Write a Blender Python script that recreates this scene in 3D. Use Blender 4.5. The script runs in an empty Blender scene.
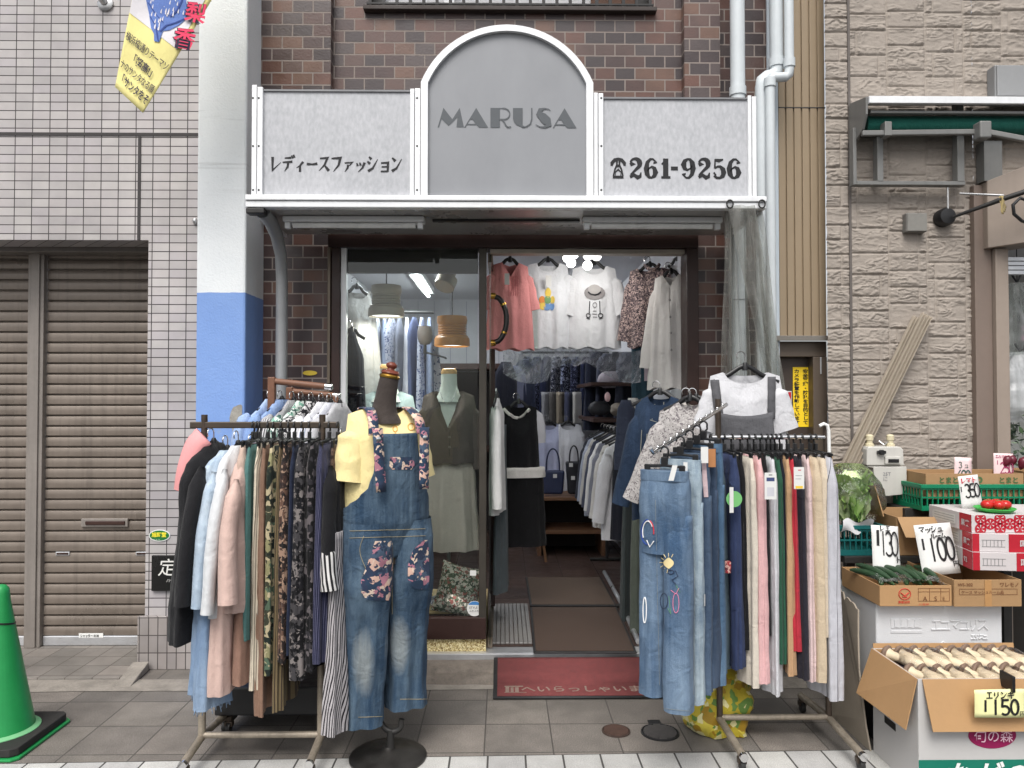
import bpy, math, random
import numpy as np
from mathutils import Vector, Matrix, noise, Quaternion

random.seed(7)
SC = bpy.context.scene
COL = SC.collection
R = math.radians

# ------------------------------------------------------------------ camera
cam = bpy.data.objects.new('camera', bpy.data.cameras.new('camera'))
COL.objects.link(cam)
cam.data.sensor_width = 36.0
F = 745.0
cam.data.lens = F / 1024 * 36.0
cam.data.clip_start = .05
cam.data.clip_end = 600
cam.location = (0, 0, 1.55)
cam.rotation_euler = (R(90 + 1.15), 0, R(-.69))
SC.camera = cam
CM = cam.rotation_euler.to_matrix()
CO = Vector(cam.location)

# ------------------------------------------------------------------ sky, sun, exposure
SUN_EL, SUN_AZ = 55, 194      # azimuth: 180 = straight behind the photographer
world = bpy.data.worlds.new('World'); SC.world = world; world.use_nodes = True
wn = world.node_tree
bg = wn.nodes['Background']
sky = wn.nodes.new('ShaderNodeTexSky')
sky.sky_type = 'NISHITA'; sky.sun_disc = False
sky.sun_elevation = R(SUN_EL); sky.sun_rotation = R(SUN_AZ)
sky.air_density = 1.0; sky.dust_density = 4.0; sky.ozone_density = 1.0
hs = wn.nodes.new('ShaderNodeHueSaturation'); hs.inputs['Saturation'].default_value = .22
wn.links.new(sky.outputs[0], hs.inputs['Color']); wn.links.new(hs.outputs[0], bg.inputs['Color'])
bg.inputs['Strength'].default_value = .115
sl = bpy.data.lights.new('sun', 'SUN'); sl.energy = 1.5; sl.angle = R(32); sl.color = (1, .965, .92)
so = bpy.data.objects.new('sun', sl); COL.objects.link(so)
sd = Vector((math.sin(R(SUN_AZ)) * math.cos(R(SUN_EL)), math.cos(R(SUN_AZ)) * math.cos(R(SUN_EL)), math.sin(R(SUN_EL))))
so.rotation_euler = sd.to_track_quat('Z', 'Y').to_euler()
SC.view_settings.view_transform = 'Standard'; SC.view_settings.look = 'None'
SC.view_settings.exposure = 0.74; SC.view_settings.gamma = 1
SC.view_settings.use_curve_mapping = False
SC.cycles.max_bounces = 7; SC.cycles.transparent_max_bounces = 12
SC.cycles.use_denoising = True

def at(px, py, Y):
    d = CM @ Vector(((px - 512) / F, (384 - py) / F, -1))
    return CO + d * (Y / d.y)
def onz(px, py, z=0.0):
    d = CM @ Vector(((px - 512) / F, (384 - py) / F, -1))
    return CO + d * ((z - CO.z) / d.z)
def S(r, g, b):
    f = lambda c: (c / 255 / 12.92) if c / 255 <= .04045 else ((c / 255 + .055) / 1.055) ** 2.4
    return (f(r), f(g), f(b))

# ------------------------------------------------------------------ mesh helper
def worg(o):
    v = Vector((0, 0, 0))
    while o is not None:
        v += o.location; o = o.parent
    return v
def tag(o, label=None, cat=None, group=None, kind=None):
    if label: o['label'] = label
    if cat: o['category'] = cat
    if group: o['group'] = group
    if kind: o['kind'] = kind
    return o
def thing(name, label, cat, loc=(0, 0, 0), group=None):
    o = bpy.data.objects.new(name, None); o.empty_display_size = .1
    COL.objects.link(o); o.location = loc
    return tag(o, label, cat, group)

class MB:
    def __init__(s): s.v = []; s.f = []; s.uv = {}
    def add(s, vs, fs, uvs=None):
        n = len(s.v); s.v += [tuple(v) for v in vs]
        for i, f in enumerate(fs):
            if uvs is not None: s.uv[len(s.f)] = [uvs[k] for k in f]
            s.f.append(tuple(k + n for k in f))
        return s
    def box(s, x0, x1, y0, y1, z0, z1):
        if x0 > x1: x0, x1 = x1, x0
        if y0 > y1: y0, y1 = y1, y0
        if z0 > z1: z0, z1 = z1, z0
        return s.add([(x0,y0,z0),(x1,y0,z0),(x1,y1,z0),(x0,y1,z0),(x0,y0,z1),(x1,y0,z1),(x1,y1,z1),(x0,y1,z1)],
                     [(0,3,2,1),(4,5,6,7),(0,1,5,4),(1,2,6,5),(2,3,7,6),(3,0,4,7)])
    def obox(s, c, ex, ey, ez):
        c, ex, ey, ez = Vector(c), Vector(ex), Vector(ey), Vector(ez)
        if ex.cross(ey).dot(ez) < 0: ex = -ex
        P = [c + ex*a + ey*b + ez*d for d in (-1,1) for a, b in ((-1,-1),(1,-1),(1,1),(-1,1))]
        return s.add(P, [(0,3,2,1),(4,5,6,7),(0,1,5,4),(1,2,6,5),(2,3,7,6),(3,0,4,7)])
    def bar(s, p, q, w, h, up=(0, 0, 1)):
        p, q = Vector(p), Vector(q); d = q - p; L = d.length; d.normalize()
        a = d.cross(Vector(up))
        if a.length < 1e-4: a = d.cross(Vector((0, 1, 0)))
        a.normalize(); b = a.cross(d)
        return s.obox((p + q) / 2, a * w / 2, b * h / 2, d * L / 2)
    def tube(s, pts, r, n=10, cap=True, flat=None):
        pts = [Vector(p) for p in pts]; m = len(pts)
        rr = r if isinstance(r, (list, tuple)) else [r] * m
        t0 = (pts[1] - pts[0]).normalized()
        a = t0.orthogonal().normalized()
        if flat is not None:
            a = Vector(flat) - t0 * Vector(flat).dot(t0); a.normalize()
        vs, uv, L = [], [], 0
        for i, p in enumerate(pts):
            t = (pts[min(i+1, m-1)] - pts[max(i-1, 0)]).normalized()
            a = (a - t * a.dot(t)).normalized(); b = t.cross(a)
            if i: L += (pts[i] - pts[i-1]).length
            q = rr[i]; qa, qb = q if isinstance(q, tuple) else (q, q)
            for k in range(n):
                th = 2 * math.pi * k / n
                vs.append(p + a * (math.cos(th) * qa) + b * (math.sin(th) * qb)); uv.append((k / n * 4 * qa, L))
        fs = [(i*n+k, i*n+(k+1) % n, (i+1)*n+(k+1) % n, (i+1)*n+k) for i in range(m-1) for k in range(n)]
        if cap: fs += [tuple(range(n))[::-1], tuple((m-1)*n + k for k in range(n))]
        return s.add(vs, fs, uv)
    def lathe(s, c, prof, n=24, axis=(0, 0, 1), cap=True):
        c = Vector(c); ax = Vector(axis).normalized(); a = ax.orthogonal().normalized(); b = ax.cross(a)
        vs = [c + a*(r*math.cos(2*math.pi*k/n)) + b*(r*math.sin(2*math.pi*k/n)) + ax*z for r, z in prof for k in range(n)]
        m = len(prof)
        fs = [(i*n+k, i*n+(k+1) % n, (i+1)*n+(k+1) % n, (i+1)*n+k) for i in range(m-1) for k in range(n)]
        if cap: fs += [tuple(range(n))[::-1], tuple((m-1)*n + k for k in range(n))]
        return s.add(vs, fs)
    def ball(s, c, r, n=14, m=9, sc=(1, 1, 1)):
        c = Vector(c); vs = []
        for i in range(m + 1):
            ph = math.pi * i / m
            for k in range(n):
                th = 2 * math.pi * k / n
                vs.append(c + Vector((math.sin(ph)*math.cos(th)*r*sc[0], math.sin(ph)*math.sin(th)*r*sc[1], math.cos(ph)*r*sc[2])))
        return s.add(vs, [(i*n+k, (i+1)*n+k, (i+1)*n+(k+1) % n, i*n+(k+1) % n) for i in range(m) for k in range(n)])
    def prism(s, poly, y0, y1):          # poly in (x, z), extruded from y0 (near) to y1 (far)
        n = len(poly)
        A = sum(poly[i][0]*poly[(i+1) % n][1] - poly[(i+1) % n][0]*poly[i][1] for i in range(n))
        if A < 0: poly = poly[::-1]
        vs = [(x, y0, z) for x, z in poly] + [(x, y1, z) for x, z in poly]
        return s.add(vs, [tuple(range(n)), tuple(range(2*n-1, n-1, -1))] + [((i+1) % n, i, n+i, n+(i+1) % n) for i in range(n)])
    def slab(s, pts, d):                 # planar polygon of 3D points, thickened by vector d
        n = len(pts); pts = [Vector(p) for p in pts]; d = Vector(d)
        nn = (pts[1]-pts[0]).cross(pts[2]-pts[1])
        if nn.dot(d) > 0: pts = pts[::-1]
        return s.add(pts + [p + d for p in pts], [tuple(range(n)), tuple(range(2*n-1, n-1, -1))] + [((i+1) % n, i, n+i, n+(i+1) % n) for i in range(n)])
    def quad(s, a, b, c, d, uv=((0,0),(1,0),(1,1),(0,1))): return s.add([a, b, c, d], [(0,1,2,3)], list(uv))
    def grid(s, P, UV=None, loop=False):
        m, n = len(P), len(P[0])
        vs = [p for row in P for p in row]; uv = [p for row in UV for p in row] if UV else None
        fs = [(i*n+k, i*n+(k+1) % n, (i+1)*n+(k+1) % n, (i+1)*n+k) for i in range(m-1) for k in range(n if loop else n-1)]
        return s.add(vs, fs, uv)
    def build(s, name, mat, parent=None, smooth=0, bevel=0, seg=2, label=None, cat=None, group=None, kind=None, sub=0, solid=0):
        me = bpy.data.meshes.new(name)
        if parent is not None: o0 = worg(parent)
        else:
            A = np.array(s.v); o0 = Vector(((A[:,0].min()+A[:,0].max())/2, (A[:,1].min()+A[:,1].max())/2, A[:,2].min()))
        me.from_pydata([(v[0]-o0.x, v[1]-o0.y, v[2]-o0.z) for v in s.v], [], s.f)
        if s.uv:
            ul = me.uv_layers.new(name='UVMap'); buf = np.zeros(len(me.loops) * 2, dtype=np.float32)
            for p in me.polygons:
                u = s.uv.get(p.index)
                if u:
                    for k, li in enumerate(p.loop_indices): buf[2*li], buf[2*li+1] = u[k][0], u[k][1]
            ul.data.foreach_set('uv', buf)
        if isinstance(mat, (list, tuple)):
            for q in mat: me.materials.append(q)
        else: me.materials.append(mat)
        if smooth:
            me.shade_smooth()
            if smooth < 180: me.set_sharp_from_angle(angle=R(smooth))
        o = bpy.data.objects.new(name, me); COL.objects.link(o)
        if parent is not None: o.parent = parent
        else: o.location = o0
        if solid:
            q = o.modifiers.new('solid', 'SOLIDIFY'); q.thickness = solid; q.offset = 0
        if bevel:
            q = o.modifiers.new('bevel', 'BEVEL'); q.width = bevel; q.segments = seg; q.limit_method = 'ANGLE'; q.angle_limit = R(40)
            q.harden_normals = False
        if sub:
            q = o.modifiers.new('sub', 'SUBSURF'); q.levels = sub; q.render_levels = sub
        return tag(o, label, cat, group, kind)

# ------------------------------------------------------------------ materials
def nn(nt, t, **kw):
    n = nt.nodes.new('ShaderNode' + t)
    for k, v in kw.items():
        if k[0] == '_': setattr(n, k[1:], v)
        else:
            key = int(k[1:]) if k[0] == 'i' and k[1:].isdigit() else k.replace('__', ' ')
            inp = n.inputs[key]
            if isinstance(v, bpy.types.NodeSocket): nt.links.new(v, inp)
            else:
                if isinstance(v, tuple) and len(v) == 3 and inp.type == 'RGBA': v = (*v, 1)
                inp.default_value = v
    return n
def mat(name):
    m = bpy.data.materials.new(name); m.use_nodes = True
    return m, m.node_tree, m.node_tree.nodes['Principled BSDF']
def lk(nt, a, b): nt.links.new(a, b)
def mixc(nt, f, a, b, mode='MIX'):
    n = nt.nodes.new('ShaderNodeMix'); n.data_type = 'RGBA'; n.blend_type = mode
    for i, v in ((0, f), (6, a), (7, b)):
        if isinstance(v, bpy.types.NodeSocket): nt.links.new(v, n.inputs[i])
        else: n.inputs[i].default_value = (*v, 1) if isinstance(v, tuple) and len(v) == 3 else v
    return n.outputs[2]
def mth(nt, op, a, b=0.0, c=None, clamp=False):
    n = nt.nodes.new('ShaderNodeMath'); n.operation = op; n.use_clamp = clamp
    for i, v in enumerate((a, b, c)):
        if v is None: continue
        if isinstance(v, bpy.types.NodeSocket): nt.links.new(v, n.inputs[i])
        else: n.inputs[i].default_value = v
    return n.outputs[0]
def rng(nt, v, a, b, c, d):
    n = nt.nodes.new('ShaderNodeMapRange'); nt.links.new(v, n.inputs[0])
    for i, q in enumerate((a, b, c, d)): n.inputs[i+1].default_value = q
    return n.outputs[0]
def ramp(nt, f, stops, const=False):
    n = nt.nodes.new('ShaderNodeValToRGB'); e = n.color_ramp.elements
    if const: n.color_ramp.interpolation = 'CONSTANT'
    while len(e) < len(stops): e.new(.5)
    for q, (p, c) in zip(e, stops): q.position = p; q.color = (*c, 1)
    nt.links.new(f, n.inputs[0]); return n.outputs[0]
def objco(nt): return nn(nt, 'TexCoord').outputs['Object']
def noi(nt, v, scale, detail=3, rough=.55, dist=0):
    return nn(nt, 'TexNoise', Vector=v, Scale=scale, Detail=detail, Roughness=rough, Distortion=dist).outputs[0]
def scl(nt, v, x, y, z):
    n = nn(nt, 'Mapping', Vector=v); n.inputs['Scale'].default_value = (x, y, z); return n.outputs[0]
def bumpn(nt, h, st, dist=.01, normal=None):
    n = nn(nt, 'Bump', Height=h, Strength=st, Distance=dist)
    if normal: nt.links.new(normal, n.inputs['Normal'])
    return n.outputs[0]
def mulcol(c, k): return tuple(min(1, x * k) for x in c)

_cache = {}
def plain(name, col, rough=.6, metal=0, var=.14, vs=5, bump=0, bs=120, spec=.4, streak=0, rv=.12):
    if name in _cache: return _cache[name]
    m, nt, b = mat(name); v = objco(nt)
    n1 = noi(nt, v, vs, 5, .6); n2 = noi(nt, v, vs * 9, 3)
    f = mth(nt, 'ADD', mth(nt, 'MULTIPLY', n1, .7), mth(nt, 'MULTIPLY', n2, .3))
    c = mixc(nt, rng(nt, f, .3, .7, 0, 1), mulcol(col, 1 - var), mulcol(col, 1 + var))
    if streak:
        sn = noi(nt, scl(nt, v, 30, 30, 1.2), 1, 4)
        c = mixc(nt, rng(nt, sn, .5, .75, 0, streak), c, mulcol(col, .45))
    lk(nt, c, b.inputs['Base Color'])
    lk(nt, rng(nt, n1, .3, .7, max(.03, rough - rv), min(1, rough + rv)), b.inputs['Roughness'])
    b.inputs['Metallic'].default_value = metal; b.inputs['Specular IOR Level'].default_value = spec
    if bump: lk(nt, bumpn(nt, noi(nt, v, bs, 4), bump, .004), b.inputs['Normal'])
    _cache[name] = m; return m

def wallvec(nt):
    v = objco(nt); s = nn(nt, 'SeparateXYZ', Vector=v)
    return nn(nt, 'CombineXYZ', X=mth(nt, 'ADD', s.outputs[0], s.outputs[1]), Y=s.outputs[2], Z=0.0).outputs[0], v

def tiles(name, w, h, mortar, cols, mcol, offset=.5, rough=.45, shift=(0, 0), depth=.6, stain=.3, horiz=False, vary=.25, mrough=.9, surf=.15, speck=0):
    m, nt, b = mat(name)
    if horiz: v = ov = objco(nt)
    else: v, ov = wallvec(nt)
    mp = nn(nt, 'Mapping', Vector=v); mp.inputs['Location'].default_value = (shift[0], shift[1], 0)
    br = nn(nt, 'TexBrick', Vector=mp.outputs[0], Color1=(0, 0, 0), Color2=(1, 1, 1), Mortar=(.5, .5, .5), Scale=1.0)
    br.inputs['Mortar Size'].default_value = mortar; br.inputs['Mortar Smooth'].default_value = .15
    br.inputs['Bias'].default_value = 0; br.inputs['Brick Width'].default_value = w; br.inputs['Row Height'].default_value = h
    br.offset = offset; br.squash = 1
    g = nn(nt, 'RGBToBW', Color=br.outputs[0]).outputs[0]
    stops = [(i / len(cols), c) for i, c in enumerate(cols)]
    c = ramp(nt, g, stops, True)
    n1 = noi(nt, ov, 9, 6, .62); n2 = noi(nt, ov, 90, 3); n3 = noi(nt, ov, 1.3, 4)
    c = mixc(nt, 1.0, c, ramp(nt, n1, [(.3, (1-vary,)*3), (.7, (1+vary*.0,)*3)]), 'MULTIPLY')
    c = mixc(nt, 1.0, c, ramp(nt, n3, [(.35, (1-stain,)*3), (.62, (1,)*3)]), 'MULTIPLY')
    if speck: c = mixc(nt, 1.0, c, ramp(nt, noi(nt, ov, 230, 2, .8), [(.36, (1-speck*1.3,)*3), (.5, (1,)*3), (.66, (1+speck*2.2,)*3)]), 'MULTIPLY')
    mc = mixc(nt, n1, mulcol(mcol, .7), mulcol(mcol, 1.25))
    c = mixc(nt, br.outputs['Fac'], c, mc)
    lk(nt, c, b.inputs['Base Color'])
    lk(nt, mth(nt, 'ADD', mth(nt, 'MULTIPLY', br.outputs['Fac'], mrough - rough), rng(nt, n1, .3, .7, rough - .1, rough + .15)), b.inputs['Roughness'])
    hgt = mth(nt, 'ADD', mth(nt, 'SUBTRACT', 1.0, br.outputs['Fac']), mth(nt, 'MULTIPLY', mth(nt, 'ADD', n2, mth(nt, 'MULTIPLY', g, .5)), surf))
    lk(nt, bumpn(nt, hgt, depth, .006), b.inputs['Normal'])
    return m

def uvco(nt): return nn(nt, 'UVMap').outputs[0]
def finish_fabric(nt, b, c, rough=.9, weave=.25, sheen=.2):
    v = objco(nt)
    lk(nt, c, b.inputs['Base Color']); b.inputs['Roughness'].default_value = rough
    b.inputs['Specular IOR Level'].default_value = .18
    b.inputs['Sheen Weight'].default_value = sheen * .4; b.inputs['Sheen Roughness'].default_value = .5
    h = mth(nt, 'ADD', mth(nt, 'MULTIPLY', noi(nt, v, 420, 2), .5), mth(nt, 'MULTIPLY', noi(nt, scl(nt, v, 1, 1, .3), 30, 4), 2.2))
    h = mth(nt, 'ADD', h, mth(nt, 'MULTIPLY', noi(nt, v, 13, 4, .5, 1.2), 2.6))
    lk(nt, bumpn(nt, h, min(1, weave * 1.7), .0065), b.inputs['Normal'])
def fabric(name, col, var=.12, rough=.9, weave=.3):
    if name in _cache: return _cache[name]
    l_ = sum(col) / 3; col = tuple((l_ + (c - l_) * .86) * .93 for c in col)
    m, nt, b = mat(name); v = objco(nt)
    f = mth(nt, 'ADD', mth(nt, 'MULTIPLY', noi(nt, v, 7, 4), .6), mth(nt, 'MULTIPLY', noi(nt, v, 160, 2), .4))
    finish_fabric(nt, b, mixc(nt, rng(nt, f, .32, .68, 0, 1), mulcol(col, 1 - var), mulcol(col, 1 + var)), rough, weave)
    _cache[name] = m; return m
def denim(name, col, pale, fade=.5, fs=4.0):
    if name in _cache: return _cache[name]
    m, nt, b = mat(name); v = objco(nt)
    vert = noi(nt, scl(nt, v, 55, 55, 4), 1, 4, .6); big = noi(nt, scl(nt, v, fs, fs, fs * .45), 1, 3); fine = noi(nt, v, 330, 2)
    f = mth(nt, 'ADD', mth(nt, 'MULTIPLY', big, .62), mth(nt, 'ADD', mth(nt, 'MULTIPLY', vert, .26), mth(nt, 'MULTIPLY', fine, .2)))
    c = mixc(nt, rng(nt, f, .62 - fade * .35, .78 - fade * .1, 0, 1), col, pale)
    finish_fabric(nt, b, c, .85, .35, .1); _cache[name] = m; return m
def stripes(name, c1, c2, pitch, duty=.5, wob=.0):
    if name in _cache: return _cache[name]
    m, nt, b = mat(name); s = nn(nt, 'SeparateXYZ', Vector=uvco(nt))
    u = mth(nt, 'ADD', s.outputs[0], mth(nt, 'MULTIPLY', noi(nt, objco(nt), 4, 2), wob))
    f = mth(nt, 'FRACT', mth(nt, 'DIVIDE', u, pitch))
    finish_fabric(nt, b, mixc(nt, mth(nt, 'LESS_THAN', f, duty), c2, c1)); _cache[name] = m; return m
def floral(name, stops, scale=38, dist=.012, rough=.85):
    """Random print: distorted voronoi cells coloured at random from the stops."""
    if name in _cache: return _cache[name]
    m, nt, b = mat(name); v = objco(nt)
    nz = nn(nt, 'TexNoise', Vector=v, Scale=scale * .9, Detail=2)
    sub = nn(nt, 'VectorMath', _operation='SUBTRACT', i0=nz.outputs['Color']); sub.inputs[1].default_value = (.5, .5, .5)
    scv = nn(nt, 'VectorMath', _operation='SCALE', i0=sub.outputs[0]); scv.inputs['Scale'].default_value = dist * 3
    ad = nn(nt, 'VectorMath', _operation='ADD', i0=v, i1=scv.outputs[0])
    vo = nn(nt, 'TexVoronoi', Vector=ad.outputs[0], Scale=scale)
    g = nn(nt, 'SeparateColor', Color=vo.outputs['Color']).outputs[0]
    c = ramp(nt, g, stops, True)
    vo2 = nn(nt, 'TexVoronoi', Vector=ad.outputs[0], Scale=scale * 2.3)
    g2 = nn(nt, 'SeparateColor', Color=vo2.outputs['Color']).outputs[0]
    c = mixc(nt, mth(nt, 'GREATER_THAN', g2, .72), c, ramp(nt, g2, [(p, q) for p, q in stops][::-1] if False else stops, True))
    finish_fabric(nt, b, c, rough); _cache[name] = m; return m
def emis(name, col, st):
    if name in _cache: return _cache[name]
    m, nt, b = mat(name); b.inputs['Base Color'].default_value = (.8, .8, .8, 1)
    b.inputs['Emission Color'].default_value = (*col, 1); b.inputs['Emission Strength'].default_value = st
    _cache[name] = m; return m
def glass(name, tint=(.93, .96, .95), refl=.07, rough=.0, alpha=1.0, wob=0):
    if name in _cache: return _cache[name]
    m, nt, b = mat(name); nt.nodes.remove(b); out = [n for n in nt.nodes if n.type == 'OUTPUT_MATERIAL'][0]
    tr = nn(nt, 'BsdfTransparent', Color=tint); gl = nn(nt, 'BsdfGlossy', Roughness=rough, Color=(1, 1, 1))
    fr = nn(nt, 'Fresnel', IOR=1.45)
    if wob:
        nb = bumpn(nt, noi(nt, objco(nt), wob, 3), .6, .02); lk(nt, nb, gl.inputs['Normal']); lk(nt, nb, fr.inputs['Normal'])
    mx = nn(nt, 'MixShader', i0=mth(nt, 'ADD', mth(nt, 'MULTIPLY', fr.outputs[0], .9), refl - .035, clamp=True), i1=tr.outputs[0], i2=gl.outputs[0])
    lk(nt, mx.outputs[0], out.inputs['Surface']); _cache[name] = m; return m
def film(name, col, cover, rough=.35, wob=14):
    """Cloudy plastic sheet: partly see-through, partly milky, with a soft sheen."""
    if name in _cache: return _cache[name]
    m, nt, b = mat(name); v = objco(nt); out = [n for n in nt.nodes if n.type == 'OUTPUT_MATERIAL'][0]
    b.inputs['Base Color'].default_value = (*col, 1); b.inputs['Roughness'].default_value = rough
    nz = noi(nt, scl(nt, v, 26, 26, 2.2), 1, 4); lk(nt, bumpn(nt, noi(nt, v, wob, 4), .5, .02), b.inputs['Normal'])
    tr = nn(nt, 'BsdfTransparent', Color=(.9, .92, .9))
    tl = nn(nt, 'BsdfTranslucent', Color=col); ad = nn(nt, 'MixShader', i0=.4, i1=b.outputs[0], i2=tl.outputs[0])
    mx = nn(nt, 'MixShader', i0=rng(nt, nz, .3, .75, max(0, cover - .22), min(1, cover + .25)), i1=tr.outputs[0], i2=ad.outputs[0])
    lk(nt, mx.outputs[0], out.inputs['Surface']); _cache[name] = m; return m

ALU = plain('aluminium', (.62, .63, .65), .38, .75, .1, 7, bump=.03)
WALU = plain('white_aluminium', (.74, .75, .76), .4, .15, .07, 5, streak=.12)
STEEL = plain('steel', (.5, .5, .5), .3, .9, .1, 9)
CHROME = plain('chrome', (.75, .75, .75), .12, 1, .05, 9)
DKMETAL = plain('dark_metal', (.035, .034, .033), .45, .4, .25, 20)
RUSTY = None
BLACKPL = plain('black_plastic', (.012, .012, .013), .4, 0, .2, 30)
WHITEPL = plain('white_plastic', (.75, .75, .73), .4, 0, .05)
BROWNW = plain('dark_brown_wood', S(58, 38, 32), .45, 0, .3, 9, bump=.1, bs=60)
PAPER = plain('white_card', (.66, .66, .64), .7, 0, .04, 30, bump=.05)
INK = plain('black_ink', (.012, .012, .013), .6, 0, .1)
REDINK = plain('red_ink', S(190, 40, 60), .6, 0, .1)

# ------------------------------------------------------------------ lettering
def stroke(mb, pts, o, ux, uz, w, lift, n):
    """A pen stroke: polyline pts (x, z[, width factor]) as one flat ribbon on the plane o + x*ux + z*uz."""
    P = [Vector((p[0], p[1])) for p in pts]; W = [(p[2] if len(p) > 2 else 1) * w / 2 for p in pts]
    vs = []
    for i, p in enumerate(P):
        a = (P[i] - P[i-1]).normalized() if i else (P[1] - P[0]).normalized()
        b = (P[i+1] - P[i]).normalized() if i < len(P) - 1 else a
        t = (a + b)
        t = t.normalized() if t.length > .2 else b
        k = min(1.6, 1 / max(.45, t.dot(b)))
        nrm = Vector((-t.y, t.x)) * W[i] * k
        for q in (p + nrm, p - nrm): vs.append(o + ux * q.x + uz * q.y + n * lift)
    mb.add(vs, [(2*i, 2*i+1, 2*i+3, 2*i+2) for i in range(len(P) - 1)])
def arc(cx, cz, rx, rz, a0, a1, n=12, w=1):
    return [(cx + rx*math.cos(R(a0+(a1-a0)*i/n)), cz + rz*math.sin(R(a0+(a1-a0)*i/n)), w) for i in range(n + 1)]
DIG = {
 '0': [arc(.3, .5, .24, .47, 90, 455, 20)],
 '1': [[(.3, 1), (.29, .5), (.28, 0)]],
 '2': [arc(.3, .72, .24, .25, 165, -30, 9) + [(.05, .03), (.58, .05)]],
 '3': [arc(.27, .74, .22, .23, 150, -80, 9), arc(.27, .27, .27, .27, 80, -150, 10)],
 '4': [[(.4, 1), (.02, .35), (.6, .35)], [(.42, .62), (.4, 0)]],
 '5': [[(.55, .97), (.14, .95), (.1, .55)] + arc(.28, .3, .28, .28, 120, -140, 10)],
 '6': [[(.5, .95)] + arc(.3, .3, .25, .28, 150, 500, 16)],
 '9': [arc(.3, .7, .25, .27, -30, 330, 16) + [(.45, .1)]],
 'l': [[(.3, 1, 1.3), (.27, 0, 1.3)]],
 '円': [[(.1, .0), (.1, .8), (.85, .8), (.85, 0)], [(.47, .8), (.47, .4)], [(.1, .4), (.85, .4)]],
 'コ': [[(.1, .75), (.75, .75), (.75, .1)], [(.05, .12), (.9, .12)]],
 'こ': [[(.2, .8), (.7, .78)], [(.2, .4), (.2, .15), (.8, .12)]],
 '-': [[(.05, .45), (.5, .45)]],
}
KANA = {
 'レ': [[(.2,.95,1.4),(.2,.08,1.2),(.95,.6,.2)]],
 'デ': [[(.2,.87,.7),(.78,.9,1.2)],[(.02,.6,.7),(.9,.64,1.3)],[(.52,.6,1.2),(.46,.3,1),(.2,.02,.25)],[(.82,1.05,.8),(.92,.86,1)],[(.99,1.1,.8),(1.08,.92,1)]],
 'ィ': [[(.78,.7,1.2),(.5,.42,.9),(.18,.26,.3)],[(.5,.44,1),(.5,-.02,1.2)]],
 'ー': [[(.02,.5,1.3),(.5,.47,.9),(.98,.52,1.4)]],
 'ス': [[(.12,.86,.8),(.8,.9,1.3),(.55,.45,1),(.05,.06,.3)],[(.52,.44,.6),(.72,.25,1.2),(.93,.06,1.5)]],
 'フ': [[(.08,.86,.8),(.88,.9,1.4),(.72,.42,1),(.25,.0,.3)]],
 'ァ': [[(.18,.62,.8),(.85,.66,1.2),(.62,.42,.4)],[(.5,.5,1.2),(.44,.25,.9),(.2,.0,.3)]],
 'ッ': [[(.18,.62,.6),(.28,.4,1.3)],[(.46,.66,.6),(.54,.44,1.3)],[(.9,.66,1.3),(.7,.28,.9),(.32,-.02,.3)]],
 'シ': [[(.2,.98,.8),(.42,.82,1.4)],[(.06,.68,.8),(.3,.52,1.4)],[(.12,.04,1.4),(.55,.24,1),(.98,.82,.3)]],
 'ョ': [[(.2,.62,.9),(.84,.66,1.2),(.8,.0,1)],[(.25,.35,.8),(.8,.37,.9)],[(.18,.03,.9),(.82,.04,1)]],
 'ン': [[(.12,.92,.8),(.42,.7,1.5)],[(.1,.05,1.5),(.52,.24,1),(.98,.85,.3)]],
 'マ': [[(.08,.85),(.9,.87),(.5,.4)],[(.35,.5),(.65,.2)]],
 'ュ': [[(.2,.6),(.7,.6),(.66,.12)],[(.1,.1),(.95,.1)]],
 'ル': [[(.3,.9),(.28,.4),(.05,.05)],[(.6,.95),(.6,.1),(.95,.4)]],
 'ム': [[(.5,.95),(.15,.15),(.85,.2)],[(.65,.45),(.95,.05)]],
 'エ': [[(.15,.85),(.85,.87)],[(.5,.85),(.5,.1)],[(.05,.1),(.95,.12)]],
 'リ': [[(.25,.9),(.25,.4)],[(.72,.95),(.72,.45),(.35,.0)]],
 'ギ': [[(.1,.7),(.85,.78)],[(.05,.42),(.95,.5)],[(.42,.98),(.6,.0)],[(.82,1.08),(.92,.92)],[(1,1.12),(1.1,.96)]],
 'ト': [[(.35,1),(.35,0)],[(.35,.62),(.8,.4)]],
 'マト': [],
 'に': [[(.15,.9),(.12,.05)],[(.45,.75),(.9,.77)],[(.45,.35),(.5,.12),(.95,.1)]],
 'ら': [[(.35,.95),(.6,.82)],[(.3,.7),(.25,.35)]+arc(.5,.25,.3,.22,140,-120,8)],
}
def write(mb, s, o, ux, uz, h, adv=.75, w=.1, lift=.001, n=None, xs=1):
    """Hand lettering: characters of height h along ux, made of strokes."""
    o, ux, uz = Vector(o), Vector(ux).normalized(), Vector(uz).normalized()
    n = n or ux.cross(uz); x = 0; k = 0
    for ch in s:
        g = DIG.get(ch) or KANA.get(ch) or []
        for st in g:
            stroke(mb, st, o + ux * x, ux * h * xs, uz * h, w, lift + k * .00012, n); k += 1
        x += h * xs * (adv if ch != ' ' else adv * .6)
    return mb
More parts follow.
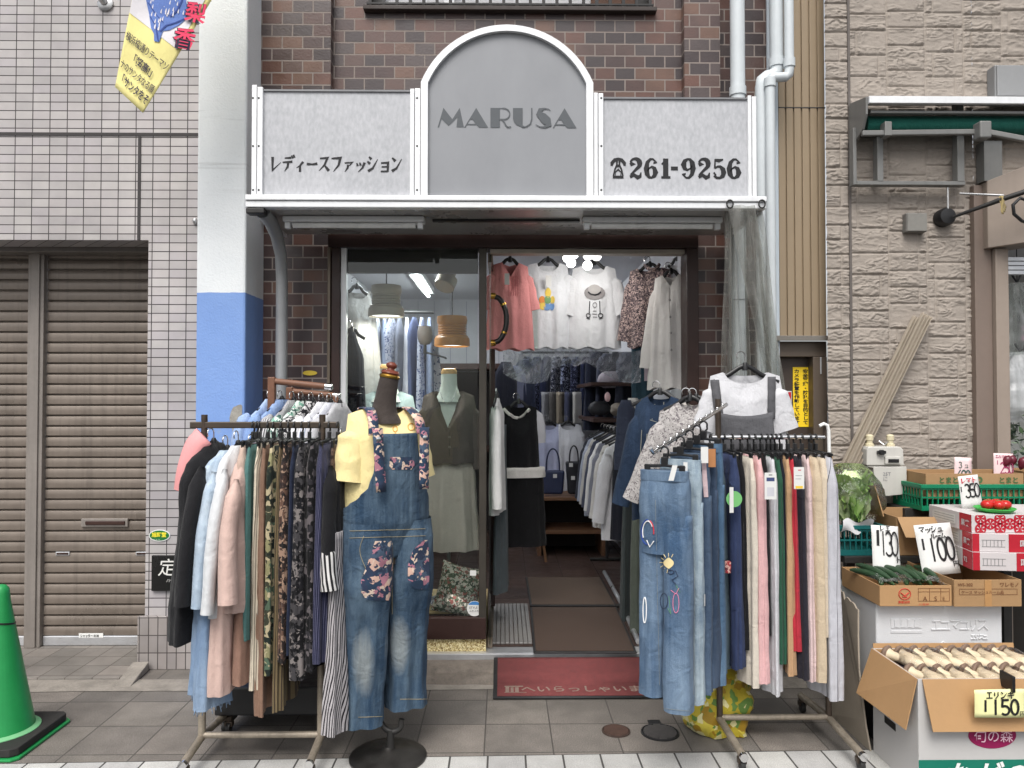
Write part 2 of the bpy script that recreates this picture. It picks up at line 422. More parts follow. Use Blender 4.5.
def text(name, s, o, ux, uz, h, m, parent, bold=0, shear=0, align='LEFT', lift=.0015, sx=1, spacing=1, line=1.0, ext=.0003):
    """Printed lettering as a thin mesh on the plane o + x*ux + z*uz."""
    c = bpy.data.curves.new(name, 'FONT'); c.body = s; c.size = h; c.offset = bold * h; c.shear = shear; c.align_x = align
    c.space_character = spacing; c.space_line = line; c.extrude = 0; c.resolution_u = 3
    t = bpy.data.objects.new(name, c); COL.objects.link(t)
    dg = bpy.context.evaluated_depsgraph_get(); dg.update()
    me = bpy.data.meshes.new_from_object(t.evaluated_get(dg)); bpy.data.objects.remove(t); bpy.data.curves.remove(c)
    o, ux, uz = Vector(o), Vector(ux).normalized(), Vector(uz).normalized(); n = ux.cross(uz)
    mb = MB(); mb.v = [tuple(o + ux * (v.co.x * sx) + uz * v.co.y + n * lift) for v in me.vertices]; mb.f = [tuple(p.vertices) for p in me.polygons]
    bpy.data.meshes.remove(me)
    return mb.build(name, m, parent)
# ================================================================== SETTING
YW = 4.35
def X(px, Y, py=399): return at(px, py, Y).x
def Z(py, Y, px=503): return at(px, py, Y).z

ASPH = tiles('asphalt', 50, 50, .001, [(.05, .05, .052)], (.05, .05, .05), 0, .85, horiz=True, stain=.3, surf=1, depth=.4)
PAVE = tiles('paving_slab', .305, .285, .0035, [S(117, 111, 105), S(124, 118, 111), S(111, 106, 101), S(128, 121, 114), S(120, 114, 108)], S(74, 70, 66), 0, .8, (.20, .165), .35, .34, True, .28, surf=.9, speck=.3)
KERB = tiles('kerb_tile', .163, .33, .0045, [S(186, 185, 182), S(178, 177, 175), S(192, 191, 187)], S(70, 68, 66), 0, .8, (.02, .02), .5, .18, True, .2, surf=.8, speck=.14)
ENTR = tiles('entrance_tile', .15, .15, .003, [S(132, 126, 120), S(124, 119, 113), S(138, 131, 124)], S(84, 78, 72), 0, .75, (0, .03), .5, .3, True, .25, surf=.6)
CONC = plain('concrete', S(134, 128, 120), .9, 0, .3, 11, bump=.8, bs=70, streak=0)
g = MB(); g.add([(-90,-90,-.012),(90,-90,-.012),(90,90,-.012),(-90,90,-.012)], [(0,1,2,3)]); g.build('ground', ASPH, kind='structure')
ka, kb = onz(-60, 764.5, 0), onz(1090, 746, 0)
kl = ka + (ka - kb) * 3; kr = kb + (kb - ka) * 3
g = MB(); g.add([kl, kr, (kr.x, 4.6, 0), (kl.x, 4.6, 0)], [(0,1,2,3)]); g.build('pavement', PAVE, kind='structure')
g = MB(); dy = Vector((0, .004, 0)); g.add([(kl.x, kl.y-.5, 0), (kr.x, kr.y-.5, 0), kr-dy, kl-dy], [(0,1,2,3)]); g.build('kerb_strip', KERB, kind='structure')
g = MB(); g.box(-7, X(141, 4.2), 4.165, 4.9, -.005, .014); g.build('entrance_paving', ENTR, kind='structure', bevel=.003)
# worn cement joint between slabs and building fronts
P = []; random.seed(3)
for i in range(90):
    x = -6 + i * .11; a = .012 * noise.noise((x*3, 0, 1)) + .008 * noise.noise((x*14, 0, 2)); b = .02 * noise.noise((x*4, 3, 1)) + .008*noise.noise((x*17, 1, 2))
    P.append([(x, 4.0 + a, .003), (x, 4.05, .006 + .004*noise.noise((x*9, 0, 0))), (x, 4.11, .007 + .004*noise.noise((x*9, 4, 0))), (x, 4.162 + b*.3, .005)])
g = MB(); g.grid(P); g.build('cement_strip', CONC, kind='structure', smooth=180)

def vnoise(x, z, seed=0):
    r = np.random.RandomState(seed).rand(256, 256)
    xi, zi = np.floor(x).astype(int), np.floor(z).astype(int); fx, fz = x - xi, z - zi
    fx, fz = fx*fx*(3-2*fx), fz*fz*(3-2*fz); a = lambda i, j: r[(xi+i) % 256, (zi+j) % 256]
    return (a(0,0)*(1-fx)+a(1,0)*fx)*(1-fz) + (a(0,1)*(1-fx)+a(1,1)*fx)*fz
def fbm(x, z, seed, o=4):
    s = 0; k = 1; t = 0
    for i in range(o): s = s + vnoise(x*2**i, z*2**i, seed+i)*k; t += k; k *= .5
    return s / t

# ------------------------------------------------------------------ grey tiled building with shutters
TG = tiles('grey_wall_tile', .1, .0515, .0028, [S(186, 180, 179), S(179, 174, 173), S(190, 185, 183), S(182, 176, 177)], S(62, 58, 58), 0, .42, (.045, .012), .5, .22, vary=.12, surf=.12, mrough=.85)
TGV = tiles('grey_plinth_tile', .053, .1, .0028, [S(164, 156, 152), S(157, 150, 147), S(169, 162, 158)], S(70, 64, 62), 0, .45, (.02, .005), .5, .3, vary=.15, surf=.12)
xp0, xp1 = -1.665, -1.398           # painted pillar
xs = X(148.5, YW, 250)              # right edge of the shutter bay
tb = thing('tiled_building', 'grey tiled building with closed brown roller shutters beside the blue painted pillar', 'building', (-4, YW, 0))
zl = Z(241, YW)
g = MB(); g.box(-7, xp0+.05, YW, YW+.2, zl, 5.2); g.box(xs, xp0+.05, YW, YW+.2, .0, zl); g.build('wall', TG, tb)
g = MB(); g.box(xs-.03, xp0+.05, YW-.028, YW-.002, .0, Z(614, YW)); g.build('plinth', TGV, tb, bevel=.004)
JNT = plain('dark_sealant', S(58, 55, 55), .7, 0, .2)
g = MB(); zj = Z(136, YW); g.box(-7, xp0+.05, YW-.004, YW-.001, zj-.009, zj+.009); g.build('movement_joint', JNT, tb)
g = MB(); xj = X(139.5, YW, 180); g.box(xj-.008, xj+.008, YW-.0055, YW-.001, zl, zj-.013); g.build('movement_joint', JNT, tb)
SHUT = plain('shutter_paint', S(122, 112, 103), .36, .25, .18, 3, bump=.03, streak=.45)
SHPO = plain('shutter_post_paint', S(138, 131, 125), .45, .25, .12, 4, streak=.25)
YS = 4.72
g = MB(); g.box(-7, xs+.1, YS-.12, YS+.2, Z(253, 4.6), zl+.15); g.build('lintel', SHPO, tb, bevel=.004)
g = MB(); g.box(xs, xs+.05, YW+.02, YS+.2, 0, zl+.05); g.build('jamb', TG, tb)
def shutter(x0, x1, zt):
    s = MB(); pit = .0655; zb = .075; prof = []; z = zb
    while z < zt:
        prof += [(z, -.011), (z+.003, -.0145), (z+pit*.4, -.016), (z+pit*.78, -.0145), (z+pit*.83, -.0125), (z+pit*.86, -.002), (z+pit*.93, .004), (z+pit*.999, .004)]
        z += pit
    s.grid([[(x0, YS + dy, z), (x1, YS + dy, z)] for z, dy in prof])
    p = s.build('shutter', SHUT, tb, smooth=35)
    b = MB(); b.box(x0, x1, YS-.022, YS+.02, .016, .074); b.build('bottom_rail', ALU, p, bevel=.004)
    return p
po0, po1 = X(27.5, YS-.04), X(43.5, YS-.04)
sh1 = shutter(-7, po0-.002, zl); sh2 = shutter(po1+.002, xs+.03, zl)
g = MB(); g.box(po0, po1, YS-.05, YS+.05, .014, zl); g.box(po0+.022, po1-.022, YS-.062, YS-.05, .014, zl); g.build('shutter_post', SHPO, tb, bevel=.004)
g = MB(); c = at(106, 522.5, YS-.02); g.box(c.x-.15, c.x+.14, c.y-.012, c.y+.012, c.z-.026, c.z+.026); ms = g.build('mail_slot', SHPO, sh2, bevel=.004)
g = MB(); g.box(c.x-.12, c.x+.125, c.y-.02, c.y-.011, c.z-.013, c.z+.012); g.build('mail_flap', BROWNW, sh2, bevel=.006)
for px in (63, 143):
    g = MB(); c = at(px, 553.5, YS-.015); g.box(c.x-.043, c.x+.043, c.y-.006, c.y+.006, c.z-.011, c.z+.011); g.build('label_holder', ALU, sh2, bevel=.002)
    g = MB(); g.box(c.x-.036, c.x+.036, c.y-.0075, c.y-.0062, c.z-.006, c.z+.006); g.build('label_window', BROWNW, sh2)
c = at(91, 635.5, YS-.023); g = MB(); g.box(c.x-.075, c.x+.075, c.y-.0005, c.y+.002, c.z-.014, c.z+.014); pl = g.build('maker_plate', WHITEPL, sh2)
text('lettering', 'シャッター 0120', (c.x-.066, c.y-.001, c.z-.009), (1,0,0), (0,0,1), .022, INK, sh2, bold=.02, sx=.72)
text('lettering', '.', (c.x+.06, c.y-.001, c.z-.009), (1,0,0), (0,0,1), .02, INK, sh2)

g = MB(); a, b = at(141, 657, 4.3), at(122, 681, 4.05); a.z = .055; b.z = .01
d = (b - a).normalized(); s_ = Vector((-d.y, d.x, 0)).normalized() * .045
g.add([a-s_, a+s_, b+s_, b-s_, a-s_-Vector((0,0,.05)), a+s_-Vector((0,0,.05)), b+s_-Vector((0,0,.01)), b-s_-Vector((0,0,.01))], [(0,1,2,3),(0,4,5,1),(1,5,6,2),(2,6,7,3),(3,7,4,0),(7,6,5,4)])
g.build('kerb_stone', CONC, bevel=.008, label='small sloped cement wedge at the foot of the grey tiled wall', cat='kerb stone')

# plaque, sticker, pole bracket on the tiled wall
c = at(169, 573, YW-.012); pq = thing('shop_plaque', 'square black plaque with white character on the grey tiled wall', 'plaque', (c.x, c.y, c.z-.1))
g = MB(); g.box(c.x-.098, c.x+.098, c.y-.008, c.y+.01, c.z-.102, c.z+.102); g.build('board', plain('black_gloss', (.014,.013,.013), .25), pq, bevel=.003)
PL = plain('pale_lettering', S(214, 212, 206), .6)
text('lettering', '定', (c.x-.062, c.y-.0085, c.z-.005), (1,0,.0), (0,0,1), .105, PL, pq, bold=.004, shear=.15)
text('lettering', 'ﾉｿｸ', (c.x-.012, c.y-.0085, c.z-.05), (1,0,0), (0,0,1), .024, PL, pq)
c = at(159.5, 535.5, YW-.004); stk = thing('oval_sticker', 'small green oval sticker with yellow characters on the grey tiles', 'sticker', (c.x, c.y, c.z-.03))
ov = lambda r1, r2: [(c.x + r1*math.cos(R(a)), c.z + r2*math.sin(R(a))) for a in range(0, 360, 10)]
g = MB(); g.prism(ov(.061, .034), c.y-.001, c.y+.003); g.build('border', WHITEPL, stk)
g = MB(); g.prism(ov(.056, .029), c.y-.002, c.y-.0012); g.build('field', plain('sticker_green', S(25, 110, 50), .5), stk)
text('lettering', '旭町堂', (c.x-.043, c.y-.0022, c.z-.006), (1,0,0), (0,0,1), .03, plain('sticker_yellow', S(240, 225, 60), .5), stk, bold=.03, sx=.93)
text('lettering', '~ ~ ~', (c.x-.035, c.y-.0022, c.z-.026), (1,0,0), (0,0,1), .017, WHITEPL, stk)
c = at(106, 4, YW); pb = thing('pole_bracket', 'round steel pole bracket fixed high on the grey tiled wall', 'bracket', c)
g = MB(); g.lathe((c.x, YW, c.z), [(.045, 0), (.045, .012), (.03, .02)], 20, (0,-1,0)); g.build('flange', STEEL, pb, smooth=40)
g = MB(); g.tube([(c.x, YW-.015, c.z), (c.x-.02, YW-.09, c.z+.05), (c.x-.05, YW-.16, c.z+.13)], .022, 14); g.build('socket', STEEL, pb, smooth=40)
c = at(195, 221, YW-.01); g = MB(); g.ball(c, .014, sc=(1,1,1.4)); g.lathe(c, [(.008,0),(.008,.03)], 10, (0,1,0)); g.build('wall_hook', STEEL, smooth=60, label='tiny bulb shaped hook on the grey tiles beside the pillar', cat='hook')

# ------------------------------------------------------------------ painted pillar
def pillar_mat():
    m, nt, b = mat('white_over_blue_paint'); v = objco(nt); z = nn(nt, 'SeparateXYZ', Vector=v).outputs[2]
    zb = Z(293, 4.05)
    n1 = noi(nt, v, 6, 5, .6); n2 = noi(nt, v, 60, 3)
    edge = mth(nt, 'ADD', z, mth(nt, 'MULTIPLY', mth(nt, 'SUBTRACT', noi(nt, v, 25, 3), .5), .008))
    wh = mixc(nt, n1, S(216, 221, 224), S(230, 233, 234))
    sc_ = noi(nt, scl(nt, v, 2, 2, 34), 1, 4)      # old horizontal scuffs
    band = mth(nt, 'MULTIPLY', rng(nt, sc_, .56, .72, 0, .55), rng(nt, mth(nt, 'ABSOLUTE', mth(nt, 'SUBTRACT', z, 2.95)), .1, .32, 1, 0))
    wh = mixc(nt, band, wh, S(150, 152, 152))
    bl = mixc(nt, n1, S(112, 146, 204), S(128, 160, 214))
    pk = mth(nt, 'MULTIPLY', rng(nt, noi(nt, v, 13, 4), .58, .66, 0, .4), mth(nt, 'LESS_THAN', z, 1.5))
    bl = mixc(nt, pk, bl, S(150, 160, 172))
    c = mixc(nt, mth(nt, 'GREATER_THAN', edge, zb), bl, wh)
    c = mixc(nt, rng(nt, n2, .55, .8, 0, .12), c, S(120, 124, 130))
    lk(nt, c, b.inputs['Base Color']); b.inputs['Roughness'].default_value = .55
    lk(nt, bumpn(nt, mth(nt, 'ADD', noi(nt, v, 110, 4), n1), .35, .006), b.inputs['Normal']); return m
g = MB(); g.box(xp0, xp1, 4.05, 4.62, 0, 5.2)
pil = thing('painted_pillar', 'square pillar painted white above and sky blue below', 'pillar', ((xp0+xp1)/2, 4.3, 0))
g.build('shaft', pillar_mat(), pil, bevel=.012)
# patch of bare cement low on its edge
c0 = at(240, 420, 4.05); g = MB()
pts = [(c0.x + .055*math.cos(t)*(1+.25*noise.noise((math.cos(t)*2, math.sin(t)*2, 4))), c0.z + .085*math.sin(t)*(1+.3*noise.noise((math.cos(t)*2, math.sin(t)*2, 9)))) for t in np.linspace(0, 2*math.pi, 26)[:-1]]
pts = [(min(x, xp1-.013), z) for x, z in pts]
g.prism(pts, 4.0465, 4.052); g.build('cement_patch', plain('bare_cement', S(150, 146, 138), .9, 0, .3, 30, bump=.6), pil)

# ------------------------------------------------------------------ brick shop building
BRC = tiles('brown_brick', .118, .0705, .0042, [S(76, 56, 54), S(90, 64, 58), S(62, 49, 50), S(104, 70, 59), S(82, 70, 69), S(94, 71, 65), S(66, 55, 56), S(112, 82, 68)], S(138, 128, 122), .5, .4, (.03, .021), .7, .25, vary=.3, surf=.3)
bb = thing('brick_shop_building', 'brown brick clothing shop with a wide dark wood doorway', 'building', (.1, YW, 0))
xbl, xbr = -1.40, X(770, YW)
dl, dr = X(329, YW), X(697, YW)                   # outer edges of the doorway
zh = Z(236, YW)
wy0, wy1 = Z(9, YW), Z(9, YW) + 1.2
wx0, wx1 = X(368, YW), X(652, YW)
g = MB()
g.box(xbl, wx0, YW, YW+.2, zh, 5.2); g.box(wx1, xbr, YW, YW+.2, zh, 5.2); g.box(wx0, wx1, YW, YW+.2, zh, wy0); g.box(wx0, wx1, YW, YW+.2, wy1, 5.2)
g.box(xbl, dl, YW, YW+.2, 0, zh); g.box(dr, xbr, YW, YW+.2, 0, zh)
g.build('wall', BRC, bb)
pp0, pp1, pq0, pq1 = X(263, YW-.05), X(329, YW-.07), X(686, YW-.07), X(722, YW-.07)
g = MB(); g.box(xbl+.003, pp1, YW-.07, YW-.002, 2.62, 5.2); g.build('pilaster', BRC, bb)
g = MB(); g.box(pq0, pq1, YW-.07, YW-.002, 2.62, 5.2); g.build('pilaster', BRC, bb)
# upstairs window with black bars
w = MB(); w.box(wx0, wx1, YW+.13, YW+.17, wy0+.003, wy1)
win = w.build('window', plain('upstairs_blind', S(205, 206, 208), .6, 0, .06, 3), bb)
g = MB(); g.box(wx1-.34, wx1-.003, YW+.10, YW+.125, wy0+.004, wy1-.01); g.build('curtain', plain('brown_curtain', S(96, 72, 60), .8), win)
for x0, x1 in ((wx0+.003, wx0+.07), ((wx0*.72+wx1*.28)-.03, (wx0*.72+wx1*.28)+.03), (wx1-.06, wx1-.003)):
    g = MB(); g.box(x0, x1, YW+.06, YW+.099, wy0+.004, wy1-.01); g.build('frame', DKMETAL if x0 != wx0*.72+wx1*.28-.03 else WALU, win)
g = MB(); g.box(wx0-.03, wx1+.03, YW-.045, YW+.06, wy0-.028, wy0-.002); g.build('sill', plain('sill_brown', S(56, 48, 45), .6), win, bevel=.004)
g = MB(); n = 22
for i in range(n):
    x = wx0 + .01 + (wx1 - wx0 - .02) * i / (n - 1); g.box(x-.009, x+.009, YW-.04, YW-.022, wy0-.0, wy1)
g.box(wx0-.01, wx1+.01, YW-.042, YW-.02, wy0+.004, wy0+.014); g.build('grille', plain('black_iron', (.015,.014,.014), .5), win)

# door surround and shopfront joinery
JY = YW - .03
FRM = plain('dark_frame_wood', S(52, 34, 30), .4, 0, .25, 8, bump=.06, bs=50)
BRZ = plain('bronze_trim', S(104, 94, 82), .4, .4, .12, 6)
zh2 = Z(248, JY)
g = MB(); g.box(dl, dr, JY-.02, YW+.12, zh2, zh+.02); g.build('door_header', FRM, bb, bevel=.004)
g = MB(); g.box(X(490, JY), X(686, JY), JY+.01, JY+.09, Z(253, JY), zh2-.003); g.build('header_trim', plain('cream_trim', S(168, 160, 148), .5), bb, bevel=.003)
g = MB(); g.box(dl, X(331, JY), JY-.03, YW+.1, 0.09, zh2-.002); g.build('door_jamb', BRZ, bb, bevel=.004)
g = MB(); g.box(X(331.5, JY), X(340, JY), JY-.02, YW+.1, 0.09, zh2-.002); g.build('door_jamb', FRM, bb, bevel=.004)
g = MB(); g.box(X(686.5, JY), dr, JY-.02, YW+.1, 0.09, zh2-.002); g.build('door_jamb', FRM, bb, bevel=.004)
g = MB(); g.box(X(479, JY), X(486.5, JY), JY-.012, JY+.05, Z(636, JY), zh2-.002); g.build('door_mullion', plain('mullion_grey', S(72, 68, 62), .4, .4, .12, 6), bb, bevel=.004)
SPECK = floral('gold_speckle', [(0, S(160,140,90)), (.3, S(205,190,140)), (.6, S(226,214,170)), (.85, S(120,98,60))], 150, .004)
wl, wr = X(340.5, JY), X(477.5, JY)
g = MB(); g.box(wl, wr+.05, JY-.015, YW+.1, Z(638.5, JY), Z(617, JY)); g.build('window_base', FRM, bb, bevel=.003)
g = MB(); g.box(wl, wr+.05, JY+.0, YW+.1, .095, Z(639, JY)); g.build('base_panel', SPECK, bb)
g = MB(); g.box(dl, dr, JY-.03, JY+.1, .088, .098); g.box(dl, dr, JY-.045, JY-.03, .06, .0975); g.build('door_sill', ALU, bb, bevel=.002)
g = MB(); g.box(wl, wr, JY+.02, JY+.026, Z(617, JY)+.002, zh2-.002); pane = g.build('window_pane', glass('shop_glass', (.88, .91, .90), .028), bb)
g = MB(); g.box(wl, wl+.03, JY+.0, JY+.045, Z(617, JY)+.002, zh2-.002); g.build('pane_trim', WALU, bb)
g = MB(); g.box(wl, wr, JY+.03, JY+.07, Z(272, JY), zh2-.004); g.build('vent_strip', plain('vent_grey', S(60, 53, 49), .6, .2, .15, 60), bb)
# the open glass door, swung inside, seen edge on with its curved handle
xd = X(490, JY)
g = MB(); g.box(xd-.004, xd+.004, JY+.05, JY+.78, .12, zh2-.03); gd = g.build('glass_door', glass('door_glass', (.72, .84, .78), .06), bb)
for za, zb_ in ((.101, .16), (zh2-.075, zh2-.02)):
    g = MB(); g.box(xd-.014, xd+.014, JY+.05, JY+.78, za, zb_); g.build('door_rail', BRZ, gd)
g = MB(); g.box(xd-.016, xd+.022, JY+.70, JY+.779, .161, zh2-.08); g.build('door_stile', FRM, gd, bevel=.004)
hz0, hz1 = Z(343, JY+.12), Z(296, JY+.12)
g = MB(); pts = [Vector((xd + .012 + .085*math.sin(math.pi*t)**.42, JY+.12, hz0 + (hz1-hz0)*t)) for t in [0,.04,.1,.2,.3,.42,.58,.7,.8,.9,.96,1]]
g.tube(pts, .0165, 12); hd = g.build('door_handle', plain('handle_black', (.02, .016, .015), .25), gd, smooth=60)
BRASS = plain('brass', S(190, 150, 70), .25, 1, .1)
for z in (hz0, hz1):
    g = MB(); g.lathe((xd+.003, JY+.12, z), [(.02, 0), (.02, .022), (.014, .03)], 14, (1,0,0)); g.build('handle_boss', BRASS, hd, smooth=40)
for k in (3, -4):
    g = MB(); d = (pts[k+1] - pts[k]).normalized(); g.lathe(pts[k], [(.0185, 0), (.0185, .012)], 14, d); g.build('handle_ring', BRASS, hd, smooth=40)

# interior shell
IX0, IX1, IYB, IZC = -1.36, 1.14, 8.3, 2.66
INW = plain('interior_wall_paint', S(196, 196, 200), .7, 0, .06, 2)
fl = tiles('shop_floor_tile', .3, .3, .003, [S(68, 51, 45), S(62, 47, 42), S(73, 55, 48)], S(44, 34, 31), 0, .45, (0, 0), .3, .25, True, .2)
g = MB(); g.add([(IX0, JY+.07, .1), (IX1, JY+.07, .1), (IX1, IYB, .1), (IX0, IYB, .1)], [(0,1,2,3)]); g.build('shop_floor', fl, kind='structure')
for nm, (a, b_, c_, d_) in {'interior_wall_back': ((IX0,IYB,.1),(IX1,IYB,.1),(IX1,IYB,IZC),(IX0,IYB,IZC))}.items():
    g = MB(); g.box(IX0-.05, IX1+.05, IYB, IYB+.08, .0, IZC+.05); g.build('back_wall', INW, bb)
g = MB(); g.box(IX0-.08, IX0, YW+.21, IYB+.08, 0, IZC+.05); g.build('side_wall', INW, bb)
g = MB(); g.box(IX1, IX1+.08, YW+.21, IYB+.08, 0, IZC+.05); g.build('side_wall', INW, bb)
g = MB(); g.box(IX0-.08, IX1+.08, YW+.202, IYB+.08, IZC, IZC+.1); g.build('shop_ceiling', INW, bb)
g = MB()
for i in range(14):
    x = IX0 + .05 + i * .18; g.box(x, x+.006, IYB-.006, IYB-.001, 1.2, IZC-.02)
g.build('wall_panel_joint', plain('panel_joint', S(150, 152, 160), .7), bb)
g = MB(); g.box(IX0+.0, wr+.05, JY+.07, JY+.62, .101, .30); g.build('display_floor', plain('display_beige', S(188, 166, 124), .6, 0, .08), bb, bevel=.004)
# stepped threshold
RIB = plain('weathered_wood', S(112, 104, 96), .85, 0, .35, 14, bump=.5, bs=40, streak=.4)
P = []
for i in range(60):
    x = X(334, 4.2) + (X(692, 4.2) - X(334, 4.2)) * i / 59; q = .006 * noise.noise((x*5, 0, 0))
    P.append([(x, 4.06+q, .004), (x, 4.075+q, .03+q), (x, 4.13, .04), (x, 4.15, .042), (x, 4.165, .052), (x, 4.22, .062), (x, JY-.046, .066)])
g = MB(); g.grid(P); g.build('threshold', RIB, bb, smooth=50)
g = MB(); xa, xb = X(492, 4.5), X(530, 4.5)
for i in range(9): g.box(xa + i*.027, xa + i*.027 + .0235, JY+.11, JY+.95, .101, .112)
g.build('aluminium_grating', plain('grating_grey', S(140, 138, 136), .5, .5, .15), bb, bevel=.002)
g = MB(); g.tube([(.80, JY+.11, .115), (.83, 5.2, .115), (.84, 6.2, .115)], .016, 8); g.build('floor_rail', ALU, bb, smooth=60)

# ------------------------------------------------------------------ siding building with brown door
YB = 4.36
SID = plain('tan_siding', S(148, 131, 108), .5, .15, .06, 2, streak=.1)
sb = thing('siding_building', 'narrow tan ribbed metal wall with a brown door beneath', 'building', (1.73, YB, 0))
x0, x1, zf = X(779, YB), X(827, YB), Z(336, YB)
g = MB(); n = 6; wd = (x1 - x0) / n
for i in range(n):
    a = x0 + i * wd; g.box(a+.004, a+wd-.004, YB-.012, YB+.01, zf, 5.2)
g.box(x0, x1, YB, YB+.1, zf, 5.2); g.build('wall', SID, sb, bevel=.003)
g = MB(); zz = Z(107, YB); g.box(x0+.001, x1-.001, YB-.0135, YB-.0005, zz-.003, zz+.003); g.build('panel_joint', JNT, sb)
g = MB(); g.box(X(766, YB), x1+.006, YB-.06, YB+.02, zf-.012, zf-.001); g.box(X(766, YB), x1+.006, YB-.063, YB-.058, zf-.03, zf-.001); g.build('flashing', plain('flashing_grey', S(130, 125, 118), .4, .5), sb, bevel=.002)
BRD = plain('brown_door_paint', S(74, 64, 58), .4, .2, .08, 3); BRF = plain('brown_door_frame', S(98, 87, 77), .42, .2, .08, 3)
zt = zf - .03
g = MB(); g.box(X(766, YB), X(815, YB), YB+.07, YB+.11, 0, zt); dd = g.build('door', BRD, sb)
g = MB(); g.box(X(766, YB), x1, YB+.0, YB+.112, zt-.09, zt); g.build('door_frame', BRF, sb, bevel=.003)
g = MB(); g.box(X(813, YB), x1, YB-.005, YB+.115, 0, zt-.091); g.build('door_frame', BRF, sb, bevel=.003)
g = MB(); g.box(X(820.5, YB)-.004, X(820.5, YB)+.004, YB-.012, YB-.004, Z(374, YB), Z(357, YB)); g.build('hinge', ALU, dd, bevel=.002)
g = MB(); g.box(X(768, YB), x0-.002, YB-.03, YB+.1, 0, 5.2); g.build('corner_post', plain('pale_blue_paint', S(186, 196, 204), .5, 0, .06), sb, bevel=.006)
# two stickers on that door
YK = YB + .068
c = at(802, 399, YK); ys = thing('warning_sticker', 'tall yellow warning sticker with black vertical writing on the brown door', 'sticker', c)
g = MB(); a, b_ = X(793, YK), X(811.5, YK); zt_, zb_ = Z(367, YK), Z(427, YK); g.box(a, b_, YK-.002, YK+.001, zb_, zt_); g.build('sheet', plain('sticker_yellow2', S(250, 212, 40), .45, 0, .03), ys)
hh = (zt_ - zb_) * .93
for k, (px, s) in enumerate(((802.9, '安全管理・防犯を目的として'), (794.2, 'カメラ装置を作動しています'))):
    n = len(s); h = hh / n
    for i, ch in enumerate(s):
        text('lettering', ch, (X(px, YK)-.002, YK-.0022, zt_ - .012 - h*(i+.86)), (1,0,0), (0,0,1), h*1.0, INK, ys, bold=.028, sx=1.3)
c = at(783, 408, YK); rs = thing('security_sticker', 'small red white and blue sticker on the brown door', 'sticker', c)
g = MB(); g.box(X(776, YK), X(791.5, YK), YK-.002, YK+.001, Z(412, YK), Z(391, YK)); g.build('sheet', WHITEPL, rs)
g = MB(); g.box(X(776.5, YK), X(791, YK), YK-.003, YK-.0021, Z(404, YK), Z(392, YK)); g.build('red_field', plain('sticker_red', S(190, 30, 40), .5), rs)
text('lettering', 'M', (X(787, YK), YK-.0022, Z(411, YK)), (1,0,0), (0,0,1), .036, plain('sticker_blue', S(30, 50, 130), .5), rs, bold=.05)

# ------------------------------------------------------------------ split-face stone wall building
YR = 4.27
STN = plain('stone_siding', S(152, 143, 134), .8, 0, .1, 6, bump=.35, bs=140, streak=.12)
st = thing('stone_faced_building', 'beige split stone faced shop building with green awning', 'building', (2.3, YR, 0))
def stone(x0, x1, z0, z1, seed, dx=.0055, dz=.0042):
    nx, nz = int((x1-x0)/dx)+1, int((z1-z0)/dz)+1
    xs_ = np.linspace(x0, x1, nx); zs = np.linspace(z0, z1, nz); XX, ZZ = np.meshgrid(xs_, zs)
    cw = .2245; xo = X(851, YR); ci = np.floor((XX - xo) / cw).astype(int); lx = (XX - xo) - ci * cw
    rs_ = np.random.RandomState(11); Hh = np.zeros_like(XX); J = np.full_like(XX, 9.)
    cell = np.zeros_like(XX)
    for c in np.unique(ci):
        mk = ci == c; r2 = np.random.RandomState(40 + int(c)); z = -.03 - r2.rand()*.02; edges = [z]
        while z < 5.4: z += r2.choice([.085, .105, .125, .145, .095]); edges.append(z)
        edges = np.array(edges); k = np.searchsorted(edges, ZZ[mk]) - 1
        d = np.minimum(ZZ[mk] - edges[k], edges[k+1] - ZZ[mk])
        sp = r2.rand(len(edges)); spx = np.where(sp < .22, .045, np.where(sp > .8, .175, -1))[k]
        dv = np.minimum(lx[mk], cw - lx[mk]); dv = np.where(spx > 0, np.minimum(dv, np.abs(lx[mk] - spx)), dv)
        J[mk] = np.minimum(d, dv); cell[mk] = k*7.3 + c*3.1 + np.where((spx > 0) & (lx[mk] > spx), 51.7, 0)
    n1 = fbm(XX*8 + cell*1.7, ZZ*21 + cell*.9, seed, 4)
    n2 = fbm(XX*30 + 5, ZZ*46, seed+9, 3)
    q = n1 * 5.6 + .35*n2; fr = q - np.floor(q); saw = np.where(fr < .9, fr/.9, (1-fr)/.1)   # flaked ledges
    fade = np.clip((J - .002) / .007, 0, 1); fade = fade*fade*(3-2*fade)
    h = fade * (.0035 + .0082*saw*np.clip((n1-.28)*3.2, .2, 1) + .004*n1 + .002*n2) + .0012*n2
    g = MB(); V = np.stack([XX, YR - h, ZZ], -1).reshape(-1, 3); g.v = V.tolist()
    i = np.arange(nz-1)[:, None]*nx + np.arange(nx-1)[None, :]; i = i.ravel()
    g.f = np.stack([i, i+1, i+nx+1, i+nx], -1).tolist(); return g
xq0, xq1 = X(827, YR)+.002, X(975, YR)
stone(xq0, xq1, .75, 4.0, 3).build('wall', STN, st, smooth=180)
stone(xq1, X(1060, YR), Z(190, YR), 4.0, 5, .007, .005).build('wall', STN, st, smooth=180)
g = MB(); g.box(xq0, xq1, YR+.001, YR+.1, 0, .75); g.build('wall_base', STN, st)
g = MB(); xg = X(851, YR); g.box(xg-.007, xg+.007, YR-.013, YR+.001, .75, 4.0); g.build('expansion_joint', plain('grey_sealant', S(96, 90, 86), .7), st)
POST = plain('beige_post', S(150, 137, 126), .5, .1, .08, 3, streak=.2)
g = MB(); g.box(X(971, YR), X(988, YR), YR-.05, YR+.1, 0, Z(186, YR)); g.build('entrance_post', plain('taupe_post', S(122, 108, 99), .5, .1, .08, 3), st, bevel=.004)
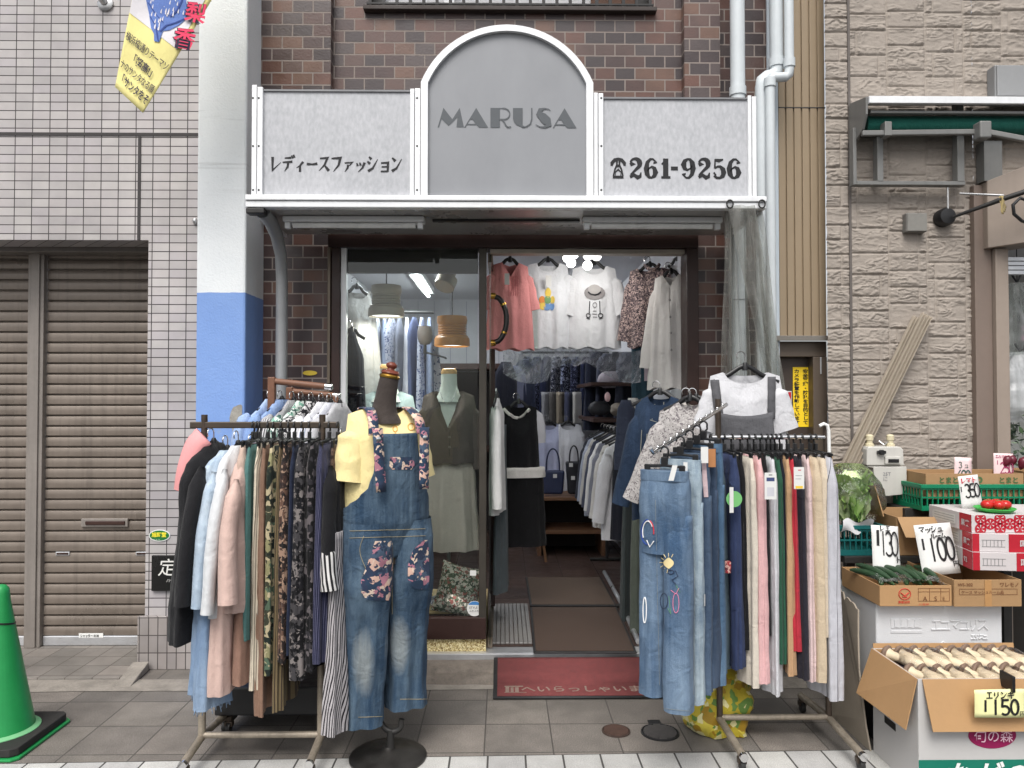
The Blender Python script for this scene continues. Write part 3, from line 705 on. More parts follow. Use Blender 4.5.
g = MB(); g.box(X(988, YR)+.001, X(1001, YR), YR-.08, YR+.1, 0, Z(250, YR)); g.build('entrance_post', POST, st, bevel=.004)
g = MB()
g.slab([at(988, 248, YR-.09), at(987, 181, YR-.09), at(1070, 148, 3.95), at(1070, 236, 3.95)], (0, .3, 0)); g.build('entrance_header', POST, st, bevel=.004)
g = MB(); g.box(X(1001, 4.3)+.002, 4.2, 5.6, 5.7, 0, 3.2); g.build('back_wall', plain('dim_interior', S(190, 192, 188), .8), st)
g = MB(); g.box(X(1001, 4.3)+.002, 4.2, 4.4, 5.7, 2.55, 2.65); g.build('shop_ceiling', INW, st)
g = MB(); [g.box(X(1001, 4.2), 4.2, 4.2+.0, 4.24, Z(256+i*4.5, 4.2), Z(259.5+i*4.5, 4.2)) for i in range(4)]; g.build('roller_shutter', ALU, st)
for b_ in ((xq0, 6, YR+.002, YR+.1, 4.001, 5.2), (X(1060, YR)+.001, 6, YR-.008, YR+.1, 2.9, 4.0), (4.2, 6, YR-.01, YR+.1, 0, 2.899)):
    g = MB(); g.box(*b_); g.build('wall', STN, st)
g = MB(); g.add([(X(1001, 4.3), 4.6, .0), (4.2, 4.6, .0), (4.2, 5.6, .0), (X(1001, 4.3), 5.6, .0)], [(0,1,2,3)]); g.build('entrance_floor', ENTR, kind='structure')
# ================================================================== SHOP SIGN CANOPY
YF = 3.69
cv = thing('sign_canopy', 'shallow aluminium canopy carrying the grey arched shop sign above the doorway', 'shop sign', (0, 4.0, 2.49))
cl, cr = X(247, YF, 205), X(765, YF, 205)
zc = Z(208, YF)
g = MB(); g.box(cl+.02, cr-.02, YF+.03, YW-.075, zc-.004, zc+.03); g.build('canopy_roof', plain('canopy_underside', S(160, 158, 155), .3, .3, .12, 3, streak=.2), cv)
g = MB(); z1, z2, z3 = Z(197, YF), Z(202.5, YF), Z(209, YF)
g.box(cl, cr, YF-.03, YF+.03, z2+.001, z1); g.box(cl, cr, YF-.022, YF+.028, z3, z2-.001); g.build('fascia_rail', WALU, cv, bevel=.004)
g = MB(); g.box(cl+.001, cl+.03, YF+.031, YW-.07, zc-.02, zc+.035); g.build('side_rail', WALU, cv, bevel=.003)
g = MB(); g.box(cl+.0, cl+.09, YF-.018, YF+.04, zc-.035, zc-.006); g.build('corner_bracket', DKMETAL, cv, bevel=.006)
g = MB(); g.box(cr-.03, cr-.001, YF+.031, YW-.07, zc-.02, zc+.035); g.build('side_rail', WALU, cv, bevel=.003)
def sign_face(name, c1, c2, sc=60):
    m, nt, b = mat(name); v = objco(nt)
    a = noi(nt, scl(nt, v, 1, 1, .5), sc, 4, .65); d = noi(nt, v, 2.2, 4)
    f = mth(nt, 'ADD', mth(nt, 'MULTIPLY', a, .65), mth(nt, 'MULTIPLY', d, .35))
    lk(nt, mixc(nt, rng(nt, f, .35, .65, 0, 1), c1, c2), b.inputs['Base Color']); b.inputs['Roughness'].default_value = .5
    lk(nt, bumpn(nt, a, .12, .003), b.inputs['Normal']); return m
SF = sign_face('frosted_sign_face', S(161, 163, 167), S(186, 187, 191))
SG = sign_face('grey_sign_face', S(131, 133, 137), S(139, 141, 145), 5)
zb1 = z1 + .001
def px_box(mb, a, b, c, d, y0, y1): mb.box(X(a, YF), X(b, YF), YF + y0, YF + y1, max(Z(d, YF), zb1), Z(c, YF)); return mb
pl = px_box(MB(), 261, 409.5, 92, 197, .006, .09).build('sign_panel', SF, cv)
pc = None
def archpoly(xl, xr, ysp, ytop, ybot, n=28):
    hw = (xr - xl) / 2; rise = ysp - ytop; rad = (hw*hw + rise*rise) / (2*rise); cx, cy = (xl+xr)/2, ytop + rad
    a = math.asin(min(1, hw / rad)); P = [(cx + rad*math.sin(-a + 2*a*i/n), cy - rad*math.cos(-a + 2*a*i/n)) for i in range(n+1)]
    return P
AX0, AX1 = 420.5, 593.5
outer = archpoly(AX0, AX1, 84, 26.5, 197); inner = archpoly(AX0+7, AX1-7, 84.5, 32.5, 197)
cvt = lambda p: (X(p[0], YF), max(Z(p[1], YF), zb1))
pc = MB().prism([cvt(p) for p in inner] + [cvt((AX1-7, 198)), cvt((AX0+7, 198))], YF+.004, YF+.09).build('sign_panel', SG, cv)
pr = px_box(MB(), 603.5, 749, 98, 197, .006, .09).build('sign_panel', SF, cv)
g = MB()
O = [cvt((AX0, 198))] + [cvt(p) for p in outer] + [cvt((AX1, 198))]; I = [cvt((AX0+7, 198))] + [cvt(p) for p in inner] + [cvt((AX1-7, 198))]
n = len(O); vs = [(x, YF-.02, z) for x, z in O] + [(x, YF-.02, z) for x, z in I] + [(x, YF+.1, z) for x, z in O] + [(x, YF+.1, z) for x, z in I]
g.add(vs, [f for i in range(n-1) for f in ((i, n+i, n+i+1, i+1), (2*n+i, i, i+1, 2*n+i+1), (n+i, 3*n+i, 3*n+i+1, n+i+1), (3*n+i, 2*n+i, 2*n+i+1, 3*n+i+1))])
g.build('arch_frame', WALU, cv)
for a, b, t in ((250.5, 255.5, 87), (256, 261.5, 89), (409.5, 413.8, 90), (414.3, 419.8, 89.5), (594.2, 598.3, 93), (598.8, 603.8, 93.5), (749, 752.6, 95), (753.2, 757.5, 96)):
    g = px_box(MB(), a, b, t, 197, -.012, .1)
    f = g.build('sign_post', WALU, cv, bevel=.0025)
    if b - a > 4.9:
        for q in (98, 146, 190):
            s_ = MB(); c = at((a+b)/2, q, YF-.012); s_.lathe((c.x, YF-.012, c.z), [(.0055, 0), (.004, .002)], 8, (0,-1,0)); s_.build('screw', BLACKPL, f)
g = MB(); px_box(g, 261.5, 409.5, 90.5, 92.3, -.002, .1); px_box(g, 603.8, 749, 96.5, 98.3, -.002, .1); g.build('top_trim', plain('thin_grey_trim', S(120,120,122), .4, .4), cv)
# lettering: brush katakana, art deco name, slab numerals
LC = plain('sign_black', S(26, 26, 29), .6)
g = MB(); x = 268.5; adv = (402 - 268.5) / 11
zk = Z(172, YF); hk = (172 - 156.5) / F * YF
for i, ch in enumerate('レディースファッション'):
    px = 268.5 + adv * i; h = hk * (.92 if ch in 'ィァッョ' else 1.0)
    for k, s_ in enumerate(KANA[ch]): stroke(g, [(p[0]*.72, p[1], *(p[2:])) for p in s_], Vector((X(px, YF), YF+.006, zk)), Vector((hk, 0, 0)), Vector((0, 0, h)), .135, .0012 + k*.0002, Vector((0, -1, 0)))
g.build('lettering', LC, pl)
AL = [[(.5,1),(.2,.4),(.36,.4),(.5,.14),(.62,0),(1,0)], [(0,0),(.05,0),(.235,.4),(.2,.4)], [(.08,.13),(.52,.13),(.48,.19),(.11,.19)]]
MS = {
 'M': [[(0,0),(.05,0),(.16,.45),(.22,1)], [(.22,1),(.13,.45),(.42,.08),(.56,.42)], [(.42,.08),(.56,.42),(.84,1),(.78,.55)], [(.84,1),(.76,.6),(.72,.02),(1,.02)]],
 'A': AL,
 'R': [[(0,0),(.46,0),(.46,.955),(0,.955)], [(0,.957),(.6,.957),(.6,1),(0,1)]],
 'U': [[(0,1),(.5,1),(.5,.12),(.4,.06),(.18,.14),(.06,.28),(0,.45)], [(.4,.06),(.5,.12),(.62,.07),(.55,0),(.48,0)]],
 'S': [],
}
g = MB(); zM = Z(127.5, YF); hM = (127.5 - 107.5) / F * YF; n_ = Vector((0, -1, 0)); kk = 0
for ch, pxa, pxb in (('M', 437, 463.5), ('A', 463.8, 488), ('R', 490.3, 511), ('U', 513, 532.5), ('S', 535.5, 551.5), ('A', 553, 577)):
    xo_, wo_ = X(pxa, YF), X(pxb, YF) - X(pxa, YF)
    for P in MS[ch]:
        A = sum(P[i][0]*P[(i+1) % len(P)][1] - P[(i+1) % len(P)][0]*P[i][1] for i in range(len(P)))
        if A < 0: P = P[::-1]
        kk += 1; g.add([(xo_ + p[0]*wo_, YF+.004-.0012-kk*.0001, zM + p[1]*hM) for p in P], [tuple(range(len(P)))])
    o_ = Vector((xo_, YF+.004, zM)); ux_, uz_ = Vector((wo_, 0, 0)), Vector((0, 0, hM))
    if ch == 'R':
        stroke(g, [(.58,.978)] + [(a, b) for a, b, _ in arc(.66, .70, .28, .28, 90, -90, 10)] + [(.42, .42)], o_, ux_, uz_, .055, .0036, n_)
        stroke(g, [(.55,.42),(.66,.3),(.76,.1),(.86,.02),(1,.05)], o_, ux_, uz_, .06, .0038, n_)
    if ch == 'U': stroke(g, [(.52,.03),(.7,.06),(.9,.2),(.97,.45),(.97,1)], o_, ux_, uz_, .06, .0037, n_)
    if ch == 'S': stroke(g, [(.98,.86,.25),(.84,.95,.6),(.58,.98,1.0),(.3,.9,3),(.24,.72,4.6),(.5,.52,7),(.76,.32,7),(.84,.16,4),(.6,.03,1.4),(.3,.04,.8),(.02,.16,.5)], o_, ux_, uz_, .07, .0037, n_)
g.build('lettering', plain('sign_name_grey', S(80, 84, 88), .5), pc)
SLAB = {
 '2': [[(.1,.66,.9),(.22,.72,1.5),(.1,.8,.8)], [(.08,.8,.5)] + [(a, b, w) for (a, b, _), w in zip(arc(.36, .73, .27, .25, 160, -40, 9), [.7,.7,.8,.9,1.2,1.5,1.8,1.8,1.6,1.2])] + [(.3,.34,.8),(.12,.16,.8)], [(.08,.06,1.0),(.3,.17,1.0),(.5,.04,1.3),(.66,.1,1),(.7,.3,.4)]],
 '6': [[(.64,.74,1.4),(.62,.84,1.2)], [(.66,.84,.5),(.5,.97,.6),(.36,.96,.8),(.2,.8,1.3),(.13,.5,1.8),(.18,.22,1.7),(.3,.05,.9),(.42,.03,.7),(.58,.12,1.3),(.65,.3,1.8),(.58,.5,1.3),(.44,.58,.7),(.28,.5,.5),(.2,.36,.5)]],
 '1': [[(.4,1,2.1),(.4,.5,2.1),(.4,.0,2.1)], [(.12,.05,.8),(.7,.05,.8)], [(.14,.72,.6),(.26,.76,.8),(.4,.96,1.2)]],
 '-': [[(.04,.5,1.0),(.5,.5,1.0)]],
 '5': [[(.16,.5,.7),(.18,.98,.5)], [(.18,.93,.9),(.4,.9,1.1),(.64,.96,.5)], [(.16,.5,.5),(.3,.6,.7),(.46,.6,.9),(.62,.46,1.6),(.66,.3,1.8),(.6,.12,1.4),(.44,.03,.8),(.26,.04,.8),(.12,.16,1)], [(.12,.2,1.2),(.2,.26,1.2)]],
}
SLAB['9'] = [[(.78 - a, 1 - b, w) for a, b, w in s_] for s_ in SLAB['6']]
g = MB(); oT = X(610, YF); zT = Z(177.5, YF); hT = (177.5 - 157.3) / F * YF; q = 0
def slab(ch, px, wpx):
    global q
    for k, s_ in enumerate(SLAB[ch]):
        q += 1; stroke(g, s_, Vector((X(px, YF), YF+.006, zT)), Vector(((wpx/F*YF) / .78, 0, 0)), Vector((0, 0, hT)), .16 if ch != '-' else .2, .0012 + k*.00015, n_)
for ch, px, w in zip('261-9256', (629.5, 645, 660.5, 671.5, 682.5, 698.5, 713.5, 728.5), (14, 14, 12.5, 12, 14.5, 14, 14, 14.5)): slab(ch, px, w)
for s_ in ([(.0,.62,1.6),(.0,.74,2),(.2,.9,1.8),(.5,.96,1.4),(.8,.9,1.8),(1.0,.74,2),(1.0,.62,1.6)], [(.4,.86,1.4),(.4,.66,1.2),(.25,.45,1.1),(.13,.1,1.2)], [(.6,.86,1.4),(.6,.66,1.2),(.75,.45,1.1),(.87,.1,1.2)], [(.08,.06,1.3),(.92,.06,1.3)], [(.35,.62,1.2),(.65,.62,1.2)], [(.3,.14,.5),(.28,.3,.5),(.5,.44,.9),(.72,.3,.5),(.7,.14,.5)]):
    q += 1; stroke(g, s_, Vector((X(612.5, YF), YF+.006, zT)), Vector((13/F*YF, 0, 0)), Vector((0, 0, hT)), .11, .0012 + q*.00003, n_)
g.build('lettering', LC, pr)
# strip lights below the canopy (switched off)
for a, b in ((283, 424), (583, 722)):
    ya = 3.86; g = MB(); g.box(X(a, ya), X(b, ya), ya-.03, ya+.05, zc-.035, zc-.006); fx = g.build('strip_light', WALU, cv, bevel=.004)
    g = MB(); zt = zc - .05; g.tube([(X(a+9, ya), ya, zt), (X(b-9, ya), ya, zt)], .014, 12); g.build('tube', plain('unlit_tube', (.8,.8,.78), .3), fx, smooth=40)
    for e in (a+4, b-4):
        g = MB(); g.box(X(e, ya)-.014, X(e, ya)+.014, ya-.016, ya+.016, zt-.018, zc-.036); g.build('end_holder', WALU, fx, bevel=.003)
g = MB(); ya = 3.9; g.box(X(432, ya), X(580, ya), ya, ya+.03, zc-.016, zc-.006); g.build('cable_duct', DKMETAL, cv)
# curved stay post on the brick
g = MB(); a = at(263, 212, 3.74); P = [a, at(271, 222, 3.85), at(277, 236, 3.98), at(281, 255, 4.1), at(282, 280, 4.15)] + [Vector((at(282, 280, 4.15).x, 4.15, z)) for z in (1.8, 1.0, .02)]
g.tube(P, [.036, .036, .034, .032, .032, .032, .032, .032], 14); g.build('stay_post', plain('grey_painted_steel', S(150, 152, 154), .45, .3, .1), cv, smooth=60)

# ------------------------------------------------------------------ clear gathered curtain at the canopy corner
VF = film('cloudy_vinyl', S(150, 149, 144), .46, .28)
vc = thing('vinyl_curtain', 'cloudy clear vinyl curtain gathered at the canopy corner', 'curtain', (1.2, 3.72, 1.3))
P, UV = [], []
zt0, zb0 = Z(206, 3.68), .95
for i in range(34):
    t = i / 33; row = []; z = zt0 + (zb0 - zt0) * t
    xa = X(727 - 6*t, 3.70); xb = X(764 + 30*t**.8, 3.70)
    for k in range(73):
        u = k / 72; am = .012 + .04 * min(1, t*1.6)
        xx = xa + (xb - xa) * (u + .035*math.sin(u*19 + 2*t))
        yy = 3.72 + am * math.sin(u * 37 + 1.5*math.sin(3*t) ) + .03*noise.noise((u*5, t*3, 2))
        row.append((xx, yy, z))
    P.append(row)
g = MB(); g.grid(P); g.build('sheet', VF, vc, smooth=180)
P = []
for i in range(30):     # front flap, swept towards the brown door
    t = i / 29; row = []; z = zt0 + (Z(395, 3.64) - zt0) * t
    xa = X(729 + 44*t, 3.64); xb = X(757 + 30*t, 3.64)
    for k in range(31):
        u = k / 30; row.append((xa + (xb-xa)*u, 3.655 + .018*math.sin(u*11+t*2)*(.3+t) + .02*noise.noise((u*3, t*4, 8)), z))
    P.append(row)
g = MB(); g.grid(P); g.build('front_flap', VF, vc, smooth=180)
for px in (730, 762):
    g = MB(); c = at(px, 204, 3.655); g.tube([c + Vector((.016*math.cos(a), 0, .02*math.sin(a))) for a in np.linspace(0, 6.28, 14)], .004, 6); g.build('ring', DKMETAL, vc, smooth=60)

# ------------------------------------------------------------------ downpipes
PIPE = plain('pipe_grey_white', S(196, 202, 205), .45, 0, .07, 4, streak=.22)
def pipe(label, pts, r, bands=()):
    p = thing('downpipe', label, 'pipe', pts[-1], None)
    g = MB(); g.tube(pts, r, 18); g.build('tube', PIPE, p, smooth=60)
    for c in bands: g = MB(); g.lathe(c, [(r, 0), (r+.006, .002), (r+.006, .05), (r, .052)], 18); g.build('collar', PIPE, p, smooth=40)
    return p
yp = 4.2; c = at(737.5, 50, yp)
pipe('pale downpipe against the brick above the phone number sign', [(c.x, yp, 5.0), (c.x, yp, 1.9), (c.x, yp, .02)], .041, [(c.x, yp, Z(95, yp)), (c.x, yp, Z(300, yp))])
c = at(776.5, 30, yp); d = at(762, 90, yp)
pipe('thick pale downpipe with an elbow beside the tan ribbed wall', [(c.x, yp, 5.0), (c.x, yp, Z(67, yp)), (c.x-.005, yp, Z(72, yp)), (c.x-.03, yp, Z(75, yp)), (d.x+.03, yp, Z(76, yp)), (d.x+.006, yp, Z(79, yp)), (d.x, yp, Z(86, yp)), (d.x, yp, 1.5), (d.x, yp, .02)], .039, [(c.x, yp, Z(66, yp))])
yp2 = 4.14; c = at(789, 30, yp2); d = at(770, 90, yp2)
pipe('thinner pale downpipe crossing beside the thick elbow pipe', [(c.x, yp2, 5.0), (c.x, yp2, Z(67, yp2)), (c.x-.004, yp2, Z(73, yp2)), (c.x-.02, yp2, Z(75.5, yp2)), (d.x+.02, yp2, Z(76, yp2)), (d.x+.004, yp2, Z(79, yp2)), (d.x, yp2, Z(85, yp2)), (d.x, yp2, 1.5), (d.x, yp2, .02)], .026, [(c.x, yp2, Z(66, yp2)), (d.x, yp2, Z(86, yp2))])

# ------------------------------------------------------------------ green retractable awning
AW = plain('awning_grey', S(118, 118, 116), .45, .2, .1, 5, streak=.15); AWD = plain('awning_dark', S(70, 72, 72), .5, .2, .2)
aw = thing('shop_awning', 'rolled up green awning with grey arms above the greengrocer', 'awning', (2.6, 4.15, 3.0))
xa = at(849, 120, 4.25).x
g = MB(); g.slab([(xa, 4.25, 3.255), (xa, 4.05, 3.215), (xa, 4.05, 3.12), (xa, 4.09, 3.05), (xa, 4.16, 3.02), (xa, 4.25, 2.995)], (.012, 0, 0)); g.build('end_cap', AW, aw, bevel=.002)
g = MB(); g.box(xa+.013, 4.2, 4.035, 4.06, 3.176, 3.215); g.slab([(xa+.013, 4.05, 3.216), (4.2, 4.05, 3.216), (4.2, 4.25, 3.256), (xa+.013, 4.25, 3.256)], (0, 0, -.012)); g.build('cassette', WALU, aw, bevel=.002)
g = MB(); g.box(xa+.04, 4.2, 4.075, 4.10, 3.135, 3.15); g.build('front_profile', AW, aw, bevel=.002)
g = MB(); g.tube([(xa+.05, 4.17, 3.10), (2.6, 4.165, 3.10), (4.2, 4.165, 3.105)], [.05, .052, .06], 18); g.build('fabric_roll', fabric('awning_green', S(10, 92, 80), .2, .8), aw, smooth=40)
g = MB(); g.bar(at(862, 133.5, 4.1), at(984, 132, 4.08), .024, .03); g.build('arm', AW, aw, bevel=.005)
g = MB(); g.bar(at(981, 131, 4.04), at(1060, 146, 3.98), .024, .03); g.build('arm', AW, aw, bevel=.005)
g = MB(); c = at(982, 132, 4.06); g.box(c.x-.035, c.x+.03, c.y-.04, c.y+.03, c.z-.045, c.z+.05); g.build('elbow_joint', AW, aw, bevel=.008)
for px in (886,):
    g = MB(); c = at(px, 131, 4.1); g.box(c.x-.02, c.x+.02, c.y-.028, c.y+.03, c.z-.035, c.z+.045); g.build('bracket', AW, aw, bevel=.004)
yf = 4.2
def pbar(mb, a, b, c, d, y0, y1): mb.box(X(a, yf), X(b, yf), y0, y1, Z(d, yf), Z(c, yf))
for a, b, c, d in ((853, 856.5, 128, 185), (877, 883, 137, 181.5), (957, 964, 100, 181.5), (856.7, 965, 181, 185)):
    g = MB(); pbar(g, a, b, c, d, yf-.03 - .002*(a > 870), yf+.02); g.build('wall_frame', AW, aw, bevel=.003)
g = MB(); g.box(X(985, yf), X(1003, yf), yf-.02, yf+.05, Z(180, yf), Z(140, yf)); g.build('wall_plate', AW, aw)
c = at(1012, 79, 4.1); g = MB(); g.box(X(999, 4.19), X(1070, 4.19), 4.19, 4.262, Z(95, 4.19), Z(62, 4.19))
eb = thing('electric_box', 'grey metal box on the stone wall above the rolled green awning', 'box', (2.8, 4.15, 3.2))
g.build('casing', plain('box_grey', S(126, 127, 128), .5, .1, .06), eb, bevel=.006)
g = MB(); g.box(X(1000.5, 4.19), X(1070, 4.19), 4.18, 4.189, Z(94, 4.19), Z(63, 4.19)); g.build('lid', plain('box_lid_grey', S(138, 139, 140), .5, .1, .06), eb, bevel=.004)
c = at(914, 223.5, 4.245); jb = thing('junction_box', 'small square grey junction box on the stone wall', 'junction box', c)
g = MB(); g.box(c.x-.06, c.x+.06, c.y-.03, 4.265, c.z-.055, c.z+.055); g.build('casing', plain('jbox_grey', S(112, 110, 106), .55), jb, bevel=.006)
g = MB(); g.box(c.x-.056, c.x+.056, c.y-.036, c.y-.031, c.z-.051, c.z+.051); g.build('lid', plain('jbox_grey2', S(122, 120, 115), .55), jb, bevel=.003)
c = at(948, 216, 4.2); wl_ = thing('wall_mount', 'round black wall mount with a long slanting rod under the awning', 'mount', c)
g = MB(); g.lathe((c.x, 4.26, c.z), [(.052, 0), (.052, .05), (.044, .065), (.012, .07)], 24, (0,-1,0)); g.build('disc', BLACKPL, wl_, smooth=40)
g = MB(); g.tube([(c.x, 4.2, c.z+.04), (c.x, 4.2, Z(186, 4.2))], .006, 8); g.build('hanger_rod', STEEL, wl_)
g = MB(); g.tube([(c.x+.02, 4.18, c.z-.01), at(1000, 200, 4.0), at(1060, 180, 3.9)], [.008, .014, .014], 10); g.build('rod', DKMETAL, wl_, smooth=60)
g = MB(); g.tube([at(960, 193.5, 4.15), at(1004, 195.5, 4.0)], .007, 8); g.build('stay_rod', STEEL, smooth=60, label='thin steel rod tied with a yellow ribbon near the awning', cat='rod')
rb = MB(); c = at(1001, 196, 3.99); random.seed(5)
for k in range(4):
    a = random.uniform(-.02, .02); P = [c + Vector((a*t*1.3 + .006*math.sin(6*t+k), -.008 + .004*k, -.1*t*(1-.12*k))) for t in np.linspace(0, 1, 8)]
    rb.grid([[p - Vector((.008, 0, 0)), p + Vector((.008, .003, 0))] for p in P])
rb.build('ribbon', fabric('yellow_ribbon', S(170, 150, 96), .1), smooth=180, solid=.001, label='faded yellow ribbon tied to the steel rod', cat='ribbon')
g = MB(); g.tube([at(1035, 203, 3.95), at(1020, 198, 3.95), at(1013, 205, 3.95), at(1014, 214, 3.95), at(1022, 221, 3.95), at(1040, 226, 3.95)], .009, 8); g.build('cable', BLACKPL, smooth=60, label='loop of black cable beside the shop header', cat='cable')

# ------------------------------------------------------------------ banner at upper left
bn = thing('street_banner', 'yellow and white cloth banner with a blue robe drawing hanging above the tiled wall', 'banner', at(160, 0, 3.55))
BQ = [(163, -161), (267, -91), (115, 87), (143, 113)]
def bpt(u, v, lift=0):
    a = [BQ[0][i]*(1-u)*(1-v) + BQ[1][i]*u*(1-v) + BQ[2][i]*(1-u)*v + BQ[3][i]*u*v for i in (0, 1)]
    return bpx(a[0], a[1], lift)
def bpx(px, py, lift=0): return at(px, py, 3.55 + .004*math.sin(px*.09 + py*.05) + .003*math.sin(py*.11) - lift*1.4)
def bgrid(u0, u1, v0, v1, lift, nu=20, nv=40): return MB().grid([[bpt(u0+(u1-u0)*i/nu, v0+(v1-v0)*j/nv, lift) for i in range(nu+1)] for j in range(nv+1)])
YC = fabric('banner_yellow', S(240, 228, 140), .04, .8, .1); WC = fabric('banner_white', S(226, 222, 226), .04, .8, .1)
bgrid(0, 1, 0, 1, 0).build('cloth', YC, bn, smooth=180, solid=.0015)
bgrid(0, .93, .05, .70, .002).build('white_field', WC, bn, smooth=180)
def bpoly(px, lift, name, m):
    import mathutils
    P = [Vector((x, y, 0)) for x, y in px]
    tri = mathutils.geometry.tessellate_polygon([P]); mb = MB()
    mb.add([bpx(x, y, lift) for x, y in px], [tuple(t) for t in tri]); return mb.build(name, m, bn)
BLU = fabric('banner_blue', S(92, 124, 196), .2, .8, .1); DBL = fabric('banner_dark_blue', S(52, 76, 150), .1, .8, .1)
bpoly([(143,-60),(146,0),(149,14),(151,28),(154,34),(154,41),(159,42),(163,31),(170,30),(179,25),(186,19),(188,10),(186,0),(192,-60)], .004, 'blue_robe', BLU)
for pxs in ([(160,31),(166,25),(176,22),(185,18)], [(150,16),(156,26),(158,40)], [(170,16),(177,10),(182,0),(184,-20)], [(148,2),(156,14),(163,22)]):
    mb = MB(); mb.grid([[bpx(x-.8, y, .0055), bpx(x+.8, y+.8, .0055)] for x, y in pxs]); mb.build('robe_fold', DBL, bn)
mb = MB(); random.seed(12)
for k in range(70):
    x, y = random.uniform(149, 184), random.uniform(-25, 30)
    if y > 36 - (x-154)*.8 or x < 149 + max(0, y)*.2: continue
    mb.add([bpx(x, y, .006), bpx(x+1.0, y-1.4, .006), bpx(x+.3, y+3.6, .006), bpx(x-.8, y+2.4, .006)], [(0,1,2,3)])
mb.build('robe_print', WC, bn)
def btext(s, u0, v0, h, m, bold=.02, lift=.0065, sx=1, name='lettering', du=.95):
    """Lettering that follows the cloth: u0, v0 start, h height in v units."""
    c = bpy.data.curves.new('t', 'FONT'); c.body = s; c.size = 1; c.offset = bold; c.resolution_u = 3
    t = bpy.data.objects.new('t', c); COL.objects.link(t); dg = bpy.context.evaluated_depsgraph_get(); dg.update()
    me = bpy.data.meshes.new_from_object(t.evaluated_get(dg)); bpy.data.objects.remove(t)
    mb = MB(); mb.v = [tuple(bpt(u0 + v.co.x*sx, v0 - v.co.y*h, lift)) for v in me.vertices]; mb.f = [tuple(p.vertices) for p in me.polygons]
    return mb.build(name, m, bn)
NAVY = plain('banner_ink', S(40, 36, 60), .7)
btext('横浜橋通りテーマソ', .02, .80, .038, NAVY, .008, sx=.105)
btext('「超高!」', .20, .862, .042, NAVY, .018, sx=.15)
btext('ナのサンタなる願', .02, .912, .038, NAVY, .008, sx=.115)
btext('「サンタをそ', .06, .965, .044, NAVY, .02, sx=.15)
def tpx(s, px, py, h, m, lift, bold, rot=-12):
    c = bpy.data.curves.new('t', 'FONT'); c.body = s; c.size = 1; c.offset = bold
    t = bpy.data.objects.new('t', c); COL.objects.link(t); dg = bpy.context.evaluated_depsgraph_get(); dg.update()
    me = bpy.data.meshes.new_from_object(t.evaluated_get(dg)); bpy.data.objects.remove(t); mb = MB(); a = R(rot)
    mb.v = [tuple(bpx(px + h*(v.co.x*math.cos(a) - v.co.y*math.sin(a)), py - h*(v.co.x*math.sin(a) + v.co.y*math.cos(a)), lift)) for v in me.vertices]
    mb.f = [tuple(p.vertices) for p in me.polygons]; return mb.build('lettering', m, bn)
RK = plain('banner_red', S(222, 60, 96), .7)
for s, px, py, h in (('梨', 184, 18, 21), ('香', 172, 44, 22)):
    tpx(s, px-.4, py+.3, h, NAVY, .0075, .045); tpx(s, px, py, h, RK, .010, .022)

# ------------------------------------------------------------------ cone, drain covers
cx, cy = -2.285, 3.44
co = thing('traffic_cone', 'green plastic traffic cone with a black weighted base', 'traffic cone', (cx, cy, 0))
GRN = plain('cone_green', S(34, 138, 74), .4, 0, .1, 5, bump=.02, streak=.1)
g = MB(); g.lathe((cx, cy, .036), [(.145, 0), (.142, .02), (.138, .03), (.036, .60), (.034, .63), (.030, .652), (.018, .666), (.004, .670)], 40); g.build('body', GRN, co, smooth=50)
def sq(h, r=.025): return [(cx-h, cy-h+r), (cx-h+r, cy-h), (cx+h-r, cy-h), (cx+h, cy-h+r), (cx+h, cy+h-r), (cx+h-r, cy+h), (cx-h+r, cy+h), (cx-h, cy+h-r)]
g = MB(); g.slab([(x, y, .014) for x, y in sq(.212)], (0, 0, -.012)); g.build('foot', GRN, co, bevel=.003)
g = MB(); o_, i_ = sq(.18), [(cx + .165*math.cos(R(225 - 22.5 + 45*k)), cy + .165*math.sin(R(225 - 22.5 + 45*k))) for k in range(8)]
g.slab([(x, y, .05) for x, y in sq(.20)], (0, 0, -.034)); g.build('weight', plain('rubber_black', (.022,.021,.02), .75, 0, .3, 25, bump=.2), co, bevel=.004)
g = MB(); g.lathe((cx, cy, .0505), [(.162, 0), (.162, .003), (.14, .012)], 40, cap=False); g.build('collar', plain('faded_green', S(110, 170, 122), .6), co, smooth=50)
g = MB(); rr = .0545; g.tube([(cx + rr*math.cos(a), cy + rr*math.sin(a), .535 + .012*math.cos(a+2.2)) for a in np.linspace(0, 2*math.pi, 30)], .0045, 6); g.build('strap', BLACKPL, co, smooth=60)

IRON = plain('cast_iron', (.03, .03, .031), .55, .4, .3, 30, bump=.3)
def cover(px, py, r, label, m, ring):
    c = onz(px, py, 0); o = thing('drain_cover', label, 'drain cover', (c.x, c.y, 0))
    g = MB(); g.lathe((c.x, c.y, -.005), [(r, 0), (r, .0115), (r*.93, .0125), (r*.9, .0055)], 32); g.build('rim', ring, o, smooth=40)
    g = MB(); n = 13
    for i in range(n):
        y = -r*.84 + 2*r*.84*i/(n-1); hx = math.sqrt(max(0, (r*.86)**2 - y*y))
        if hx > .012: g.box(c.x-hx, c.x+hx, c.y+y-r*.035, c.y+y+r*.035, .001, .0095)
    g.build('grid_plate', plain('worn_iron_' + m.name, tuple(3.2*x for x in S(52, 50, 49)), .5, .3, .3, 60) if m is IRON else m, o)
    return c
c = cover(660, 733, .088, 'black slotted drain cover in the pavement near the red mat', IRON, IRON)
g = MB(); g.box(c.x-.035, c.x+.025, c.y+.085, c.y+.125, -.003, .009); g.build('hinge_tab', IRON, [o for o in COL.objects if o.name.startswith('drain_cover')][0], bevel=.003)
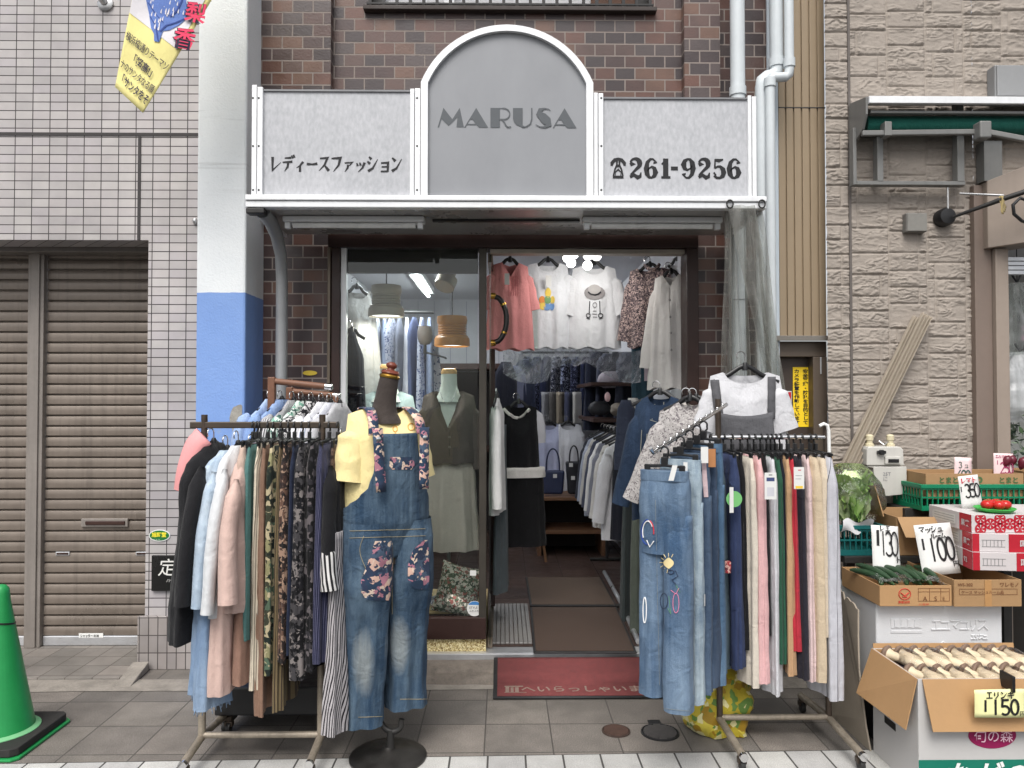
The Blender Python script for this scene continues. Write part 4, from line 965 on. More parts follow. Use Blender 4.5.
cover(616, 731.5, .066, 'small rusty brown drain cover set in the pavement', plain('rusty_iron', S(86, 66, 58), .8, .2, .3, 30, bump=.4), plain('rusty_iron2', S(70, 56, 50), .8, .2, .3, 30))

# ------------------------------------------------------------------ leaning boards, gas meter
BD = plain('board_beige', S(166, 155, 140), .55, 0, .08, 3, streak=.18)
def board(px0, py0, px1, py1, y0, y1, label, w=.062):
    a, b = at(px0, py0, y0), at(px1, py1, y1); o = thing('siding_board', label, 'board', b)
    d = (b - a).normalized(); s_ = d.cross(Vector((0, 1, 0))).normalized(); n_ = d.cross(s_).normalized()
    if n_.y > 0: n_ = -n_
    g = MB(); g.obox((a+b)/2, s_*w*.92, n_*.008, d*((b-a).length/2)); g.build('web', BD, o, bevel=.002)
    for q in (-.92, -.3, .35, .92):
        g = MB(); g.obox((a+b)/2 + s_*w*q + n_*.016, s_*w*.06, n_*.0105, d*((b-a).length/2 - .001)); g.build('rib', BD, o, bevel=.0015)
board(926, 315, 799, 575, 4.225, 4.12, 'ribbed beige board leaning on the stone wall, upper one of two', .03)
board(917, 318, 790, 580, 4.245, 4.16, 'ribbed beige board leaning behind another on the stone wall', .028)

ym = 4.1; gm = thing('gas_meter', 'white gas meter with rounded body on the stone wall', 'gas meter', at(885, 500, ym))
MW = plain('meter_white', S(190, 188, 182), .5, 0, .05, 8, streak=.08)
cvm = lambda L: [(X(a, ym), Z(b, ym)) for a, b in L]
g = MB(); g.prism(cvm([(866.5,450),(868,447),(900,447),(903,450),(903.5,464),(905,466),(866,466)]), ym, ym+.1); g.build('upper_body', MW, gm, bevel=.008)
g = MB(); g.prism(cvm([(866,467),(905,467),(905,489),(900,495),(880,497),(873,494),(872,468)]), ym-.01, ym+.1); g.build('lower_body', MW, gm, bevel=.01)
g = MB(); g.prism(cvm([(883.5,457),(899,457),(899,464.2),(883.5,464.2)]), ym-.012, ym-.001); wq = g.build('display', MW, gm, bevel=.003)
g = MB(); g.prism(cvm([(886.5,459.3),(897,459.3),(897,462.8),(886.5,462.8)]), ym-.015, ym-.0122); g.build('display_window', BLACKPL, wq)
g = MB(); g.box(X(876, ym), X(884, ym), ym-.018, ym-.001, Z(454, ym), Z(451, ym)); g.lathe((X(880, ym), ym-.001, Z(452.5, ym)), [(.014, 0), (.014, .025)], 12, (0,-1,0)); g.build('valve', BLACKPL, gm)
CRM = plain('cream_fitting', S(206, 196, 166), .5)
for px in (873.5, 894.5):
    g = MB(); x = X(px, ym); g.lathe((x, ym+.05, Z(447, ym)), [(.024, 0), (.024, .012), (.016, .016), (.016, .03), (.02, .034), (.021, .058), (.012, .066)], 16); g.build('pipe_fitting', CRM, gm, smooth=40)
g = MB(); g.tube([at(879, 441, ym+.05), at(884, 445, ym+.03), at(889, 441, ym+.05)], .004, 6); g.build('seal_wire', STEEL, gm)
text('lettering', '25T\nに', (X(881, ym), ym-.0105, Z(476, ym)), (1,0,0), (0,0,1), .028, plain('faint_ink', S(120,120,125), .7), gm)
c = at(310, 373, YW-.003); yo = thing('oval_plate', 'tiny yellow oval plate on the bricks beside the stay post', 'plate', c)
g = MB(); g.prism([(c.x + .042*math.cos(R(a)), c.z + .014*math.sin(R(a))) for a in range(0, 360, 15)], c.y-.004, c.y); g.build('plate', plain('plate_yellow', S(206, 178, 60), .4, 0, .1), yo)
# ================================================================== GARMENTS
def lerp_tab(tab, t):
    if isinstance(tab, (int, float)): return tab
    for (a, va), (b, vb) in zip(tab, tab[1:]):
        if t <= b:
            q = 0 if b == a else max(0, (t - a) / (b - a)); q = q*q*(3-2*q); return va + (vb - va) * q
    return tab[-1][1]
def drape(mb, cx, cy, z0, z1, ang, W, D, nf=5, amp=.012, seed=0, N=44, M=26, p=.75, lean=(0, 0), cap=True, hem=0, wr=.006):
    """Cloth hanging as a flattened tube: W half-width along ang, D half-thickness; folds deepen towards the hem."""
    ca, sa = math.cos(ang), math.sin(ang); P = []; UV = []
    for i in range(M + 1):
        t = i / M; w, d = lerp_tab(W, t), lerp_tab(D, t); row = []; ur = []
        for k in range(N):
            th = 2*math.pi*k/N; c, s = math.cos(th), math.sin(th)
            lx = w * math.copysign(abs(c)**p, c); ly = d * math.copysign(abs(s)**p, s)
            f = amp * (t**.6) * (math.sin(nf*th + seed*1.7 + .7*math.sin(2.2*t+seed)) + .5*math.sin((nf*2+1)*th + seed*.9))
            q = noise.noise((lx*8 + seed*3.1, s*2 + seed, t*3.2)) * wr * (.4 + t) + noise.noise((lx*26 + seed*3.1, s*3 + seed, t*11)) * wr * .45
            ly += (f + q) * (s if abs(s) > .3 else math.copysign(.3, s if s else 1)); lx += c * (f*.5 + q)
            z = z0 + (z1 - z0)*t + (hem * noise.noise((lx*9, seed, 1)) if i == M else 0)
            row.append((cx + lx*ca - ly*sa + lean[0]*t*t, cy + lx*sa + ly*ca + lean[1]*t*t, z)); ur.append((k/N*(4*w+2*d), (z0-z1)*(1-t)))
        P.append(row); UV.append(ur)
    b = len(mb.v); mb.grid(P, UV, True)
    if cap: mb.f.append(tuple(range(b + N - 1, b - 1, -1)))
    return mb
def curve_pts(pts, n):
    """Catmull-Rom through pts."""
    pts = [Vector(p) for p in pts]; E_ = [2*pts[0]-pts[1]] + pts + [2*pts[-1]-pts[-2]]; out = []
    m = len(pts) - 1
    for i in range(n + 1):
        s = min(m - 1e-6, m * i / n); k = int(s); t = s - k; a, b, c, d = E_[k:k+4]
        out.append(.5 * ((2*b) + (c-a)*t + (2*a-5*b+4*c-d)*t*t + (3*b-a-3*c+d)*t**3))
    return out
def sleeve(mb, pts, r0, r1, flat=.6, seed=0, n=16, m=18, wr=.006, ydir=(0, 1, 0)):
    C_ = curve_pts(pts, m); P = []; UV = []; L = 0
    yv = Vector(ydir)
    for i, c in enumerate(C_):
        t = i / m; d = (C_[min(i+1, m)] - C_[max(0, i-1)]).normalized()
        sm = min(1, .35 + t*4.2)
        b = (yv - d*yv.dot(d)).normalized(); a = b.cross(d); r = (r0 + (r1-r0)*t**.8) * sm; row = []; ur = []
        if i: L += (C_[i] - C_[i-1]).length
        for k in range(n):
            th = 2*math.pi*k/n; q = 1 + noise.noise((math.cos(th)*1.3+seed, math.sin(th)*1.3, t*5+seed)) * wr * 15 + .018*math.sin(t*17 + 2*math.cos(th) + seed)
            row.append(c + a*math.cos(th)*r*q + b*math.sin(th)*r*flat*q); ur.append((k/n*4*r, L))
        P.append(row); UV.append(ur)
    mb.f.append(tuple(range(len(mb.v), len(mb.v) + n))); mb.grid(P, UV, True)
def top(mb, c, ang, wsh, wch, whem, L, thick, neck=.09, nd=.07, slope=.28, seed=0, amp=.012, wr=.012, sl=None, tilt=0, vneck=False, nu=34, nt_=26, bodyt=1.0, slsides=(-1, 1)):
    """A hanging top: front and back sheets joined at shoulders and sides, open neck, tube sleeves. c is the neck point."""
    c = Vector(c); rot = Matrix.Rotation(ang, 3, 'Z')
    def ztop(x, front):
        ax = abs(x)
        if ax < neck:
            e = (1 - (ax/neck)) if vneck else math.sqrt(max(0, 1 - (ax/neck)**2))
            return -(nd if front else .018) * e
        return -slope * (ax - neck)
    for front in (1, 0):
        sg = -1 if front else 1; P = []; UV = []
        for i in range(nt_ + 1):
            t = i / nt_; row = []; ur = []
            hw = wsh + (wch - wsh)*min(1, t/.28) if t < .28 else wch + (whem - wch)*((t-.28)/.72)
            th = thick * (min(1, .25 + t*3.2)) * bodyt
            for k in range(nu + 1):
                u = -1 + 2*k/nu; x = hw*u; x0 = wsh*u
                z = ztop(x0, front) * (1-t)**1.5 + (-L) * t if t > 0 else ztop(x0, front)
                z = ztop(x0, front)*(1-t) - L*t
                ed = (1 - abs(u)**3.2)
                y = sg*th*ed
                if t == 0: y = sg*thick*(.32 if abs(x0) < neck else .32*max(0, 1-(abs(x0)-neck)/.05))
                fold = amp*(t**.8)*math.sin(u*7.5 + seed*2.3 + .6*math.sin(t*3+seed)) + amp*.5*t*math.sin(u*15+seed)
                w_ = wr*(noise.noise((x*7+seed*5, z*4, sg*3+seed)) + .28*noise.noise((x*17+seed, z*9, sg)) )*min(1, t*6)
                y += sg*ed**.5*(fold + w_)
                row.append(c + rot @ Vector((x, y, z + (.008*math.sin(u*9+seed) if i == nt_ else 0)))); ur.append((x, z))
            P.append(row if front else row[::-1]); UV.append(ur if front else ur[::-1])
        mb.grid(P, UV)
    if sl:
        for s in slsides:
            a0 = R(sl.get('a', 25)); x = s*(wsh*.97); z = -slope*(wsh-neck)
            r0, r1, ln = sl['r0'], sl['r1'], sl['len']
            st = Vector((s*(wsh - r0*.55), 0, z - r0*.8)); d = Vector((s*math.sin(a0), 0, -math.cos(a0))); b = sl.get('bend', 0)
            pts = [st, st + d*ln*.5 + Vector((s*b, sl.get('fwd', 0)*.5, 0)), st + d*ln + Vector((0, sl.get('fwd', 0), 0))]
            sleeve(mb, [c + rot @ q for q in pts], r0, r1, sl.get('flat', .5), seed + s, ydir=rot @ Vector((0, 1, 0)))
    return mb
HANG = plain('hanger_black', (.013, .013, .014), .35, 0, .1)
WIRE = plain('hook_wire', (.6, .6, .6), .25, 1, .05)
_hang = {}
def coat_hanger(c, ang, half, label, drop=.075, hook=.075, m=None, wire=True, slope=.25, parent=None):
    """Shoulder hanger; c is the neck point of the garment."""
    c = Vector(c); rot = Matrix.Rotation(ang, 3, 'Z'); o = thing('coat_hanger', label, 'hanger', c)
    g = MB(); P = [(-half, 0, -slope*half-.02), (-half*.5, 0, -slope*half*.5-.006), (-.02, 0, .012), (.02, 0, .012), (half*.5, 0, -slope*half*.5-.006), (half, 0, -slope*half-.02)]
    g.tube([c + rot @ Vector(p) for p in curve_pts(P, 14)], [(.0065, .011)]*15, 8, flat=rot @ Vector((0, 1, 0)))
    g.build('arm', m or HANG, o, smooth=60)
    g = MB(); g.lathe(c + Vector((0, 0, -.005)), [(.014, 0), (.012, .03), (.007, .04)], 10); g.build('neck', m or HANG, o, smooth=50)
    g = MB(); r = .02; h = hook; P = [(0, 0, .02), (0, 0, h - .02)] + [(-r + r*math.cos(R(a)), 0, h - .02 + r*math.sin(R(a))) for a in range(20, 230, 20)]
    g.tube([c + rot @ Vector(p) for p in P], .0028, 6); g.build('hook', (WIRE if wire else HANG), o, smooth=60)
    return o
def clip_hanger(x, y, zrail, ang, label, half=.15, drop=.076, m=None):
    """Skirt and trouser hanger: hook, bar along ang and two clips."""
    key = (round(half, 3), round(drop, 3), m.name if m else '')
    if key not in _hang:
        o = thing('clip_hanger', label, 'hanger', (x, y, zrail)); rot = Matrix.Rotation(ang, 3, 'Z')
        T_ = lambda p: Vector((x, y, zrail)) + rot @ Vector(p)
        g = MB(); g.tube([T_((-.014 + .017*math.cos(R(a)) + .014, 0, -.004 + .017*math.sin(R(a)))) for a in range(-20, 201, 20)][::-1] + [T_((.017, 0, -.02)), T_((.004, 0, -.034)), T_((0, 0, -.05))], .0042, 7); g.build('hook', m or HANG, o, smooth=60)
        g = MB(); g.obox(T_((0, 0, -.048)), rot @ Vector((.014, 0, 0)), rot @ Vector((0, .006, 0)), (0, 0, .02)); g.build('neck', m or HANG, o, bevel=.003)
        g = MB(); g.tube([T_((-half, 0, -.068)), T_((0, 0, -.062)), T_((half, 0, -.068))], (.006), 8); g.build('bar', m or HANG, o, smooth=60)
        for s in (-1, 1):
            g = MB(); g.obox(T_((s*half*.86, 0, -drop)), rot @ Vector((.012, 0, 0)), rot @ Vector((0, .0065, 0)), (0, 0, .017)); g.build('clip', m or HANG, o, bevel=.004)
        _hang[key] = (o, ang); o['group'] = 'black clip hangers on the clothes racks'; return o
    src, a0 = _hang[key]; o = src.copy(); COL.objects.link(o); o.location = (x, y, zrail); o.rotation_euler = (0, 0, ang - a0); o['label'] = label
    for ch in src.children:
        q = ch.copy(); COL.objects.link(q); q.parent = o
    return o
def tagcard(parent, c, w, h, ang=0, m=None, art=None, tilt=0):
    c = Vector(c); ux = Vector((math.cos(ang), math.sin(ang), 0)); n = Vector((0, -1, 0)); n = Vector((math.sin(ang), -math.cos(ang), 0)); uz = Vector((math.sin(tilt)*ux.x, math.sin(tilt)*ux.y, math.cos(tilt)))
    g = MB(); g.obox(c, ux*w/2, n*.0008, uz*h/2); o = g.build('price_tag', m or PAPER, parent)
    if art:
        for (x0, x1, z0, z1, mm) in art:
            g = MB(); q = [c + ux*(x*w) + uz*(z*h) + n*.0012 for x, z in ((x0, z0), (x1, z0), (x1, z1), (x0, z1))]; g.quad(*q); g.build('tag_print', mm, o)
    return o

RACK = plain('rack_worn_steel', S(150, 140, 126), .5, .4, .3, 16, bump=.25, bs=90, streak=.4)
RACKD = plain('rack_dark_tube', S(78, 68, 60), .45, .5, .25, 14, bump=.15)
CASTER = plain('caster_black', (.02, .02, .02), .5, 0, .2)
def caster(parent, c):
    c = Vector(c); g = MB(); g.lathe((c.x-.011, c.y, .027), [(.008, 0), (.026, .002), (.027, .011), (.026, .02), (.008, .022)], 18, (1,0,0)); w_ = g.build('caster', CASTER, parent, smooth=40)
    g = MB(); g.lathe((c.x, c.y+.008, .045), [(.014, 0), (.016, .01), (.016, .034), (.01, .036)], 12); g.obox((c.x, c.y+.004, .045), (.018, 0, 0), (0, .014, 0), (0, 0, .012)); g.build('fork', RACKD, w_, bevel=.002)

# ------------------------------------------------------------------ trouser rack on the left
XL0, XL1, YL, ZL = -1.325, -.775, 3.25, 1.437
lr = thing('clothes_rack', 'rolling garment rack on worn steel feet in front of the blue pillar', 'clothes rack', ((XL0+XL1)/2, YL, 0))
for x in (-1.295, -.785):
    g = MB(); g.tube([(x, YL, .105), (x, YL, ZL+.045)], .0135, 12); g.build('post', RACKD, lr, smooth=60)
    g = MB(); g.tube([(x, YL, .10), (x, YL, .42)], .016, 12); g.build('lower_post', RACK, lr, smooth=60)
    g = MB(); g.tube([(x, YL+.30, .075), (x, YL+.02, .10), (x, YL-.19, .07)], .0165, 12); f = g.build('foot', RACK, lr, smooth=60)
    g = MB(); g.lathe((x, YL-.19, .07), [(.018, -.006), (.018, .012)], 12, (0,-1,0)); g.build('end_cap', CHROME, f, smooth=40)
    caster(lr, (x-.0, YL-.18, 0)); caster(lr, (x, YL+.27, 0))
g = MB(); g.tube([(-1.295, YL, .105), (-.785, YL, .105)], .014, 12); g.build('crossbar', RACK, lr, smooth=60)
g = MB(); g.box(XL0-.03, XL1+.06, YL-.011, YL+.011, ZL-.014, ZL+.014); g.build('rail', plain('rack_rail', S(74, 66, 58), .45, .5, .2), lr, bevel=.004)

# palettes
NAVYP = [(0, S(22,24,34)), (.55, S(30,33,46)), (.8, S(96,96,104)), (.9, S(60,60,74))]
DKFL = [(0, S(14,14,17)), (.5, S(20,20,24)), (.66, S(118,112,110)), (.82, S(60,58,60))]
CAMO = [(0, S(30,38,34)), (.3, S(78,96,78)), (.52, S(134,130,96)), (.7, S(54,56,44)), (.86, S(172,160,130))]
BRFL = [(0, S(30,26,26)), (.35, S(96,72,60)), (.55, S(48,38,36)), (.75, S(150,124,106)), (.9, S(70,52,46))]
BKFL = [(0, S(12,12,14)), (.72, S(16,16,19)), (.8, S(92,86,88)), (.92, S(44,42,46))]
def K(n, c): return fabric(n, S(*c))
A90 = R(90)
_n = [0]
def pants_on_rail(px, name, m, label, cat, hem_px, short, wd=.17, thick=.021, yc=YL, zr=ZL, ry=3.06, amp=.014, nf=6, seed=None, hang=True, ang=A90, z0=None, th2=None, side=1):
    """Trousers or skirt clipped flat and hung across the rail, so its narrow near edge faces the street."""
    _n[0] += 1; sd = seed if seed is not None else _n[0]*1.37
    x = at(px, 520, ry).x; zt = z0 or (zr - .072 - .012*abs(math.sin(_n[0]*2.3))); zb = Z(hem_px, ry)
    g = MB(); drape(g, x, yc, zt, zb, ang, [(0, wd*.84), (.12, wd), (.5, wd*1.06), (1, wd*1.1)], [(0, thick*.55), (.12, thick), (1, th2 or thick*1.15)], nf, amp, sd, hem=.01, N=56, M=28)
    o = g.build(name, m, smooth=180, label=label, cat=cat)
    if hang: clip_hanger(x, yc, zr, ang, f'black clip hanger carrying the {short}', wd*.9)
    return o
BLKC = K('black_cloth', (24, 24, 27))
L = [
 (241, 'trousers', K('beige_pink', (196, 168, 152)), 'dusty beige pink trousers with gathered waist on the crowded steel rack', 'trousers', 612, 'dusty beige pink trousers', .16, .035),
 (245, 'trousers', K('charcoal', (52, 52, 58)), 'charcoal trousers squeezed between beige pink and teal ones', 'trousers', 640, 'charcoal trousers', .15, .018),
 (248, 'skirt', K('teal', (78, 124, 120)), 'plain teal skirt on the left steel rack', 'skirt', 640, 'teal skirt', .165, .024),
 (257, 'trousers', stripes('cream_stripe', S(206,196,176), S(120,108,98), .03, .7), 'cream trousers with thin brown stripes next to the teal skirt', 'trousers', 690, 'cream striped trousers', .16, .02),
 (263, 'trousers', K('tan_brown', (136, 104, 84)), 'long tan brown trousers between cream stripes and green camouflage print', 'trousers', 716, 'tan brown trousers', .165, .019),
 (271, 'trousers', floral('camo_green', CAMO, 26, .02), 'green leafy camouflage print trousers on the crowded steel rack', 'trousers', 676, 'green leafy print trousers', .17, .026),
 (279, 'trousers', stripes('olive_stripe', S(112,98,72), S(64,54,44), .02, .6), 'long olive brown striped trousers reaching lowest beside the green print', 'trousers', 715, 'olive striped trousers', .15, .018),
 (285, 'trousers', floral('brown_floral', BRFL, 40, .012), 'brown flower print trousers with a ruffled pale waist', 'trousers', 664, 'brown flower print trousers', .17, .024),
 (293, 'skirt', K('navy', (32, 40, 62)), 'plain dark navy skirt between brown and grey flower prints', 'skirt', 655, 'plain navy skirt', .16, .022),
 (301, 'trousers', floral('grey_floral', DKFL, 42, .012), 'black trousers with dense grey flower print on the steel rack', 'trousers', 681, 'grey flower print trousers', .175, .03),
 (312.5, 'trousers', floral('black_floral', BKFL, 30, .012), 'black trousers with sparse small grey flowers beside the navy pinstripe', 'trousers', 672, 'sparse flower black trousers', .175, .03),
 (322, 'trousers', stripes('navy_pin', S(34,36,58), S(108,108,132), .012, .82), 'navy pinstripe wide trousers on the left steel rack', 'trousers', 662, 'navy pinstripe trousers', .175, .032),
 (331, 'scarf', floral('brown_shine', [(0,S(70,56,50)),(.5,S(92,74,64)),(.8,S(46,38,36))], 60, .01, .4), 'shiny brown patterned scarf like cloth near the rack post', 'scarf', 700, 'shiny brown scarf', .12, .02),
]
for (px, nm, m, lb, ct, hem, short, wd, th) in L: pants_on_rail(px-4, nm, m, lb, ct, hem, short, wd, th)

# jackets and blouses flaring out at the end of the rack
def hung_side(name, m, label, cat, neck, path_w, z1, ang, seed, sl=None, thick=.05, hang=None, lean=(0,0), amp=.012, nf=5):
    """Top hung across a rail: shoulders slope from the hanger, one sleeve towards the street."""
    x, y, z0 = neck; g = MB()
    drape(g, x, y, z0, z1, ang, path_w, [(0, .02), (.15, thick), (1, thick*1.2)], nf, amp, seed, lean=lean, N=48, M=30, hem=.008, wr=.01)
    if sl:
        for s in sl: sleeve(g, s['p'], s['r0'], s['r1'], s.get('flat', .6), seed + 3, ydir=s.get('y', (1, .3, 0)))
    o = g.build(name, m, smooth=180, label=label, cat=cat)
    if hang: coat_hanger((x, y, z0 - .012), ang, .11, hang)
    return o
SH = [(0, .05), (.10, .15), (.2, .19), (1, .22)]
a = R(72)
hung_side('jacket', fabric('black_jacket', S(30,30,33)), 'black long jacket with hanging sleeve at the outer end of the rack', 'jacket', (-1.25, 3.24, 1.36), SH, Z(640, 3.1), a, 2.0,
  [dict(p=[(-1.235, 3.08, 1.27), (-1.26, 3.02, 1.02), (-1.275, 2.99, .73)], r0=.06, r1=.05)], .05, 'black hanger inside the black long jacket', lean=(-.02, 0))
LB = denim('pale_blue_lace', S(146, 166, 186), S(190, 202, 212), .6, 9)
hung_side('blouse', LB, 'pale blue lace blouse hanging between a black jacket and a white shirt', 'blouse', (-1.19, 3.24, 1.33), SH, Z(600, 3.05), R(80), 4.1,
  [dict(p=[(-1.185, 3.08, 1.25), (-1.205, 3.02, 1.0), (-1.215, 2.995, .72)], r0=.05, r1=.042)], .035, 'black hanger inside the pale blue lace blouse')
hung_side('shirt', fabric('white_linen', S(208,210,212), .05), 'white linen shirt hanging beside the pale blue lace blouse', 'shirt', (-1.145, 3.24, 1.35), SH, Z(615, 3.05), R(84), 6.3,
  [dict(p=[(-1.14, 3.08, 1.26), (-1.16, 3.01, 1.0), (-1.17, 2.98, .70)], r0=.05, r1=.042)], .035, 'black hanger inside the white linen shirt')
DPAL = denim('pale_frayed_denim', S(104, 128, 158), S(150, 168, 188), .6, 5)
g = MB()
for k, (x, y, zb_) in enumerate(((-1.215, 3.12, Z(690, 3.09)), (-1.185, 3.08, Z(706, 3.05)))):
    drape(g, x, y, .82, zb_, R(60), [(0, .06), (1, .085)], [(0, .03), (1, .035)], 4, .008, 2.2+k, N=36, M=24)
    random.seed(k)
    for i in range(26):
        th = 2*math.pi*i/26; px_, py_ = x + .08*math.cos(th)*math.cos(R(60)) - .03*math.sin(th)*math.sin(R(60)), y + .08*math.cos(th)*math.sin(R(60)) + .03*math.sin(th)*.5
        g.tube([(px_, py_, zb_+.01), (px_ + random.uniform(-.008,.008), py_, zb_ - random.uniform(.01, .03))], .0018, 4)
g.build('jeans', DPAL, smooth=180, label='pale blue jeans with frayed hems hanging below the lace blouse', cat='jeans')
PKB = fabric('pink_linen', S(204, 172, 160), .08)
hung_side('blouse', PKB, 'dusty pink linen blouse with wide sleeve over matching long trousers', 'blouse', (-1.085, 3.24, 1.335), SH, Z(612, 3.06), R(86), 8.5,
  [dict(p=[(-1.09, 3.07, 1.22), (-1.10, 3.01, 1.0), (-1.085, 2.97, .74)], r0=.05, r1=.065)], .04, 'black hanger inside the dusty pink linen blouse')
g = MB(); drape(g, -1.14, 3.1, .95, Z(692, 3.05), R(75), [(0, .06), (1, .10)], [(0, .03), (1, .045)], 4, .01, 5.7); g.build('trousers', PKB, smooth=180, label='dusty pink long trousers showing below the matching linen blouse', cat='trousers')
g = MB(); drape(g, -1.06, 3.16, .9, Z(680, 3.1), R(80), [(0, .08), (1, .12)], [(0, .03), (1, .04)], 5, .01, 9.7); g.build('trousers', K('mocha', (148, 112, 94)), smooth=180, label='mocha brown trousers showing low between pink and teal clothes', cat='trousers')
# pink bag strap at the very end
g = MB(); c = at(193, 462, 3.2)
g.tube(curve_pts([c + Vector((.045, 0, .11)), c + Vector((.01, -.01, .07)), c + Vector((-.02, -.015, -.03)), c + Vector((-.035, -.01, -.12))], 12), [(.05, .02), (.05, .02)] + [(.045, .02)]*11, 12, flat=(1, 0, 0))
g.build('pink_bag', plain('pink_leather', S(222, 152, 152), .5, 0, .08, 12, bump=.1, bs=80), smooth=70, label='small salmon pink soft bag hung at the outer end of the rack', cat='bag')
# black coat, striped shirt cuff, striped wide trousers at the inner end
hung_side('coat', fabric('black_coat', S(26,26,29)), 'black coat hanging beside the rack post next to the mannequin', 'coat', (-.715, 3.30, 1.36), SH, Z(632, 3.1), R(98), 3.3,
  [dict(p=[(-.725, 3.14, 1.27), (-.722, 3.10, 1.02), (-.715, 3.08, .86)], r0=.06, r1=.05)], .035, 'black hanger inside the black coat')
g = MB(); sleeve(g, [(-.718, 3.09, .96), (-.712, 3.07, .84), (-.705, 3.06, .77)], .045, .052, .7, 4.4, ydir=(1, .3, 0)); g.build('shirt', stripes('bw_stripe', S(30,30,32), S(200,198,196), .018, .5), smooth=180, label='black and white striped shirt with its cuff below the black sleeve', cat='shirt')
g = MB(); drape(g, -.685, 3.16, 1.0, Z(729, 3.1), R(84), [(0, .09), (.6, .11), (1, .13)], [(0, .025), (1, .042)], 6, .012, 7.9); g.build('trousers', stripes('bw_stripe2', S(34,32,36), S(170,166,168), .014, .42, .02), smooth=180, label='black and white striped wide trousers below the black coat', cat='trousers')

# low black trolley behind the rack feet
dl_ = thing('trolley', 'low black flat trolley on casters behind the rack feet', 'trolley', (-1.03, 3.62, 0))
g = MB(); g.box(-1.32, -.78, 3.45, 3.82, .10, .23); g.build('deck', BLACKPL, dl_, bevel=.008)
for x in (-1.27, -.83):
    for y in (3.5, 3.77): caster(dl_, (x, y, 0))
    g = MB(); g.box(x-.02, x+.02, 3.52, 3.75, .055, .098); g.build('runner', DKMETAL, dl_)

# ------------------------------------------------------------------ wooden rack behind with shirts seen from the side
WD = plain('rack_brown_wood', S(112, 78, 60), .5, 0, .25, 12, bump=.1)
br = thing('wooden_rack', 'brown wooden garment rack standing behind the trouser rack', 'clothes rack', (-.95, 3.95, 0))
p0, p1 = at(272, 381, 3.85), at(331, 387, 3.85); q0, q1 = at(290, 391, 4.02), at(339, 396, 4.02)
for a, b in ((p0, p1), (q0, q1)):
    g = MB(); g.tube([a, b], .0165, 12); r_ = g.build('rail', WD, br, smooth=60)
    g = MB(); g.lathe(b, [(.0175, -.03), (.0175, .004), (.012, .008)], 12, (b - a).normalized()); g.build('end_cap', CHROME, r_, smooth=40)
    g = MB(); g.box(a.x-.018, a.x+.018, a.y-.018, a.y+.018, .0, a.z+.02); g.build('post', WD, br, bevel=.004)
g = MB(); g.box(q1.x-.03, q1.x-.0, q1.y-.018, q1.y+.018, .0, q1.z+.0); g.build('post', WD, br, bevel=.004)
g = MB(); g.box(p0.x-.017, p0.x+.017, p0.y+.02, q0.y-.02, .08, .12); g.build('stretcher', WD, br, bevel=.004)
SHIRTS = [(268, 'pale_blue_a', denim('chambray_a', S(140,164,204), S(176,194,224), .5, 9), 'pale blue chambray shirt first on the wooden rack'),
 (278, 'b', denim('chambray_b', S(120,148,196), S(166,186,220), .5, 9), 'mid blue chambray shirt second on the wooden rack'),
 (290, 'c', stripes('grey_white', S(200,200,202), S(90,88,92), .01, .5), 'grey and white fine striped shirt on the wooden rack'),
 (299, 'd', floral('mint_leaf', [(0, S(206,222,212)), (.4, S(120,170,150)), (.7, S(60,88,84)), (.85, S(220,226,220))], 50, .01), 'white shirt with mint green leaf print on the wooden rack'),
 (309, 'e', floral('bw_dots', [(0, S(26,26,30)), (.6, S(30,30,34)), (.75, S(200,198,198))], 60, .006), 'black shirt with white specks on the wooden rack'),
 (319, 'f', fabric('white_cotton', S(222,222,226), .05), 'plain white shirt between specked and grey ones on the wooden rack'),
 (327, 'g', stripes('white_blue', S(222,222,228), S(150,158,176), .02, .7), 'white shirt with faint blue stripes on the wooden rack'),
 (336, 'h', fabric('pale_grey', S(186,186,190), .06), 'pale grey shirt last on the wooden rack')]
for i, (px, k, m, lb) in enumerate(SHIRTS):
    c = at(px + 4, 398 + i*.6, 3.9); g = MB()
    drape(g, c.x, c.y, c.z - .005, .72, R(70), [(0, .05), (.12, .17), (.2, .21), (1, .22)], [(0, .012), (.15, .022), (1, .03)], 4, .006, i*1.9, N=32, M=20)
    y0 = c.y - .19; sleeve(g, [(c.x - .06, y0, c.z-.08), (c.x - .085, y0-.05, c.z-.2), (c.x-.09, y0-.06, c.z-.45)], .05, .05, .7, i, ydir=(1, .3, 0))
    g.build('shirt', m, smooth=180, label=lb, cat='shirt', group='shirts on the wooden rack')
    coat_hanger(c - Vector((0, 0, .02)), R(70), .12, f'dark hanger inside the {lb.split(" on the")[0].split(" first")[0].split(" second")[0].split(" last")[0]}', hook=.06)
# ================================================================== DECALS SEWN OR PRINTED ON CLOTH
from mathutils.bvhtree import BVHTree
def bvh(mb): return BVHTree.FromPolygons([Vector(v) for v in mb.v], [f for f in mb.f])
def hit(bv, px, py, lift=.002):
    d = (at(px, py, 3) - CO).normalized(); h = bv.ray_cast(CO, d)
    if h[0] is None: return None
    n = h[1] if h[1].dot(d) < 0 else -h[1]
    return h[0] + n * lift
def sew(bv, rows, n, name, m, parent, lift=.003):
    """Patch sewn on cloth: rows of (py, px_from, px_to)."""
    g = MB(); P = []
    for py, a, b in rows:
        r_ = [hit(bv, a + (b-a)*k/n, py, lift) for k in range(n+1)]
        if any(q is None for q in r_): continue
        P.append(r_)
    if len(P) < 2: return None
    g.grid(P); return g.build(name, m, parent, smooth=180)
def dense(rows, m=12):
    out = []
    for (y0, a0, b0), (y1, a1, b1) in zip(rows, rows[1:]):
        k = max(1, int(abs(y1-y0)/3))
        for i in range(k): t = i/k; out.append((y0+(y1-y0)*t, a0+(a1-a0)*t, b0+(b1-b0)*t))
    return out + [rows[-1]]
